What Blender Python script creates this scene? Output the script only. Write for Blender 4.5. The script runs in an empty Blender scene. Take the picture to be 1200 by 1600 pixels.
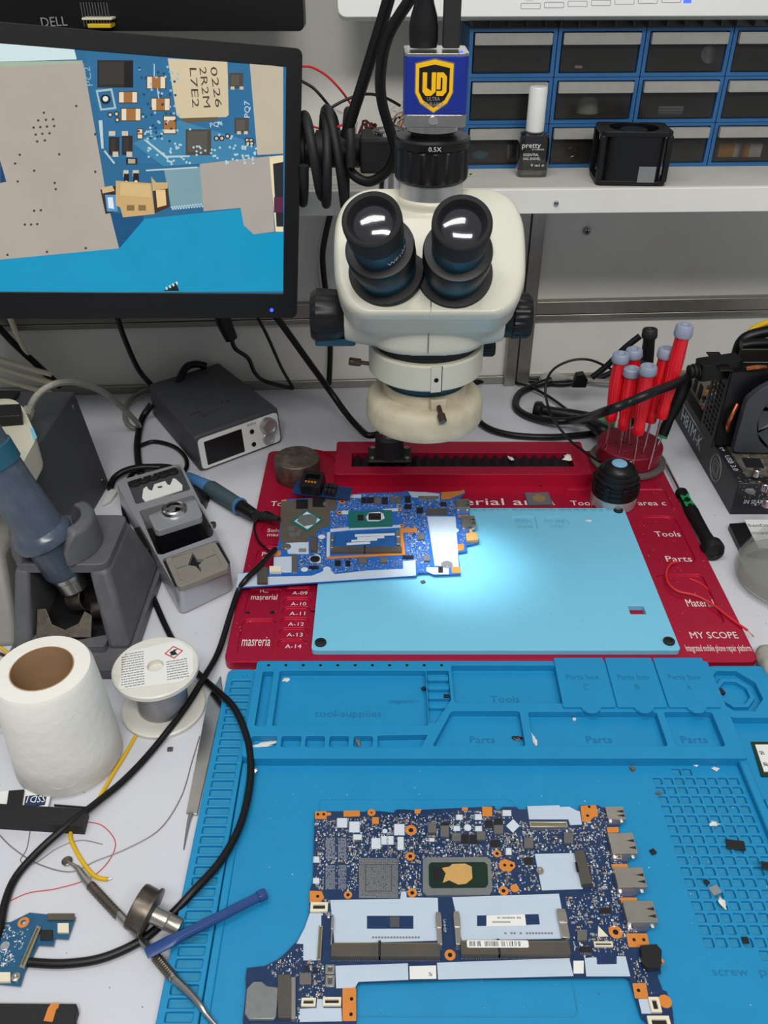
import bpy, bmesh, math, random
from mathutils import Vector, Matrix
from mathutils.geometry import delaunay_2d_cdt
sc = bpy.context.scene
COL = sc.collection
# ---------------- camera: 0.556 m above the bench, looking 35 degrees down along +Y
CAM_H, FOC, PITCH = .556, 1333., math.radians(35)
cam = bpy.data.objects.new('camera', bpy.data.cameras.new('camera')); COL.objects.link(cam)
cam.location = (0, 0, CAM_H); cam.rotation_euler = (math.radians(90)-PITCH, 0, 0)
cam.data.sensor_fit = 'VERTICAL'; cam.data.sensor_height = 32; cam.data.lens = FOC/1600*32
cam.data.clip_start = .01; cam.data.clip_end = 20
sc.camera = cam
# ---------------- colour management, world and lights
sc.view_settings.view_transform = 'Standard'; sc.view_settings.look = 'None'
sc.view_settings.gamma = 1; sc.view_settings.use_curve_mapping = False
sc.view_settings.exposure = 0.0
world = bpy.data.worlds.new('room_light'); sc.world = world; world.use_nodes = True
world.node_tree.nodes['Background'].inputs[0].default_value = (.93, .96, 1, 1)
world.node_tree.nodes['Background'].inputs[1].default_value = .30
def area(name, loc, rot, sx, sy, power, col=(1,1,1)):
    l = bpy.data.lights.new(name, 'AREA'); l.shape = 'RECTANGLE'; l.size = sx; l.size_y = sy; l.energy = power; l.color = col
    o = bpy.data.objects.new(name, l); COL.objects.link(o); o.location = loc; o.rotation_euler = rot; return o
area('ceiling_tube_light', (-.35, .25, 1.9), (math.radians(-4), math.radians(-10), 0), 1.3, .3, 11, (1,.985,.96))
area('ceiling_tube_light', (.25, -.75, 1.75), (math.radians(48), 0, math.radians(-6)), 1.5, .35, 30, (1,.97,.93))
# ---------------- helpers
R = math.radians
def lin(c): return c/12.92 if c <= .04045 else ((c+.055)/1.055)**2.4
def hexc(h): return tuple(lin(int(h[i:i+2], 16)/255) for i in (0, 2, 4))+(1,)
MATS = {}
def mat(name, h, rough=.5, metal=0, dirt=0, dscale=30, dcol=None, bump=0, bscale=400, emit=0, trans=0, alpha=1, coat=0, spec=.5, ior=1.45, stretch=None, aniso=0):
    m = bpy.data.materials.new(name); m.use_nodes = True; nt = m.node_tree; N = nt.nodes; b = N['Principled BSDF']
    c = hexc(h); b.inputs['Base Color'].default_value = c; b.inputs['Roughness'].default_value = rough
    b.inputs['Metallic'].default_value = metal; b.inputs['Specular IOR Level'].default_value = spec; b.inputs['IOR'].default_value = ior
    if trans: b.inputs['Transmission Weight'].default_value = trans
    if coat: b.inputs['Coat Weight'].default_value = coat; b.inputs['Coat Roughness'].default_value = .15
    if alpha < 1: b.inputs['Alpha'].default_value = alpha
    if emit: b.inputs['Emission Color'].default_value = c; b.inputs['Emission Strength'].default_value = emit
    tc = None
    if dirt or bump:
        tc = N.new('ShaderNodeTexCoord'); src = tc.outputs['Object']
        if stretch:
            mp = N.new('ShaderNodeMapping'); mp.inputs['Scale'].default_value = stretch; nt.links.new(src, mp.inputs[0]); src = mp.outputs[0]
    if dirt:
        n = N.new('ShaderNodeTexNoise'); n.inputs['Scale'].default_value = dscale; n.inputs['Detail'].default_value = 6; n.inputs['Roughness'].default_value = .65
        nt.links.new(src, n.inputs['Vector'])
        r = N.new('ShaderNodeValToRGB'); r.color_ramp.elements[0].position = .42; r.color_ramp.elements[1].position = .72
        dc = hexc(dcol) if dcol else tuple(x*.55 for x in c[:3])+(1,)
        r.color_ramp.elements[0].color = c; r.color_ramp.elements[1].color = tuple(c[i]*(1-dirt)+dc[i]*dirt for i in range(3))+(1,)
        nt.links.new(n.outputs['Fac'], r.inputs[0]); nt.links.new(r.outputs[0], b.inputs['Base Color'])
        if emit: nt.links.new(r.outputs[0], b.inputs['Emission Color'])
    if bump:
        n2 = N.new('ShaderNodeTexNoise'); n2.inputs['Scale'].default_value = bscale; n2.inputs['Detail'].default_value = 3
        nt.links.new(src, n2.inputs['Vector']); bp = N.new('ShaderNodeBump'); bp.inputs['Strength'].default_value = bump; bp.inputs['Distance'].default_value = .001
        nt.links.new(n2.outputs['Fac'], bp.inputs['Height']); nt.links.new(bp.outputs[0], b.inputs['Normal'])
    MATS[name] = m; return m
def ray(px, py):
    u = (px-600)/FOC; v = (800-py)/FOC
    return Vector((u, math.cos(PITCH)+v*math.sin(PITCH), -math.sin(PITCH)+v*math.cos(PITCH)))
def P(px, py, z=0):                     # measured photo point on the level plane z
    d = ray(px, py); t = (z-CAM_H)/d.z; return Vector((d.x*t, d.y*t, z))
def PY(px, py, y):                      # measured photo point on the upright plane y
    d = ray(px, py); t = y/d.y; return Vector((d.x*t, y, CAM_H+d.z*t))
def rr(x0, y0, x1, y1, r=.002, n=4):    # rounded rectangle outline
    if x0 > x1: x0, x1 = x1, x0
    if y0 > y1: y0, y1 = y1, y0
    r = min(r, (x1-x0)/2.01, (y1-y0)/2.01)
    if r <= 0: return [(x0,y0),(x1,y0),(x1,y1),(x0,y1)]
    o = []
    for cx, cy, a in ((x1-r,y0+r,-90),(x1-r,y1-r,0),(x0+r,y1-r,90),(x0+r,y0+r,180)):
        for k in range(n+1):
            t = R(a+90*k/n); o.append((cx+r*math.cos(t), cy+r*math.sin(t)))
    return o
def circ(cx, cy, r, n=20, ry=None):
    return [(cx+r*math.cos(2*math.pi*k/n), cy+(ry or r)*math.sin(2*math.pi*k/n)) for k in range(n)]
def rnd(poly, r, n=4):                  # round the corners of a polygon
    o = []; L = len(poly)
    for i in range(L):
        p0, p, p1 = Vector(poly[i-1][:2]), Vector(poly[i][:2]), Vector(poly[(i+1)%L][:2])
        a, b = (p0-p), (p1-p); rr_ = min(r, a.length*.45, b.length*.45); a = p+a.normalized()*rr_; b = p+b.normalized()*rr_
        for k in range(n+1):
            t = k/n; q = a*(1-t)**2+p*2*t*(1-t)+b*t*t; o.append((q.x, q.y))
    return o
def smooth(pts, n=8, closed=False):     # Catmull-Rom through the points
    pts = [Vector(p) for p in pts]
    if len(pts) < 3: return pts
    o = []; L = len(pts); rng = range(L if closed else L-1)
    for i in rng:
        if closed: a, b, c, d = pts[i-1], pts[i], pts[(i+1)%L], pts[(i+2)%L]
        else: a, b, c, d = pts[max(i-1,0)], pts[i], pts[i+1], pts[min(i+2,L-1)]
        for k in range(n):
            t = k/n; o.append(.5*((2*b)+(c-a)*t+(2*a-5*b+4*c-d)*t*t+(3*b-a-3*c+d)*t*t*t))
    if not closed: o.append(pts[-1])
    return o
TXT = {}
def txt(s):
    if s not in TXT:
        cu = bpy.data.curves.new('t', 'FONT'); cu.body = s; cu.size = 1; cu.resolution_u = 2
        o = bpy.data.objects.new('t', cu); me = o.to_mesh()
        vs = [v.co.copy() for v in me.vertices]; fs = [tuple(p.vertices) for p in me.polygons]
        x0 = min(v.x for v in vs) if vs else 0; x1 = max(v.x for v in vs) if vs else 1
        TXT[s] = ([((v.x-x0)/(x1-x0), v.y/.7) for v in vs], fs); o.to_mesh_clear(); bpy.data.objects.remove(o)
    return TXT[s]
def frame(o, x, z=None):                # matrix with origin o, x axis x, z axis near z
    x = Vector(x).normalized(); z = Vector(z or (0,0,1)); y = z.cross(x).normalized(); z = x.cross(y)
    m = Matrix((x, y, z)).transposed().to_4x4(); m.translation = Vector(o); return m
def fz(o, deg=0): return Matrix.Translation(Vector(o)) @ Matrix.Rotation(R(deg), 4, 'Z')
class MB:
    def __init__(s, M=None): s.v = []; s.f = []; s.mi = []; s.mats = []; s.M = M or Matrix()
    def m(s, name):
        if name not in s.mats: s.mats.append(name)
        return s.mats.index(name)
    def add(s, vs, fs, mt):
        k = len(s.v); s.v += [s.M @ Vector(v) for v in vs]; s.f += [tuple(i+k for i in f) for f in fs]; s.mi += [s.m(mt)]*len(fs); return s
    def box(s, x0, y0, z0, x1, y1, z1, mt):
        return s.add([(x0,y0,z0),(x1,y0,z0),(x1,y1,z0),(x0,y1,z0),(x0,y0,z1),(x1,y0,z1),(x1,y1,z1),(x0,y1,z1)],
            [(3,2,1,0),(4,5,6,7),(0,1,5,4),(1,2,6,5),(2,3,7,6),(3,0,4,7)], mt)
    def slab(s, out, z0, z1, mt, holes=(), floor=None):   # holes: (outline, depth or None for through[, floor material])
        loops = [[Vector((p[0], p[1], 0)) for p in out]]+[[Vector((p[0], p[1], 0)) for p in h[0]] for h in holes]
        v2 = []; ed = []
        for l in loops:
            k = len(v2); v2 += [Vector((p.x*100, p.y*100)) for p in l]; ed += [(k+i, k+(i+1)%len(l)) for i in range(len(l))]
        ov, _, of, *_r = delaunay_2d_cdt(v2, ed, [], 1, 1e-5)
        def inside(l, x, y):
            c = False
            for i in range(len(l)):
                a, b_ = l[i-1], l[i]
                if (a.y > y) != (b_.y > y) and x < (b_.x-a.x)*(y-a.y)/(b_.y-a.y)+a.x: c = not c
            return c
        bb = [(min(p.x for p in l), max(p.x for p in l), min(p.y for p in l), max(p.y for p in l)) for l in loops]
        vs = [(p.x/100, p.y/100, z1) for p in ov]; F = []
        for t in of:
            x = sum(vs[i][0] for i in t)/3; y = sum(vs[i][1] for i in t)/3
            if not inside(loops[0], x, y): continue
            if any(q[0] <= x <= q[1] and q[2] <= y <= q[3] and inside(l, x, y) for q, l in zip(bb[1:], loops[1:])): continue
            F.append(tuple(t))
        s.add(vs, F, mt); k = 0
        def ar(l): return sum(l[i-1].x*l[i].y-l[i].x*l[i-1].y for i in range(len(l)))
        for li, l in enumerate(loops):
            L = len(l); zb = z0; fm = None
            if li and holes[li-1][1] is not None: zb = z1-holes[li-1][1]; fm = holes[li-1][2] if len(holes[li-1]) > 2 else (floor or mt)
            w = [(p.x,p.y,z1) for p in l]+[(p.x,p.y,zb) for p in l]; sgn = ar(l) > 0
            if li: sgn = not sgn
            q = [(i,i+L,(i+1)%L+L,(i+1)%L) if sgn else ((i+1)%L,(i+1)%L+L,i+L,i) for i in range(L)]
            s.add(w, q, mt)
            if li and fm:
                idx = list(range(L)); idx = idx if ar(l) > 0 else idx[::-1]
                s.add([(p.x,p.y,zb) for p in l], [tuple(idx)], fm)
        if not any(h[1] is None for h in holes):
            l = loops[0]; idx = list(range(len(l))); idx = idx[::-1] if ar(l) > 0 else idx
            s.add([(p.x,p.y,z0) for p in l], [tuple(idx)], mt)
        else:
            s.add([(p[0],p[1],z0) for p in vs], [tuple(reversed(f)) for f in F], mt)
        return s
    def loft(s, rings, mt, caps=True, closed=False):
        n = len(rings[0]); vs = [p for r in rings for p in r]; fs = []
        for j in range(len(rings)-1):
            for i in range(n): fs.append((j*n+i, j*n+(i+1)%n, (j+1)*n+(i+1)%n, (j+1)*n+i))
        if closed:
            j = len(rings)-1
            for i in range(n): fs.append((j*n+i, j*n+(i+1)%n, (i+1)%n, i))
        elif caps: fs.append(tuple(range(n-1,-1,-1))); fs.append(tuple((len(rings)-1)*n+i for i in range(n)))
        return s.add(vs, fs, mt)
    def tube(s, pts, r, mt, seg=10, n=8, closed=False, sm=True):
        pts = smooth(pts, n, closed) if sm else [Vector(p) for p in pts]; L = len(pts); rings = []
        up = Vector((0,0,1)); prev = None
        for i, p in enumerate(pts):
            a = pts[i-1] if (i or closed) else p; b = pts[(i+1)%L] if (i < L-1 or closed) else p
            t = (b-a).normalized()
            if prev is None:
                x = t.cross(up); x = t.cross(Vector((0,1,0))) if x.length < .05 else x; x.normalize()
            else: x = (prev-t*prev.dot(t)).normalized()
            prev = x; y = t.cross(x); rad = r(i/(L-1)) if callable(r) else r
            rings.append([p+(x*math.cos(2*math.pi*k/seg)+y*math.sin(2*math.pi*k/seg))*rad for k in range(seg)])
        return s.loft(rings, mt, True, closed)
    def lathe(s, prof, mt, M=None, seg=40, rib=None, caps=True):   # prof [(r, z)] about local z; rib=(count, depth, from index, to index)
        rings = []; T = M or Matrix()
        for j, (r, z) in enumerate(prof):
            row = []
            for k in range(seg):
                a = 2*math.pi*k/seg; q = r
                if rib and rib[2] <= j <= rib[3]: q = r-(rib[1] if (k*rib[0]*2//seg) % 2 else 0)
                row.append(T @ Vector((q*math.cos(a), q*math.sin(a), z)))
            rings.append(row)
        return s.loft(rings, mt, caps)
    def text(s, t, o, xdir, up, width, height, mt, depth=.0001):
        vs, fs = txt(t); x = Vector(xdir).normalized(); u = Vector(up).normalized(); n = x.cross(u); o = Vector(o)
        a = [o+x*p[0]*width+u*p[1]*height+n*depth for p in vs]
        return s.add(a, fs, mt)
    def build(s, name, parent=None, bev=0, seg=2, recalc=True, ang=35, org=None):
        me = bpy.data.meshes.new(name)
        if parent is not None:
            o_ = Vector(parent.get('_o', (0,0,0)))
        elif org is not None: o_ = Vector(org)
        else:
            xs = [v.x for v in s.v]; ys = [v.y for v in s.v]; zs = [v.z for v in s.v]
            o_ = Vector(((min(xs)+max(xs))/2, (min(ys)+max(ys))/2, min(zs)))
        me.from_pydata([v-o_ for v in s.v], [], s.f); me.update()
        for n in s.mats: me.materials.append(MATS[n])
        for p, k in zip(me.polygons, s.mi): p.material_index = k
        if recalc:
            bm = bmesh.new(); bm.from_mesh(me); bmesh.ops.remove_doubles(bm, verts=bm.verts, dist=1e-6)
            bmesh.ops.recalc_face_normals(bm, faces=bm.faces); bm.to_mesh(me); bm.free()
        me.shade_smooth(); me.set_sharp_from_angle(angle=R(ang))
        ob = bpy.data.objects.new(name, me); COL.objects.link(ob)
        if parent is not None: ob.parent = parent; ob['_o'] = tuple(o_)
        else: ob.location = o_; ob['_o'] = tuple(o_)
        if bev:
            b = ob.modifiers.new('b', 'BEVEL'); b.width = bev; b.segments = seg; b.limit_method = 'ANGLE'; b.angle_limit = R(40); b.harden_normals = False
        return ob
class Words:                            # every word or line of writing is a part of its own
    def __init__(s, name='lettering', M=None): s.n = name; s.q = []; s.M = M
    def text(s, *a): s.q.append(a); return s
    def build(s, name=None, parent=None, **k):
        for a in s.q:
            b = MB(s.M); b.text(*a); b.build(s.n, parent, recalc=False)
def tag(o, label, cat, group=None, kind=None):
    o['label'] = label; o['category'] = cat
    if group: o['group'] = group
    if kind: o['kind'] = kind
    return o
def thing(name, label, cat, loc=(0,0,0), group=None):
    o = bpy.data.objects.new(name, None); COL.objects.link(o); o.location = loc; o['_o'] = tuple(loc); o.empty_display_size = .01
    return tag(o, label, cat, group)
def struct(o, **k): o['kind'] = 'structure'; return o
def copy_tree(o, parent=None):
    c = o.copy(); COL.objects.link(c); c.parent = parent
    for ch in list(o.children): copy_tree(ch, c)
    return c
rng = random.Random(7)
# ---------------- shared materials
mat('white_panel', 'dcdbd4', .45, dirt=.25, dscale=6, dcol='b5ae9c', bump=.05)
mat('desk_white', 'c9cbd2', .32, dirt=.14, dscale=9, dcol='b2b2b4', bump=.04, bscale=300)
mat('aluminium', 'a3a198', .38, .85, dirt=.3, dscale=60, stretch=(1,1,1))
mat('steel', 'b8b6b2', .25, 1, dirt=.3, dscale=80)
mat('bright_steel', 'd8d8d8', .2, 1)
mat('satin_steel', 'c4c4c4', .42, .9)
mat('dark_steel', '6d655c', .38, .9, dirt=.5, dscale=150, dcol='35302a')
mat('black_plastic', '0e0f11', .4, spec=.4, bump=.05)
mat('soft_black', '17181a', .6, bump=.08)
mat('cable_black', '0c0c0e', .4, spec=.4)
mat('rubber', '131416', .7)
mat('cream', 'c6c5b6', .36, dirt=.3, dscale=14, dcol='b9b093', bump=.03, coat=.2)
mat('cream_dirty', 'c6bca4', .55, dirt=.5, dscale=40, dcol='9f9278', bump=.15)
mat('mat_blue', '1486b8', .48, dirt=.22, dscale=35, dcol='0d73a2', bump=.12, bscale=900)
mat('mat_ink', '0f6c98', .6)  # darker blue painted in for the shading of the moulded letters
mat('mat_blue_worn', '2387b0', .6, dirt=.4, dscale=90, dcol='2a6f8c')
mat('pad_blue', '74bfdc', .42, dirt=.12, dscale=18, dcol='62aecb', bump=.05)
mat('pad_ink', '5fa4c0', .5)
mat('red_alu', 'b0163a', .34, .4, dirt=.2, dscale=50, dcol='8c1030', bump=.08, bscale=1500)
mat('white_ink', 'd8d4d0', .6)
mat('grey_ink', '8a8a8c', .6)
mat('hole_black', '08080a', .8)
# ================= STRUCTURE: wall, rails, bench top
WYAW = R(3.3)
def wy(x): return 1.113+x*math.tan(WYAW)
WM = fz((0, 1.113, 0), 3.3)      # wall frame: local x along the wall, local y into it
b = MB(WM); b.box(-1.2, 0, -.75, 1.0, .03, 1.2, 'white_panel'); struct(b.build('wall_back'))
mat('floor_grey', '77756f', .5, dirt=.3, dscale=3)
b = MB(); b.box(-1.4, -1.6, -.77, 1.4, 1.2, -.75, 'floor_grey'); struct(b.build('floor'))
b = MB(WM); b.box(-1.2, -.006, 0, .9, 0, .012, 'aluminium'); struct(b.build('baseboard_back', bev=.001))
b = MB(WM); xa = .172
b.box(xa, -.014, .0, xa+.016, 0, .6, 'aluminium'); b.box(xa+.018, -.012, .0, xa+.036, 0, .6, 'aluminium'); b.box(xa+.014, -.006, 0, xa+.02, 0, .6, 'dark_steel')
struct(b.build('trim_1', bev=.001))
zr = PY(1000, 478, wy(.3)).z
b = MB(WM); b.box(xa+.036, -.012, zr-.006, .9, 0, zr+.012, 'aluminium'); b.box(xa+.036, -.009, zr-.016, .9, 0, zr-.008, 'aluminium'); b.box(xa+.036, -.004, zr-.009, .9, 0, zr-.005, 'dark_steel')
struct(b.build('trim_2', bev=.001))
b = MB(WM); b.box(-1.2, -.012, zr-.004, xa, 0, zr+.016, 'aluminium'); b.box(-1.2, -.009, zr-.014, xa, 0, zr-.006, 'aluminium')
struct(b.build('trim_3', bev=.001))
# wall screw
q = PY(917, 361, wy(.26)-.002)
b = MB(frame(q, (1,0,0), (0,-1,0))); b.lathe([(.0001,.003),(.003,.0028),(.0052,.001),(.0055,0)][::-1], 'steel', seg=20); b.box(-.0035,-.0006,.0026,.0035,.0006,.0031,'hole_black'); b.box(-.0006,-.0035,.0026,.0006,.0035,.0031,'hole_black')
tag(b.build('wall_screw'), 'crosshead screw in the white wall panel right of the aluminium post', 'screw')
# bench top
b = MB(); b.slab([(-1.1,-.1),(1.0,-.1),(1.0,1.18),(-1.1,1.06)], -.03, 0, 'desk_white')
tag(b.build('workbench_top', bev=.001), 'white laminate bench top scattered with tools', 'workbench')
# ================= WALL SHELF
SZ = .317; sy = .935
SM = fz((0, sy, 0), 2.0)
sh = thing('wall_shelf', 'white wall shelf carrying the parts drawers and nail polish', 'shelf', (0, sy, .29))
b = MB(SM); b.box(-1.0, .004, SZ-.02, .8, .185, SZ-.001, 'white_panel'); b.box(-1.0,.03,SZ-.001,.8,.185,SZ,'shelf_grey') if 'shelf_grey' in MATS else None; b.build('board', sh)
mat('shelf_grey', 'b9b8b0', .5, dirt=.3, dscale=20)
b = MB(SM); b.box(-1.0, -.004, SZ-.025, .8, .004, SZ+.0005, 'white_panel'); b.build('front_rail', sh, bev=.0008)
b = MB(SM); b.box(-1.0, .004, SZ-.001, .8, .022, SZ+.0002, 'shelf_grey'); b.box(-1.0, .0235, SZ-.001, .8, .185, SZ+.0003, 'shelf_grey'); b.build('edge_profile', sh)
q = PY(869, 317, wy(0)*0+SM.translation.y+.2*math.tan(R(2))-.005)
b = MB(frame(q, (1,0,0), (0,-1,0))); b.lathe([(.0026,0),(.0026,.002),(.0001,.003)], 'steel', seg=14); b.box(-.0018,-.0004,.0025,.0018,.0004,.0031,'hole_black'); b.build('screw', sh)
# ================= RED REPAIR PLATFORM
rp = thing('repair_platform', 'red anodised aluminium phone repair platform with engraved parts wells', 'repair platform', (.1,.73,0))
RZ = .01
holes = []
def w(x0,y0,x1,y1,r=.004,d=.0022): holes.append((rr(x0,y0,x1,y1,r), d)); return (x0,y0,x1,y1)
def wp(x,y): q = P(x,y,RZ); return (q.x,q.y)
X = lambda px,py: P(px,py,RZ).x
Y = lambda py: P(600,py,RZ).y
z2 = lambda x,y: (340+x/2.727, 660+y/2.727)
# A-09..A-14 pill wells
pills = []
for i, yy in enumerate((716, 762, 803, 848, 893, 942)):
    a = wp(*z2([288,282,274,266,260,252][i], yy)); c = wp(*z2([405,400,394,390,385,380][i], yy))
    hy = .0058; pills.append((a[0], a[1], c[0])); holes.append((rr(-.0978, a[1]-hy, -.0703, a[1]+hy, hy, 6), .0022))
w(-.1335, wp(*z2(60,990))[1], wp(*z2(230,990))[0], wp(*z2(60,838))[1], .006)             # masreria
w(-.1335, wp(*z2(60,815))[1], wp(*z2(258,800))[0], wp(*z2(60,706))[1], .004)               # IC masrerial
w(-.133, wp(*z2(0,608))[1], -.078, wp(*z2(0,530))[1], .012)                                    # Parts f...
w(-.133, wp(*z2(0,500))[1], -.078, wp(*z2(0,410))[1], .02)                                   # Solder mast
holes.append((circ(-.092, .8835, .033, 28), .003))                                          # round well under the weight
z3 = lambda x,y: (740+x/2.609, 740+y/2.609)
w(.2775, wp(*z3(900,370))[1], .3225, wp(*z3(790,172))[1], .012)                              # Tools / Parts
w(.2745, wp(*z3(900,612))[1], .3215, wp(*z3(900,410))[1], .006)                              # Material
w(P(885,780,RZ).x, wp(0,794)[1], .3255, wp(0,764)[1], .006, .0015)                                               # tool area c

b = MB(); b.slab(rr(-.143,.5465,.3348,.912,.008,5), 0, RZ, 'red_alu', holes); b.build('base_plate', rp, bev=.0007)
# rail housing
hy0 = P(600,741,.026).y; hy1 = P(600,690,.026).y; hx0 = P(522,741,.026).x; hx1 = P(926,741,.026).x
sx0 = P(549,729,.026).x; sx1 = P(898,729,.026).x; sy0 = P(600,729,.026).y; sy1 = P(600,707,.026).y
b = MB(); b.slab(rr(hx0,hy0,hx1,hy1,.003), RZ, .026, 'red_alu', [(rr(sx0,sy0,sx1,sy1,.002), .014, 'hole_black')]); b.build('rail_housing', rp, bev=.0012)
b = MB(); n = 22
for i in range(n):
    x = sx0+.001+(sx1-sx0-.002)*i/n; dx = (sx1-sx0-.002)/n
    b.add([(x,sy0+.001,.017),(x+dx*.5,sy0+.001,.0235),(x+dx,sy0+.001,.017),(x,sy1-.001,.017),(x+dx*.5,sy1-.001,.0235),(x+dx,sy1-.001,.017)],[(0,1,4,3),(1,2,5,4),(0,2,1),(3,4,5),(0,3,5,2)],'soft_black')
b.build('rail_bellows', rp)
def ptext(b, s, x0, y, x1, h, mt, z=RZ, d=.0001): b.text(s, (x0,y,z), (1,0,0), (0,1,0), x1-x0, h, mt, d)
b = Words(); FZ = RZ-.0022
for i,(x0,yy,x1) in enumerate(pills): ptext(b, 'A-%02d'%(9+i), -.0905, yy-.004, -.0755, .0052, 'white_ink', FZ)
ptext(b,'masreria',*[wp(*z2(100,945))[k] for k in (0,1)],wp(*z2(222,945))[0],.013,'white_ink',FZ)
ptext(b,'masrerial',*wp(*z2(140,748)),wp(*z2(252,748))[0],.008,'white_ink',FZ)
ptext(b,'IC',*wp(*z2(180,718)),wp(*z2(215,718))[0],.006,'white_ink',FZ)
ptext(b,'Solder',*wp(*z2(210,460)),wp(*z2(300,460))[0],.006,'white_ink',FZ)
ptext(b,'mast',*wp(*z2(210,478)),wp(*z2(270,478))[0],.006,'white_ink',FZ)
ptext(b,'Parts',*wp(*z2(187,562)),wp(*z2(260,562))[0],.007,'white_ink',FZ)
ptext(b,'f',*wp(*z2(187,585)),wp(*z2(200,585))[0],.007,'white_ink',FZ)
ptext(b,'Tools',*wp(*z2(225,357)),wp(*z2(330,357))[0],.010,'white_ink')
ptext(b,'Material area',*wp(*z2(890,352)),wp(868,790)[0],.0135,'white_ink')
ptext(b,'Tool material area c',*wp(893,788),wp(1042,788)[0],.0095,'white_ink',RZ-.0015)
ptext(b,'Tools',*wp(*z3(745,250)),wp(*z3(848,250))[0],.0095,'white_ink',FZ)
ptext(b,'Parts',*wp(*z3(790,352)),wp(*z3(895,352))[0],.0095,'white_ink',FZ)
ptext(b,'Material',*wp(*z3(875,535)),wp(*z3(988,535))[0],.011,'white_ink',FZ)
ptext(b,'MY SCOPE',*wp(*z3(888,672)),wp(*z3(1082,672))[0],.0088,'white_ink')
ptext(b,'Integrated mobile phone repair platform',*wp(*z3(870,724)),wp(*z3(1138,728))[0],.0085,'white_ink')
b.build('engraved_lettering', rp, recalc=False)
b = MB()
for q in ((127,806),(232,803)): 
    c = wp(*z2(*q)); b.lathe([(.0022,0),(.0022,.0006)],'hole_black',fz((c[0],c[1],FZ)),seg=14)
c = wp(845,759+0); b.lathe([(.0018,0),(.0018,.0004)],'hole_black',fz((c[0],c[1],RZ-.0001)),seg=14)
b.build('screw_hole', rp)
# ================= LIGHT BLUE INSULATION PAD on the platform
ip = thing('insulation_pad', 'pale blue silicone work pad screwed onto the red platform', 'silicone pad', (.1,.66,.0101))
hl = [(rr(.1385,.7385,.1655,.7645,.004),.0012,'pad_blue'),(circ(.187,.7515,.0135,24),.0012,'pad_blue')]
c = [P(*z3(*q),.0155) for q in ((628,540),(692,540),(706,573),(638,573))]
hl.append((rr(c[0].x,c[3].y,c[1].x,c[0].y,.0008),None))
b = MB(); b.slab(rr(-.0653,.5555,.2665,.7795,.004,5), .0101, .0155, 'pad_blue', hl); b.build('sheet', ip, bev=.0006)
b = Words(); e_ = .0143+.0001
b.text('杨村C', (.1425,.7535,e_),(1,0,0),(0,1,0),.019,.006,'pad_ink',.0001); b.text('30X38', (.1435,.744,e_),(1,0,0),(0,1,0),.017,.0045,'pad_ink',.0001)
b.text('PPD 保温', (.1755,.7535,e_),(1,0,0),(0,1,0),.022,.005,'pad_ink',.0001); b.text('32X32', (.179,.744,e_),(1,0,0),(0,1,0),.015,.0045,'pad_ink',.0001)
b.text('手机维修平台 电路板隔热垫 精密焊接 安全使用', (.09,.7735,.0156),(1,0,0),(0,1,0),.17,.0038,'pad_ink',.0001)
b.build('embossed_lettering', ip, recalc=False)
for px,py in ((501,1005),(1045,1003),(966,798)):
    q = P(px,py,.0155); b = MB(fz((q.x,q.y,.0155))); b.lathe([(.0052,0),(.0052,.0018),(.004,.0026),(.0026,.0026),(.0022,.0012),(.0001,.001)],'rubber',seg=24); b.build('screw', ip)
# ================= BLUE SILICONE MAT
sm_ = thing('silicone_repair_mat', 'large blue silicone soldering mat with moulded trays and grid', 'repair mat', (.1,.35,0))
MZ, TZ = .004, .013
gp = .00852
gr = []
for j in range(17):
    yv = .4353-(j)*(.4353-.3056)/15.3
    for i in range(8):
        x0 = .2096+i*gp
        if j == 0: continue
        gr.append((x0, yv))
for i in (2,3): gr.append((.2096+i*gp, .4353+.0003))
for i in (4,5): gr.append((.2096+(i-.0)*gp, .4353-17*(.4353-.3056)/15.3))
gh = [(rr(x, y-.0066, x+.0066, y, .0009, 2), .0026, 'mat_blue_worn') for x, y in gr]
for x, y in [(.2096+i*gp,.4353) for i in ()]: pass
b = MB(); b.slab([(-.1068,.2),(.285,.2),(.285,.46),(-.1068,.46)], 0, MZ, 'mat_blue', gh); b.build('work_floor', sm_, bev=.0003)
# left border with the slotted strip
lh = [];
y = .5275
while y > .21:
    lh.append((rr(-.1332,y-.0063,-.1160,y,.0009,2), .003, 'mat_blue_worn')); y -= .0081
b = MB(); b.slab(rnd([(-.1382,.2),(-.1125,.2),(-.1125,.5405),(-.1382,.5405)],.006), 0, .007, 'mat_blue', lh); b.build('slotted_border', sm_, bev=.0005)
b = MB(); b.slab([(-.1120,.2),(-.1065,.2),(-.1065,.44),(-.1120,.44)], 0, .0058, 'mat_blue'); b.build('left_lip', sm_, bev=.001)
b = MB(); b.lathe([(.0022,0),(.002,.0009),(.0001,.0011)],'mat_blue',fz((-.1225,.5330,.007)),seg=16); b.build('stud', sm_)
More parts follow.
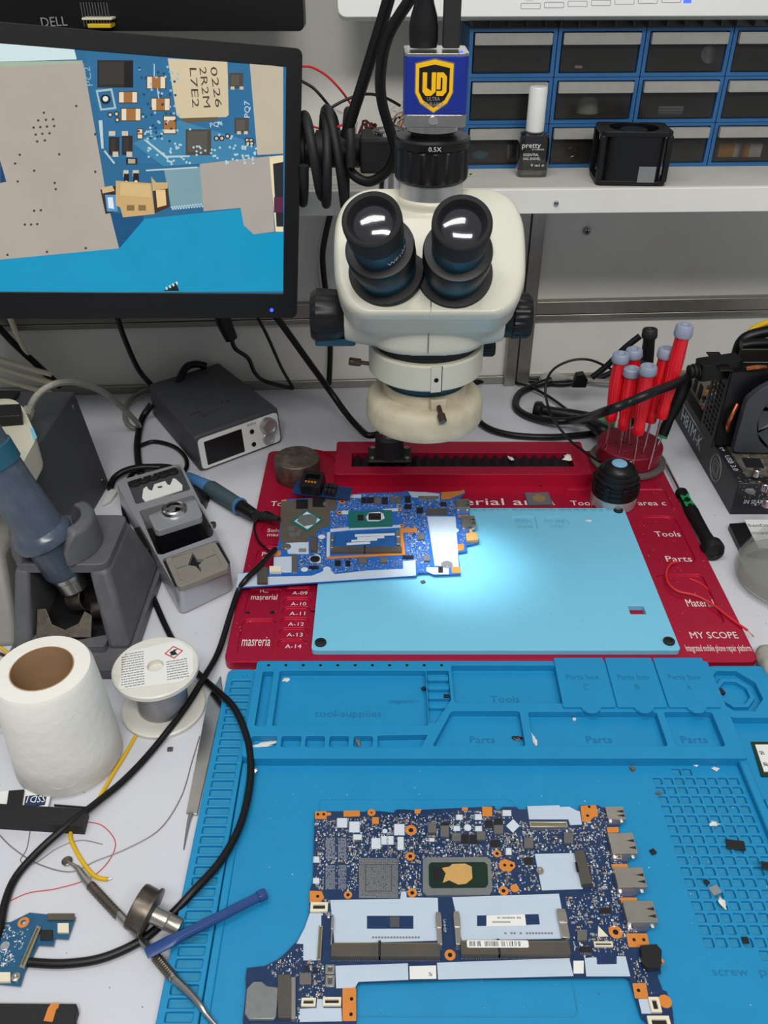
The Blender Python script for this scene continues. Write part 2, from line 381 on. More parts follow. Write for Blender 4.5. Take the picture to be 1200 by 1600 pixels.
# tray block
th = [(rr(-.106,.4705,-.0965,.5325,.0025), .0075),
      (rr(-.0915,.4705,.0362,.5333,.0025), .0075),
      (rnd([(.0372,.474),(.0372,.5333),(.0565,.5333),(.0565,.499),(.0425,.474)],.001), .006),
      (rr(.0592,.495,.1505,.5395,.0025), .0075),
      (rnd([(.0385,.45),(.1128,.45),(.1128,.487),(.0562,.487)],.003), .0075),
      (rr(.1195,.45,.2265,.486,.0025), .0075), (rr(.2325,.45,.2725,.486,.0025), .0075),
      (rnd([(-.0052,.449),(.0296,.449),(.0355,.462),(-.0052,.461)],.0015), .007)]
for xa_, xb_ in ((-.1066,-.0862),(-.0824,-.0666),(-.063,-.0476),(-.0438,-.0284),(-.0244,-.009)): th.append((rr(xa_,.449,xb_,.4605,.002), .007))
b = MB(); b.slab(rnd([(-.1125,.4405),(-.1125,.5448),(.287,.5448),(.2862,.438),(-.105,.438)],.003), 0, TZ, 'mat_blue', th)
tb = b.build('tray_block', sm_, bev=.0008)
b = MB()
for k in range(7): b.slab(rr(-.0968-.0003,.4735+k*.0086,-.0912,.4735+k*.0086+.0062,.001),.0055,.0115,'mat_blue')
b.build('notched_divider', sm_, bev=.0005)
b = MB()
for k in range(4): b.slab(rr(.038,.492+k*.0105,.056,.4965+k*.0105,.0005),.0068,.0105,'mat_blue')
b.build('magnet_ribs', sm_, bev=.0008)
b = MB()
for k in range(11):
    x = P(340+(208+70.5*k)/2.609, 1020+51/2.609, TZ).x; b.lathe([(.0014,0),(.0014,.0002)],'hole_black',fz((x,.5395,TZ)),seg=12)
b.build('pin_hole', sm_)
lz = TZ+.0002
for nm,(x0,x1) in zip('CBA',((.1508,.1942),(.1962,.2372),(.2390,.2822))):
    lb = MB(); ol = [(x0,.5467),(x1,.5467),(x1-.0012,.4892)]
    cx = (x0+x1)/2; ol += [(cx+.008*math.cos(R(-a)), .4892-.0065*math.sin(R(a))) for a in range(0,181,15)]; ol += [(x0-.0012,.4892)]
    lb.slab(rnd(ol,.0012,2), lz, lz+.0018, 'mat_blue'); lo = lb.build('lid', sm_, bev=.0005)
    tb_ = Words(); tb_.text('Parts box',(cx-.0145,.5205,lz+.0018),(1,0,0),(0,1,0),.028,.0062,'mat_ink',.0002); tb_.text(nm,(cx-.002,.5085,lz+.0018),(1,0,0),(0,1,0),.004,.0062,'mat_ink',.0002); tb_.build('lettering', lo, recalc=False)
b = Words(); fz_ = TZ-.0075
b.text('tool-supplies',(-.058,.487,fz_),(1,0,0),(0,1,0),.056,.0072,'mat_ink',.0003)
b.text('magnetic⇨',(.0045,.502,fz_),(1,0,0),(0,1,0),.026,.0046,'mat_ink',.0003)
b.text('Tools',(.091,.503,fz_),(1,0,0),(0,1,0),.025,.0075,'mat_ink',.0003)
b.text('Parts',(.070,.4595,fz_),(1,0,0),(0,1,0),.020,.007,'mat_ink',.0003)
b.text('Parts',(.1645,.4595,fz_),(1,0,0),(0,1,0),.021,.007,'mat_ink',.0003)
b.text('Parts',(.242,.4595,fz_),(1,0,0),(0,1,0),.021,.007,'mat_ink',.0003)
b.text('Circuit board location area',(-.001,.2585,.0035),(1,0,0),(0,1,0),.107,.0095,'mat_ink',.0002)
q = P(1112,1517,MZ); b.text('screw ɐɹǝɐ',(q.x,q.y,MZ),(1,0,0),(0,1,0),.03,.006,'mat_ink',.0002) if False else b.text('screw',(q.x,q.y-.003,MZ),(1,0,0),(0,1,0),.023,.0055,'mat_ink',.0002)
b.text('pad',(q.x+.03,q.y-.003,MZ),(1,0,0),(0,1,0),.016,.0055,'mat_ink',.0002)
b.build('moulded_lettering', sm_, recalc=False)
# moulded outline of the circuit board area
b = MB()
ol = [(-.049,.394),(-.049,.4065),(.0945,.4065),(.0985,.4045),(.0995,.394)]
b.tube([(p[0],p[1],MZ) for p in rnd(ol,.004)[3:-3]], .0005, 'mat_blue', seg=6, sm=False)
b.build('moulded_outline', sm_); b = MB()
b.tube([(p[0],p[1],MZ) for p in rr(-.02,.2505,.119,.275,.004)], .0006, 'mat_blue_worn', seg=6, closed=True, sm=False)
b.build('moulded_outline', sm_)
# right column
oc = lambda cx,cy,r,a0=22.5,ry=1: [(cx+r*math.cos(R(a0+45*k)), cy+r*ry*math.sin(R(a0+45*k))) for k in range(8)]
rc = (.3012,.5115)
b = MB(); b.slab(rnd([(.2845,.2),(.2845,.5405),(.3375,.5405),(.3375,.2)],.009), 0, .0035, 'mat_blue', []); b.build('side_floor', sm_, bev=.0005)
b = MB(); b.slab(rnd([(.2855,.4815),(.2855,.5405),(.3375,.5405),(.3375,.47),(.333,.47),(.324,.4815)],.006), .0035, .011, 'mat_blue', [(oc(*rc,.0222,22.5,1.13), .0065)]); b.build('octagon_tray', sm_, bev=.0006)
b = MB(); b.slab(oc(*rc,.0163,22.5,1.1), .0042, .009, 'mat_blue', [(oc(*rc,.0125,22.5,1.1), None)]); b.build('octagon_ring', sm_, bev=.0004)
b = MB(); b.slab([(.2795,.2),(.2855,.2),(.2865,.44),(.2795,.44)], MZ, .010, 'mat_blue'); b.build('side_lip', sm_, bev=.0012)
b = MB(); b.slab([(.2875,.399),(.3375,.399),(.3375,.404),(.2875,.404)], .0035, .009, 'mat_blue'); b.slab([(.332,.2),(.3375,.2),(.3375,.53),(.332,.53)],.0035,.009,'mat_blue'); b.build('side_divider', sm_, bev=.001)
# ================= CIRCUIT BOARDS
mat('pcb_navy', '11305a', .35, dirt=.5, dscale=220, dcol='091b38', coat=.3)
mat('pcb_blue', '1c5a9e', .35, dirt=.45, dscale=220, dcol='123f78', coat=.3)
mat('pcb_teal', '1a5578', .35, dirt=.45, dscale=220, dcol='10405c', coat=.3)
mat('board_white', 'b9c7d6', .4, dirt=.15, dscale=60, dcol='a3b2c4')
mat('ink_white', 'c8d2da', .5)
mat('copper_orange', 'd8873a', .4, .2, dirt=.2, dscale=120)
mat('chip_black', '1c1c1e', .38)
mat('chip_grey', '55565a', .4, .3)
mat('coil_grey', '6c6b68', .5, .3, dirt=.3, dscale=400)
mat('cap_tan', 'a88e6c', .4)
mat('solder', 'c9cdd0', .25, .8, dirt=.3, dscale=500)
mat('tin_plate', 'b4afa6', .3, .85, dirt=.3, dscale=120)
mat('slot_grey', '4b4843', .45, dirt=.4, dscale=60, dcol='6b5a40')
mat('slot_olive', '77713c', .5)
mat('ivory', 'ddd6bd', .45)
mat('substrate_green', '0d2a1e', .3)
mat('substrate_teal', '1e6a66', .3, .1)
mat('frame_grey', '85898a', .4, .5, dirt=.3, dscale=200)
mat('silicon', '2c2a30', .08, .3)
mat('paste', 'c99b4e', .6, dirt=.6, dscale=160, dcol='9d8f82')
mat('plate_taupe', '6e665b', .4, .4, dirt=.3, dscale=60)
mat('paper_white', 'dfe0dc', .6)
mat('paper_grey', '77797a', .6)
def inpoly(l, x, y):
    c = False
    for i in range(len(l)):
        p, q = l[i-1], l[i]
        if (p[1] > y) != (q[1] > y) and x < (q[0]-p[0])*(y-p[1])/(q[1]-p[1])+p[0]: c = not c
    return c
class Board:
    def __init__(s, f, z, parent): s.f = f; s.z = z; s.p = parent; s.busy = []; s.bb = {}
    def pt(s, x, y, dz=0): q = P(*s.f(x, y), s.z); return (q.x, q.y, s.z+dz)
    def w2(s, pts): return [s.pt(*p)[:2] for p in pts]
    def note(s, pts):
        w = s.w2(pts); s.busy.append((min(p[0] for p in w), min(p[1] for p in w), max(p[0] for p in w), max(p[1] for p in w), w if len(w) > 4 else None))
    def q(s, x0, y0, x1, y1): return [(x0,y1),(x1,y1),(x1,y0),(x0,y0)]
    def poly(s, name, pts, h, m, z=0, busy=True, bev=0, parent=None, holes=(), r=0, tex=None):
        if busy: s.note(pts)
        b = MB(); w = s.w2(pts); w = rnd(w, r) if r else w
        b.slab(w, s.z+z, s.z+z+h, m, holes)
        if tex: tex(b)
        return b.build(name, parent or s.p, bev)
    def rect(s, name, x0, y0, x1, y1, h, m, **k): return s.poly(name, s.q(x0,y0,x1,y1), h, m, **k)
    def ring(s, x, y, r, name='screw_pad', m='copper_orange', hole=.42):
        c = s.pt(x, y); e = s.pt(x+r, y)[0]-c[0]; b = MB(fz(c)); s.note([(x-r*.8,y-r*.7),(x+r*.8,y+r*.7)])
        b.lathe([(e,0),(e,.0002),(e*hole,.0002),(e*hole*.95,.00005)], m, seg=28)
        if hole: b.lathe([(e*hole*.95,.00004),(e*hole*.95,.00021)], 'hole_black', seg=20)
        return b.build(name, s.p)
    def chip(s, x0, y0, x1, y1, h=.0012, m='chip_black', legs='', name='chip', leg_m='solder'):
        s.note(s.q(x0,y0,x1,y1)); w = s.w2(s.q(x0,y0,x1,y1)); b = MB(); b.slab(w, s.z, s.z+h, m)
        X0, X1 = w[0][0], w[1][0]; Y0, Y1 = w[0][1], w[2][1]
        n = max(3, int((X1-X0)/.0011))
        for k in range(n):
            if 'v' in legs:
                x = X0+(X1-X0)*(k+.5)/n
                b.box(x-.0002, Y0-.0007, s.z, x+.0002, Y0, s.z+.0003, leg_m); b.box(x-.0002, Y1, s.z, x+.0002, Y1+.0007, s.z+.0003, leg_m)
        n = max(3, int((Y1-Y0)/.0011))
        if 'h' in legs:
            for k in range(n):
                y = Y0+(Y1-Y0)*(k+.5)/n
                b.box(X0-.0007, y-.0002, s.z, X0, y+.0002, s.z+.0003, leg_m); b.box(X1, y-.0002, s.z, X1+.0007, y+.0002, s.z+.0003, leg_m)
        return b.build(name, s.p)
    def dots(s, x0, y0, x1, y1, nx, ny, name='pad_array', m='solder', sz=.35, drop=0, skip=None):
        b = MB(); s.note(s.q(x0,y0,x1,y1))
        for i in range(nx):
            for j in range(ny):
                if rng.random() < drop or (skip and skip(i, j)): continue
                c = s.pt(x0+(x1-x0)*(i+.5)/nx, y0+(y1-y0)*(j+.5)/ny); e = abs(s.pt(x0+(x1-x0)/nx, y0)[0]-s.pt(x0, y0)[0])*sz
                b.box(c[0]-e, c[1]-e, s.z, c[0]+e, c[1]+e, s.z+.00015, m)
        return b.build(name, s.p)
    def scatter(s, regions, n, seed=1, mats=None, name='small_components'):
        r = random.Random(seed); b = MB(); tries = 0; k = 0; placed = list(s.busy)
        mats = mats or ['solder']*5+['cap_tan']*3+['chip_black']*2+['ink_white']*4+['chip_grey']
        loops = [s.w2(g) for g in regions]; n_per = []
        ar = [abs(sum(l[i-1][0]*l[i][1]-l[i][0]*l[i-1][1] for i in range(len(l)))) for l in loops]; A = sum(ar)
        for l, a in zip(loops, ar):
            xs = [p[0] for p in l]; ys = [p[1] for p in l]; cnt = int(n*a/A); t = 0
            while cnt > 0 and t < n*12:
                t += 1; x = r.uniform(min(xs), max(xs)); y = r.uniform(min(ys), max(ys))
                c = False
                for i in range(len(l)):
                    p, q = l[i-1], l[i]
                    if (p[1] > y) != (q[1] > y) and x < (q[0]-p[0])*(y-p[1])/(q[1]-p[1])+p[0]: c = not c
                if not c: continue
                mt = r.choice(mats); big = r.random() < .12
                a_, b_ = (r.uniform(.0007,.0011), r.uniform(.0004,.0007)) if big else (r.uniform(.0003,.0006), r.uniform(.00018,.0003))
                if r.random() < .5: a_, b_ = b_, a_
                if any(q[0]-a_ < x < q[2]+a_ and q[1]-b_ < y < q[3]+b_ and (q[4] is None or inpoly(q[4], x, y)) for q in placed): continue
                flat = mt == 'ink_white'
                b.box(x-a_, y-b_, s.z, x+a_, y+b_, s.z+(.0001 if flat else r.uniform(.0003,.0008)), mt); cnt -= 1
                if not flat:
                    if a_ > b_: b.box(x-a_*1.35, y-b_, s.z, x-a_, y+b_, s.z+.00025, 'solder'); b.box(x+a_, y-b_, s.z, x+a_*1.35, y+b_, s.z+.00025, 'solder')
                    else: b.box(x-a_, y-b_*1.35, s.z, x+a_, y-b_, s.z+.00025, 'solder'); b.box(x-a_, y+b_, s.z, x+a_, y+b_*1.35, s.z+.00025, 'solder')
        o = b.build(name, s.p, recalc=False); o['kind'] = 'stuff'; return o
    def usb(s, x0, y0, x1, y1, h=.0055, name='usb_port'):
        s.note(s.q(x0,y0,x1,y1)); w = s.w2(s.q(x0,y0,x1,y1)); X0,Y0 = w[0]; X1,Y1 = w[2]; b = MB()
        b.slab(rr(X0,Y0,X1,Y1,.0005), s.z, s.z+h, 'tin_plate'); hh = (Y1-Y0)
        for yy in (Y0+hh*.28, Y0+hh*.62):
            b.add([(X1-.006,yy,s.z+h+.0001),(X1-.0005,yy-.0012,s.z+h+.0001),(X1-.0005,yy+.0012,s.z+h+.0001)],[(0,1,2)],'chip_black')
        b.box(X1, Y0+.001, s.z+.001, X1+.0002, Y1-.001, s.z+h-.001, 'hole_black')
        b.box(X0+.001, Y0-.0012, s.z, X0+.003, Y0, s.z+.001, 'solder'); b.box(X1-.004, Y0-.0012, s.z, X1-.002, Y0, s.z+.001, 'solder')
        return b.build(name, s.p, .0003)
    def slot(s, x0, y0, x1, y1, split, clips, label=None, hh=.0045):
        w = s.w2(s.q(x0,y0,x1,y1)); X0,Y0 = w[0]; X1,Y1 = w[2]; b = MB(); s.note(s.q(x0,y0,x1,y1))
        b.slab([(X0,Y0),(X1,Y0),(X1,Y1),(X0,Y1)], s.z, s.z+hh, 'slot_grey')
        b.box(X0+.001, Y1, s.z, X1-.001, Y1+.0016, s.z+hh*.6, 'slot_olive'); xs = X0+(X1-X0)*split
        b.box(xs-.0008, Y0, s.z, xs+.0008, Y1+.002, s.z+hh+.0002, 'chip_black')
        n = 60
        for k in range(n):
            x = X0+(X1-X0)*(k+.5)/n; b.box(x-.0002, Y0-.0011, s.z, x+.0002, Y0, s.z+.0006, 'solder')
        o = b.build('memory_slot', s.p, .0002)
        for c in clips:
            cw = s.w2(s.q(*c)); c0, c1 = cw[0], cw[2]; s.note(s.q(*c)); cb = MB()
            cb.box(c0[0],c0[1],s.z,c1[0],c1[1],s.z+.0035,'tin_plate'); cb.box(c0[0]-.0003,(c0[1]+c1[1])/2,s.z+.001,c1[0]+.0003,c1[1]-.002,s.z+.0042,'tin_plate'); cb.build('retaining_clip', o, .0003)
        if label:
            lw = s.w2(s.q(*label)); lb = MB(); zt = s.z+hh+.0002
            lb.slab(rr(*lw[0],*lw[2],.001), zt-.0001, zt+.0001, 'paper_white')
            n = 44
            for k in range(n):
                x = lw[0][0]+.0015+(lw[2][0]-lw[0][0]-.003)*k/n
                if rng.random() < .75: lb.box(x, lw[0][1]+.0008, zt+.0001, x+.0003+.0003*rng.random(), lw[2][1]-.0007, zt+.00015, 'chip_black')
            lb.build('barcode_label', o)
        return o
# ---------- the big board on the blue mat
fb = thing('laptop_motherboard', 'large navy laptop motherboard with two memory slots lying on the blue mat', 'circuit board', (.05,.32,MZ))
C = lambda x, y: ((x/4.615+360-460)*3.75, (y/4.615+1440-1240)*3.75)   # lower left corner, measured in a finer crop
B_ = lambda x, y: (x+1050, y)
B = Board(lambda x, y: (460+x/3.75, 1240+y/3.75), .0075, fb)
A_ = lambda *l: list(l)
out = [(118,105),(380,102),(400,108),(440,100),(520,104),(580,112),(600,92),(640,92),(700,96),(1100,78),(1170,72),(1182,92),(1200,95),(1222,78),(1300,78),(1316,92),
  (1362,92),(1362,75),(1550,70),(1555,80),(1610,78),(1650,100),(1668,98),(1672,68),(1780,68),(1800,80),(1840,85)]+[B_(*q) for q in [(870,95),(872,165),(848,200),(860,240),(915,262),(930,370),(900,400),(905,450),(960,460),(985,570),(945,600),(955,650),(1015,660),(1045,770),(1005,820),(1032,905),(1075,905),(1100,1050),(1075,1060),(1108,1150),(1132,1160),(1165,1260),(1180,1400),(1060,1400),(1020,1340),(985,1315),(912,1085),(880,1076)]]+[(1050,1086),(385,1108),(365,1122),(362,1400)]+[C(*q) for q in [(90,760),(90,700),(112,490),(108,410),(118,335),(250,320),(340,275),(400,225),(450,170)]]+[(12,870),(60,790),(86,700),(90,570),(108,500)]
b = MB(); w = B.w2(out)
hl = [(circ(*B.pt(*q)[:2], rad, 12), None) for q, rad in [((138,603),.0011),((683,215),.0011),((912,945),.0012),((B_(668,130)),.0011),((B_(830,810)),.001)]]
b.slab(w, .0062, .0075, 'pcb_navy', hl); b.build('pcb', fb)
POLY = B.poly
for nm, pts in (('memory_shield', [(210,625),(620,618),(625,575),(655,575),(658,610),(840,612),(848,862),(235,880)]),
                ('memory_shield', [(925,608),(1550,588),(1597,850),(980,862)]),
                ('edge_strip', [(240,1010),(665,996),(668,1092),(375,1104),(355,1138),(245,1142)]),
                ('edge_strip', [(835,992),(1610,965),(1635,1070),(842,1090)]),
                ('edge_strip', [B_(*q) for q in [(650,965),(718,960),(728,1002),(838,1000),(835,955),(890,955),(918,1072),(660,1072)]]),
                ('side_shield', [(90,702),(158,702),(158,790),(130,978),(52,978),(52,882),(12,880),(60,790)]),
                ('top_shield', [(1364,75),(1552,70),(1556,80),(1610,78),(1650,100),(1672,105),(1685,182),(1615,185),(1605,152),(1375,152)]),
                ('card_shield', [B_(*q) for q in [(358,355),(590,350),(640,560),(400,568)]]),
                ('bottom_shield', [C(*q) for q in [(625,560),(665,560),(670,625),(800,625),(805,720),(500,725),(500,630),(620,625)]]),
                ('corner_shield', [B_(*q) for q in [(965,1205),(1025,1205),(1045,1290),(985,1290)]])):
    POLY(nm, pts, .0003, 'board_white')
# windows and labels on the shields
B.rect('dark_window', 425,718,697,793,.0001,'pcb_navy',z=.0003,busy=False); B.rect('marking_square', 560,724,615,785,.0002,'chip_grey',z=.0004,busy=False)
POLY('dark_window', [B_(*q) for q in [(20,778),(388,768),(380,708),(20,716)]],.0001,'pcb_navy',z=.0003,busy=False)
lb = POLY('paper_label', [B_(*q) for q in [(75,780),(308,776),(300,710),(75,716)]],.0001,'paper_white',z=.0004,busy=False)
b = MB()
for q in ((455,850,740,835),(1230,825,1520,812),(1160,760,1275,748),(1190,735,1330,722)):
    p0 = B.pt(q[0],q[1],.00052); p1 = B.pt(q[2],q[1],0); n = 16
    for k in range(n):
        if rng.random() < .85:
            x = p0[0]+(p1[0]-p0[0])*k/n; b.box(x, p0[1], p0[2]-.0002, x+(p1[0]-p0[0])/n*.7, p0[1]+.0012, p0[2], 'paper_grey')
b.build('printed_code', fb)
lb = POLY('id_label', [(676,1088),(832,1086),(830,1008),(674,1012)],.00025,'paper_white'); b = MB(); p = B.pt(785,1070); 
for i in range(6):
    for j in range(6):
        if rng.random() < .55: b.box(p[0]+i*.0004,p[1]+j*.0004,p[2]+.00025,p[0]+i*.0004+.0004,p[1]+j*.0004+.0004,p[2]+.0003,'paper_grey')
b.build('code_square', fb)
B.rect('id_label', *B_(585,980), *B_(645,1055), .00025, 'paper_white')
# memory slots
B.slot(215,900,850,975,.445,[(212,725,230,900),(838,710,856,900)])
B.slot(975,890,1605,962,.35,[(944,705,962,900),(1564,690,1582,860)],label=(1010,882,1365,925))
b = Words(M=fz((0,0,0))); p = B.pt(872,740); b.text('LA-H102P', p, (0,-1,0), (1,0,0), .0085, .0016, 'ink_white', .0002); b.build(None, fb)
# processor with frame
POLY('processor_frame', [(752,585),(775,602),(1145,598),(1158,575),(1150,395),(1125,378),(770,382),(752,400)],.0016,'frame_grey')
POLY('processor', [(788,545),(805,563),(1118,560),(1135,540),(1130,425),(1112,410),(800,412),(786,428)],.0004,'substrate_green',z=.0015)
B.rect('processor_die', 815,440,865,522,.0007,'silicon',z=.0019,busy=False); B.rect('processor_die', 905,440,1005,525,.0006,'silicon',z=.0019,busy=False)
POLY('dried_paste', [(868,535),(905,520),(960,545),(1005,540),(1042,510),(1038,440),(1000,422),(925,424),(905,440),(862,448),(885,480)],.0009,'paste',z=.0019,busy=False,bev=.0003)
# solder footprints
B.rect('chip_footprint',378,378,608,612,.0001,'chip_grey'); B.busy.pop()
B.dots(378,378,608,612,38,38,skip=lambda i,j: 11.5 < max(abs(i-18.5),abs(j-18.5)) < 13.5, drop=.06, sz=.3)
for y0,y1 in ((258,388),(420,562)):
    B.dots(182,y0,238,y1,10,20,drop=.12); B.dots(256,y0,305,y1,9,20,drop=.12)
# screw pads and orange contact plates
for x,y,r in [(683,215,34),(679,368,28),(690,582,28),(314,594,24),(912,946,32),B_(138,352)+(24,),B_(175,570)+(29,),B_(832,812)+(40,),B_(1190-0-0,1238-0)+(0,)]:
    if r: B.ring(x,y,r)
B.ring(*B_(240,555),25,hole=.02); B.ring(*B_(1122,1218),38,hole=.02); B.ring(452,112,24,hole=.25)
for pts in ([(120,150),(188,150),(190,130),(215,128),(215,112),(186,110),(186,103),(120,106)],[(288,136),(384,134),(384,100),(288,102)],[(705,118),(735,118),(745,92),(703,94)],
            [(982,102),(1016,102),(1016,82),(982,82)],[(1102,134),(1160,134),(1158,78),(1100,78)],[(90,640),(150,640),(175,610),(160,572),(90,570)],
            [B_(*q) for q in [(636,165),(680,165),(702,140),(730,132),(718,68),(625,72)]],
            [B_(*q) for q in [(785,230),(852,228),(848,196),(780,198)]],[B_(*q) for q in [(815,448),(908,446),(900,412),(806,415)]],
            [B_(*q) for q in [(865,645),(962,645),(955,610),(858,610)]],[B_(*q) for q in [(908,900),(1032,900),(1015,820),(893,820)]],
            [B_(*q) for q in [(148,430),(170,455),(215,458),(245,430),(240,405),(185,384),(152,395)]],
            [B_(*q) for q in [(945,1200),(1025,1205),(1010,1110),(930,1112)]],[(282,1333),(362,1333),(362,1138),(282,1138)]):
    POLY('contact_plate', pts, .0002, 'copper_orange', r=.0006)
bh = [(138,122),(172,122),(335,1204),(332,1294),B_(668,130),B_(677,78),B_(940,857),B_(997,857),B_(182,420),B_(222,422),B_(966,1154),(136,603)]
for q in bh:
    p = B.pt(*q); b = MB(fz((p[0],p[1],B.z+.0002))); b.lathe([(.0011,0),(.0011,.0001)],'hole_black',seg=14); b.build('plated_hole', fb)
# connectors and chips
B.usb(*B_(895,655),*B_(1040,780)); B.usb(*B_(840,460),*B_(980,575)); B.usb(*B_(808,255),*B_(925,375),h=.005,name='hdmi_port'); B.usb(*B_(785,92),*B_(870,165),h=.0032,name='usb_c_port')
o = POLY('audio_jack', [B_(*q) for q in [(985,1020),(1020,1045),(1090,1040),(1095,940),(1065,905),(968,912)]],.005,'chip_black',bev=.0004)
b = MB(); p = B.pt(*B_(1100,1000)); b.box(p[0]-.0006,p[1]-.001,p[2]+.001,p[0]+.0008,p[1]+.0012,p[2]+.004,'copper_orange'); b.build('gold_contact', o)
o = POLY('card_slot', [B_(*q) for q in [(632,552),(692,545),(640,350),(588,355)]],.0042,'slot_grey'); b = MB(); p0 = B.pt(*B_(605,480),.0043); p1 = B.pt(*B_(590,365),.0043)
b.box(p0[0]-.0005,p0[1],p0[2]-.0003,p0[0]+.001,p0[1]+.0075,p0[2],'hole_black'); b.build('slot_opening', o)
B.chip(345,150,350,160); 
def conn(x0,y0,x1,y1,m='ivory',m2='chip_black',h=.0022,side='y'):
    B.note(B.q(x0,y0,x1,y1)); w = B.w2(B.q(x0,y0,x1,y1)); X0,Y0 = w[0]; X1,Y1 = w[2]; b = MB(); e = min(X1-X0,Y1-Y0)*.28
    b.slab([(X0,Y0),(X1,Y0),(X1,Y1),(X0,Y1)], B.z, B.z+h, m, [([(X0+e,Y0+e),(X1-e,Y0+e),(X1-e,Y1-e),(X0+e,Y1-e)], h*.6, m2)]); return b.build('connector', fb, .0002)
conn(*B_(328,172),*B_(545,205),'tin_plate','slot_olive'); conn(132,785,168,985,'tin_plate','slot_olive',.0025); conn(92,645,198,700)
conn(*B_(706,875),*B_(810,905)); x,y = C(510,560); conn(x,y,x+88,y+48); x,y = C(665,555); conn(x,y,x+110,y+50); conn(*B_(1040,1200),*B_(1080,1290)); conn(*B_(1030,1310),*B_(1140,1390)); conn(180,1005,238,1060,'tin_plate','chip_grey',.001); conn(180,1065,238,1135,'tin_plate','chip_grey',.001)
x0,y0 = C(345,400); x1,y1 = C(438,715); o = B.rect('card_slot', x0,y0,x1,y1,.004,'slot_grey',bev=.0003); x,y = C(438,410); B.rect('slot_contacts', x,y,x+26,y+245,.0018,'tin_plate')
POLY('battery_holder', [C(*q) for q in [(105,680),(135,722),(315,722),(335,700),(350,490),(270,480),(235,450),(165,450),(120,500)]],.0032,'frame_grey',bev=.0006)
x,y = C(500,385); B.chip(x,y,x+68,y+64,.002,'coil_grey')
for q in ((922,240,975,288),(1068,232,1118,280),(855,198,905,262),(782,180,830,238),(1168,195,1222,245),(1355-10,268,1398,328),(1578,238,1632,300),(1655,808,1712,870)):
    B.chip(*q,.0022,'coil_grey',name='inductor')
for q in ((980,240,1020,298),(1030,243,1072,298),(1118,160,1160,205),(1172,148,1215,192),(1150,275,1205,318),(1350,378,1395,420),(1790,672,1852,708),(1672,900,1742,935),(60,1010,85,1050),(108,1018,130,1060),(858,172,905,195)):
    B.chip(*q,.001,'chip_black','v')
B.chip(*B_(722,930),*B_(838,1000),.0003,'pcb_navy')
for q in ((250,145,308,200),(322,165,382,228),(345,240,395,272),(585,180,645,245),(452,262,505,325),(508,250,545,300),(545,250,580,300),(605,255,640,330),(948,125,985,155),(1058,122,1098,155),(932,190,970,220),(1060,192,1098,222),(1220,98,1270,132),(110,495,146,528),(112,370,146,405),B_(190,320)+B_(222,360),(790,262,820,282)):
    B.chip(*q,.0003,'ink_white','h',name='solder_pads')
B.chip(455,142,495,180,.0008,'copper_orange'); 
for q in ((530,220,15),(1015,200,22)): B.ring(*q,name='round_pad',m='ink_white',hole=.02)
POLY('diamond_pad',[B_(*q) for q in [(230,230),(270,190),(232,150),(190,190)]],.0002,'ink_white')
p = B.pt(*B_(388,458)); b = MB(fz(p)); b.lathe([(.0026,0),(.0026,.002),(.0012,.002),(.0012,.001)],'tin_plate',seg=20); b.build('standoff', fb)
POLY('pink_mark',[B_(*q) for q in [(728,840),(790,838),(730,775)]],.0002,'ivory')
B.scatter([[(125,160),(740,110),(740,600),(130,560)],[(740,120),(1180,95),(1410,190),(1400,380),(745,380)],[B_(*q) for q in [(100,200),(800,190),(760,340),(120,350)]],
           [B_(*q) for q in [(650,340),(850,340),(960,820),(870,960),(600,960),(540,600),(690,580)]],[B_(*q) for q in [(680,80),(780,90),(790,220),(640,200)]],
           [C(*q) for q in [(260,330),(540,165),(690,350),(680,560),(460,560)]],[C(*q) for q in [(440,560),(500,560),(495,720),(445,720)]],[(215,620),(140,620),(90,700),(215,720)],
           [B_(*q) for q in [(920,960),(990,960),(1040,1140),(1110,1300),(1030,1180),(940,1090)]],[(1050,400),(1210,400),(1350,600),(1170,600)],[B_(*q) for q in [(250,360),(355,360),(390,570),(270,570)]]], 2700, 3)
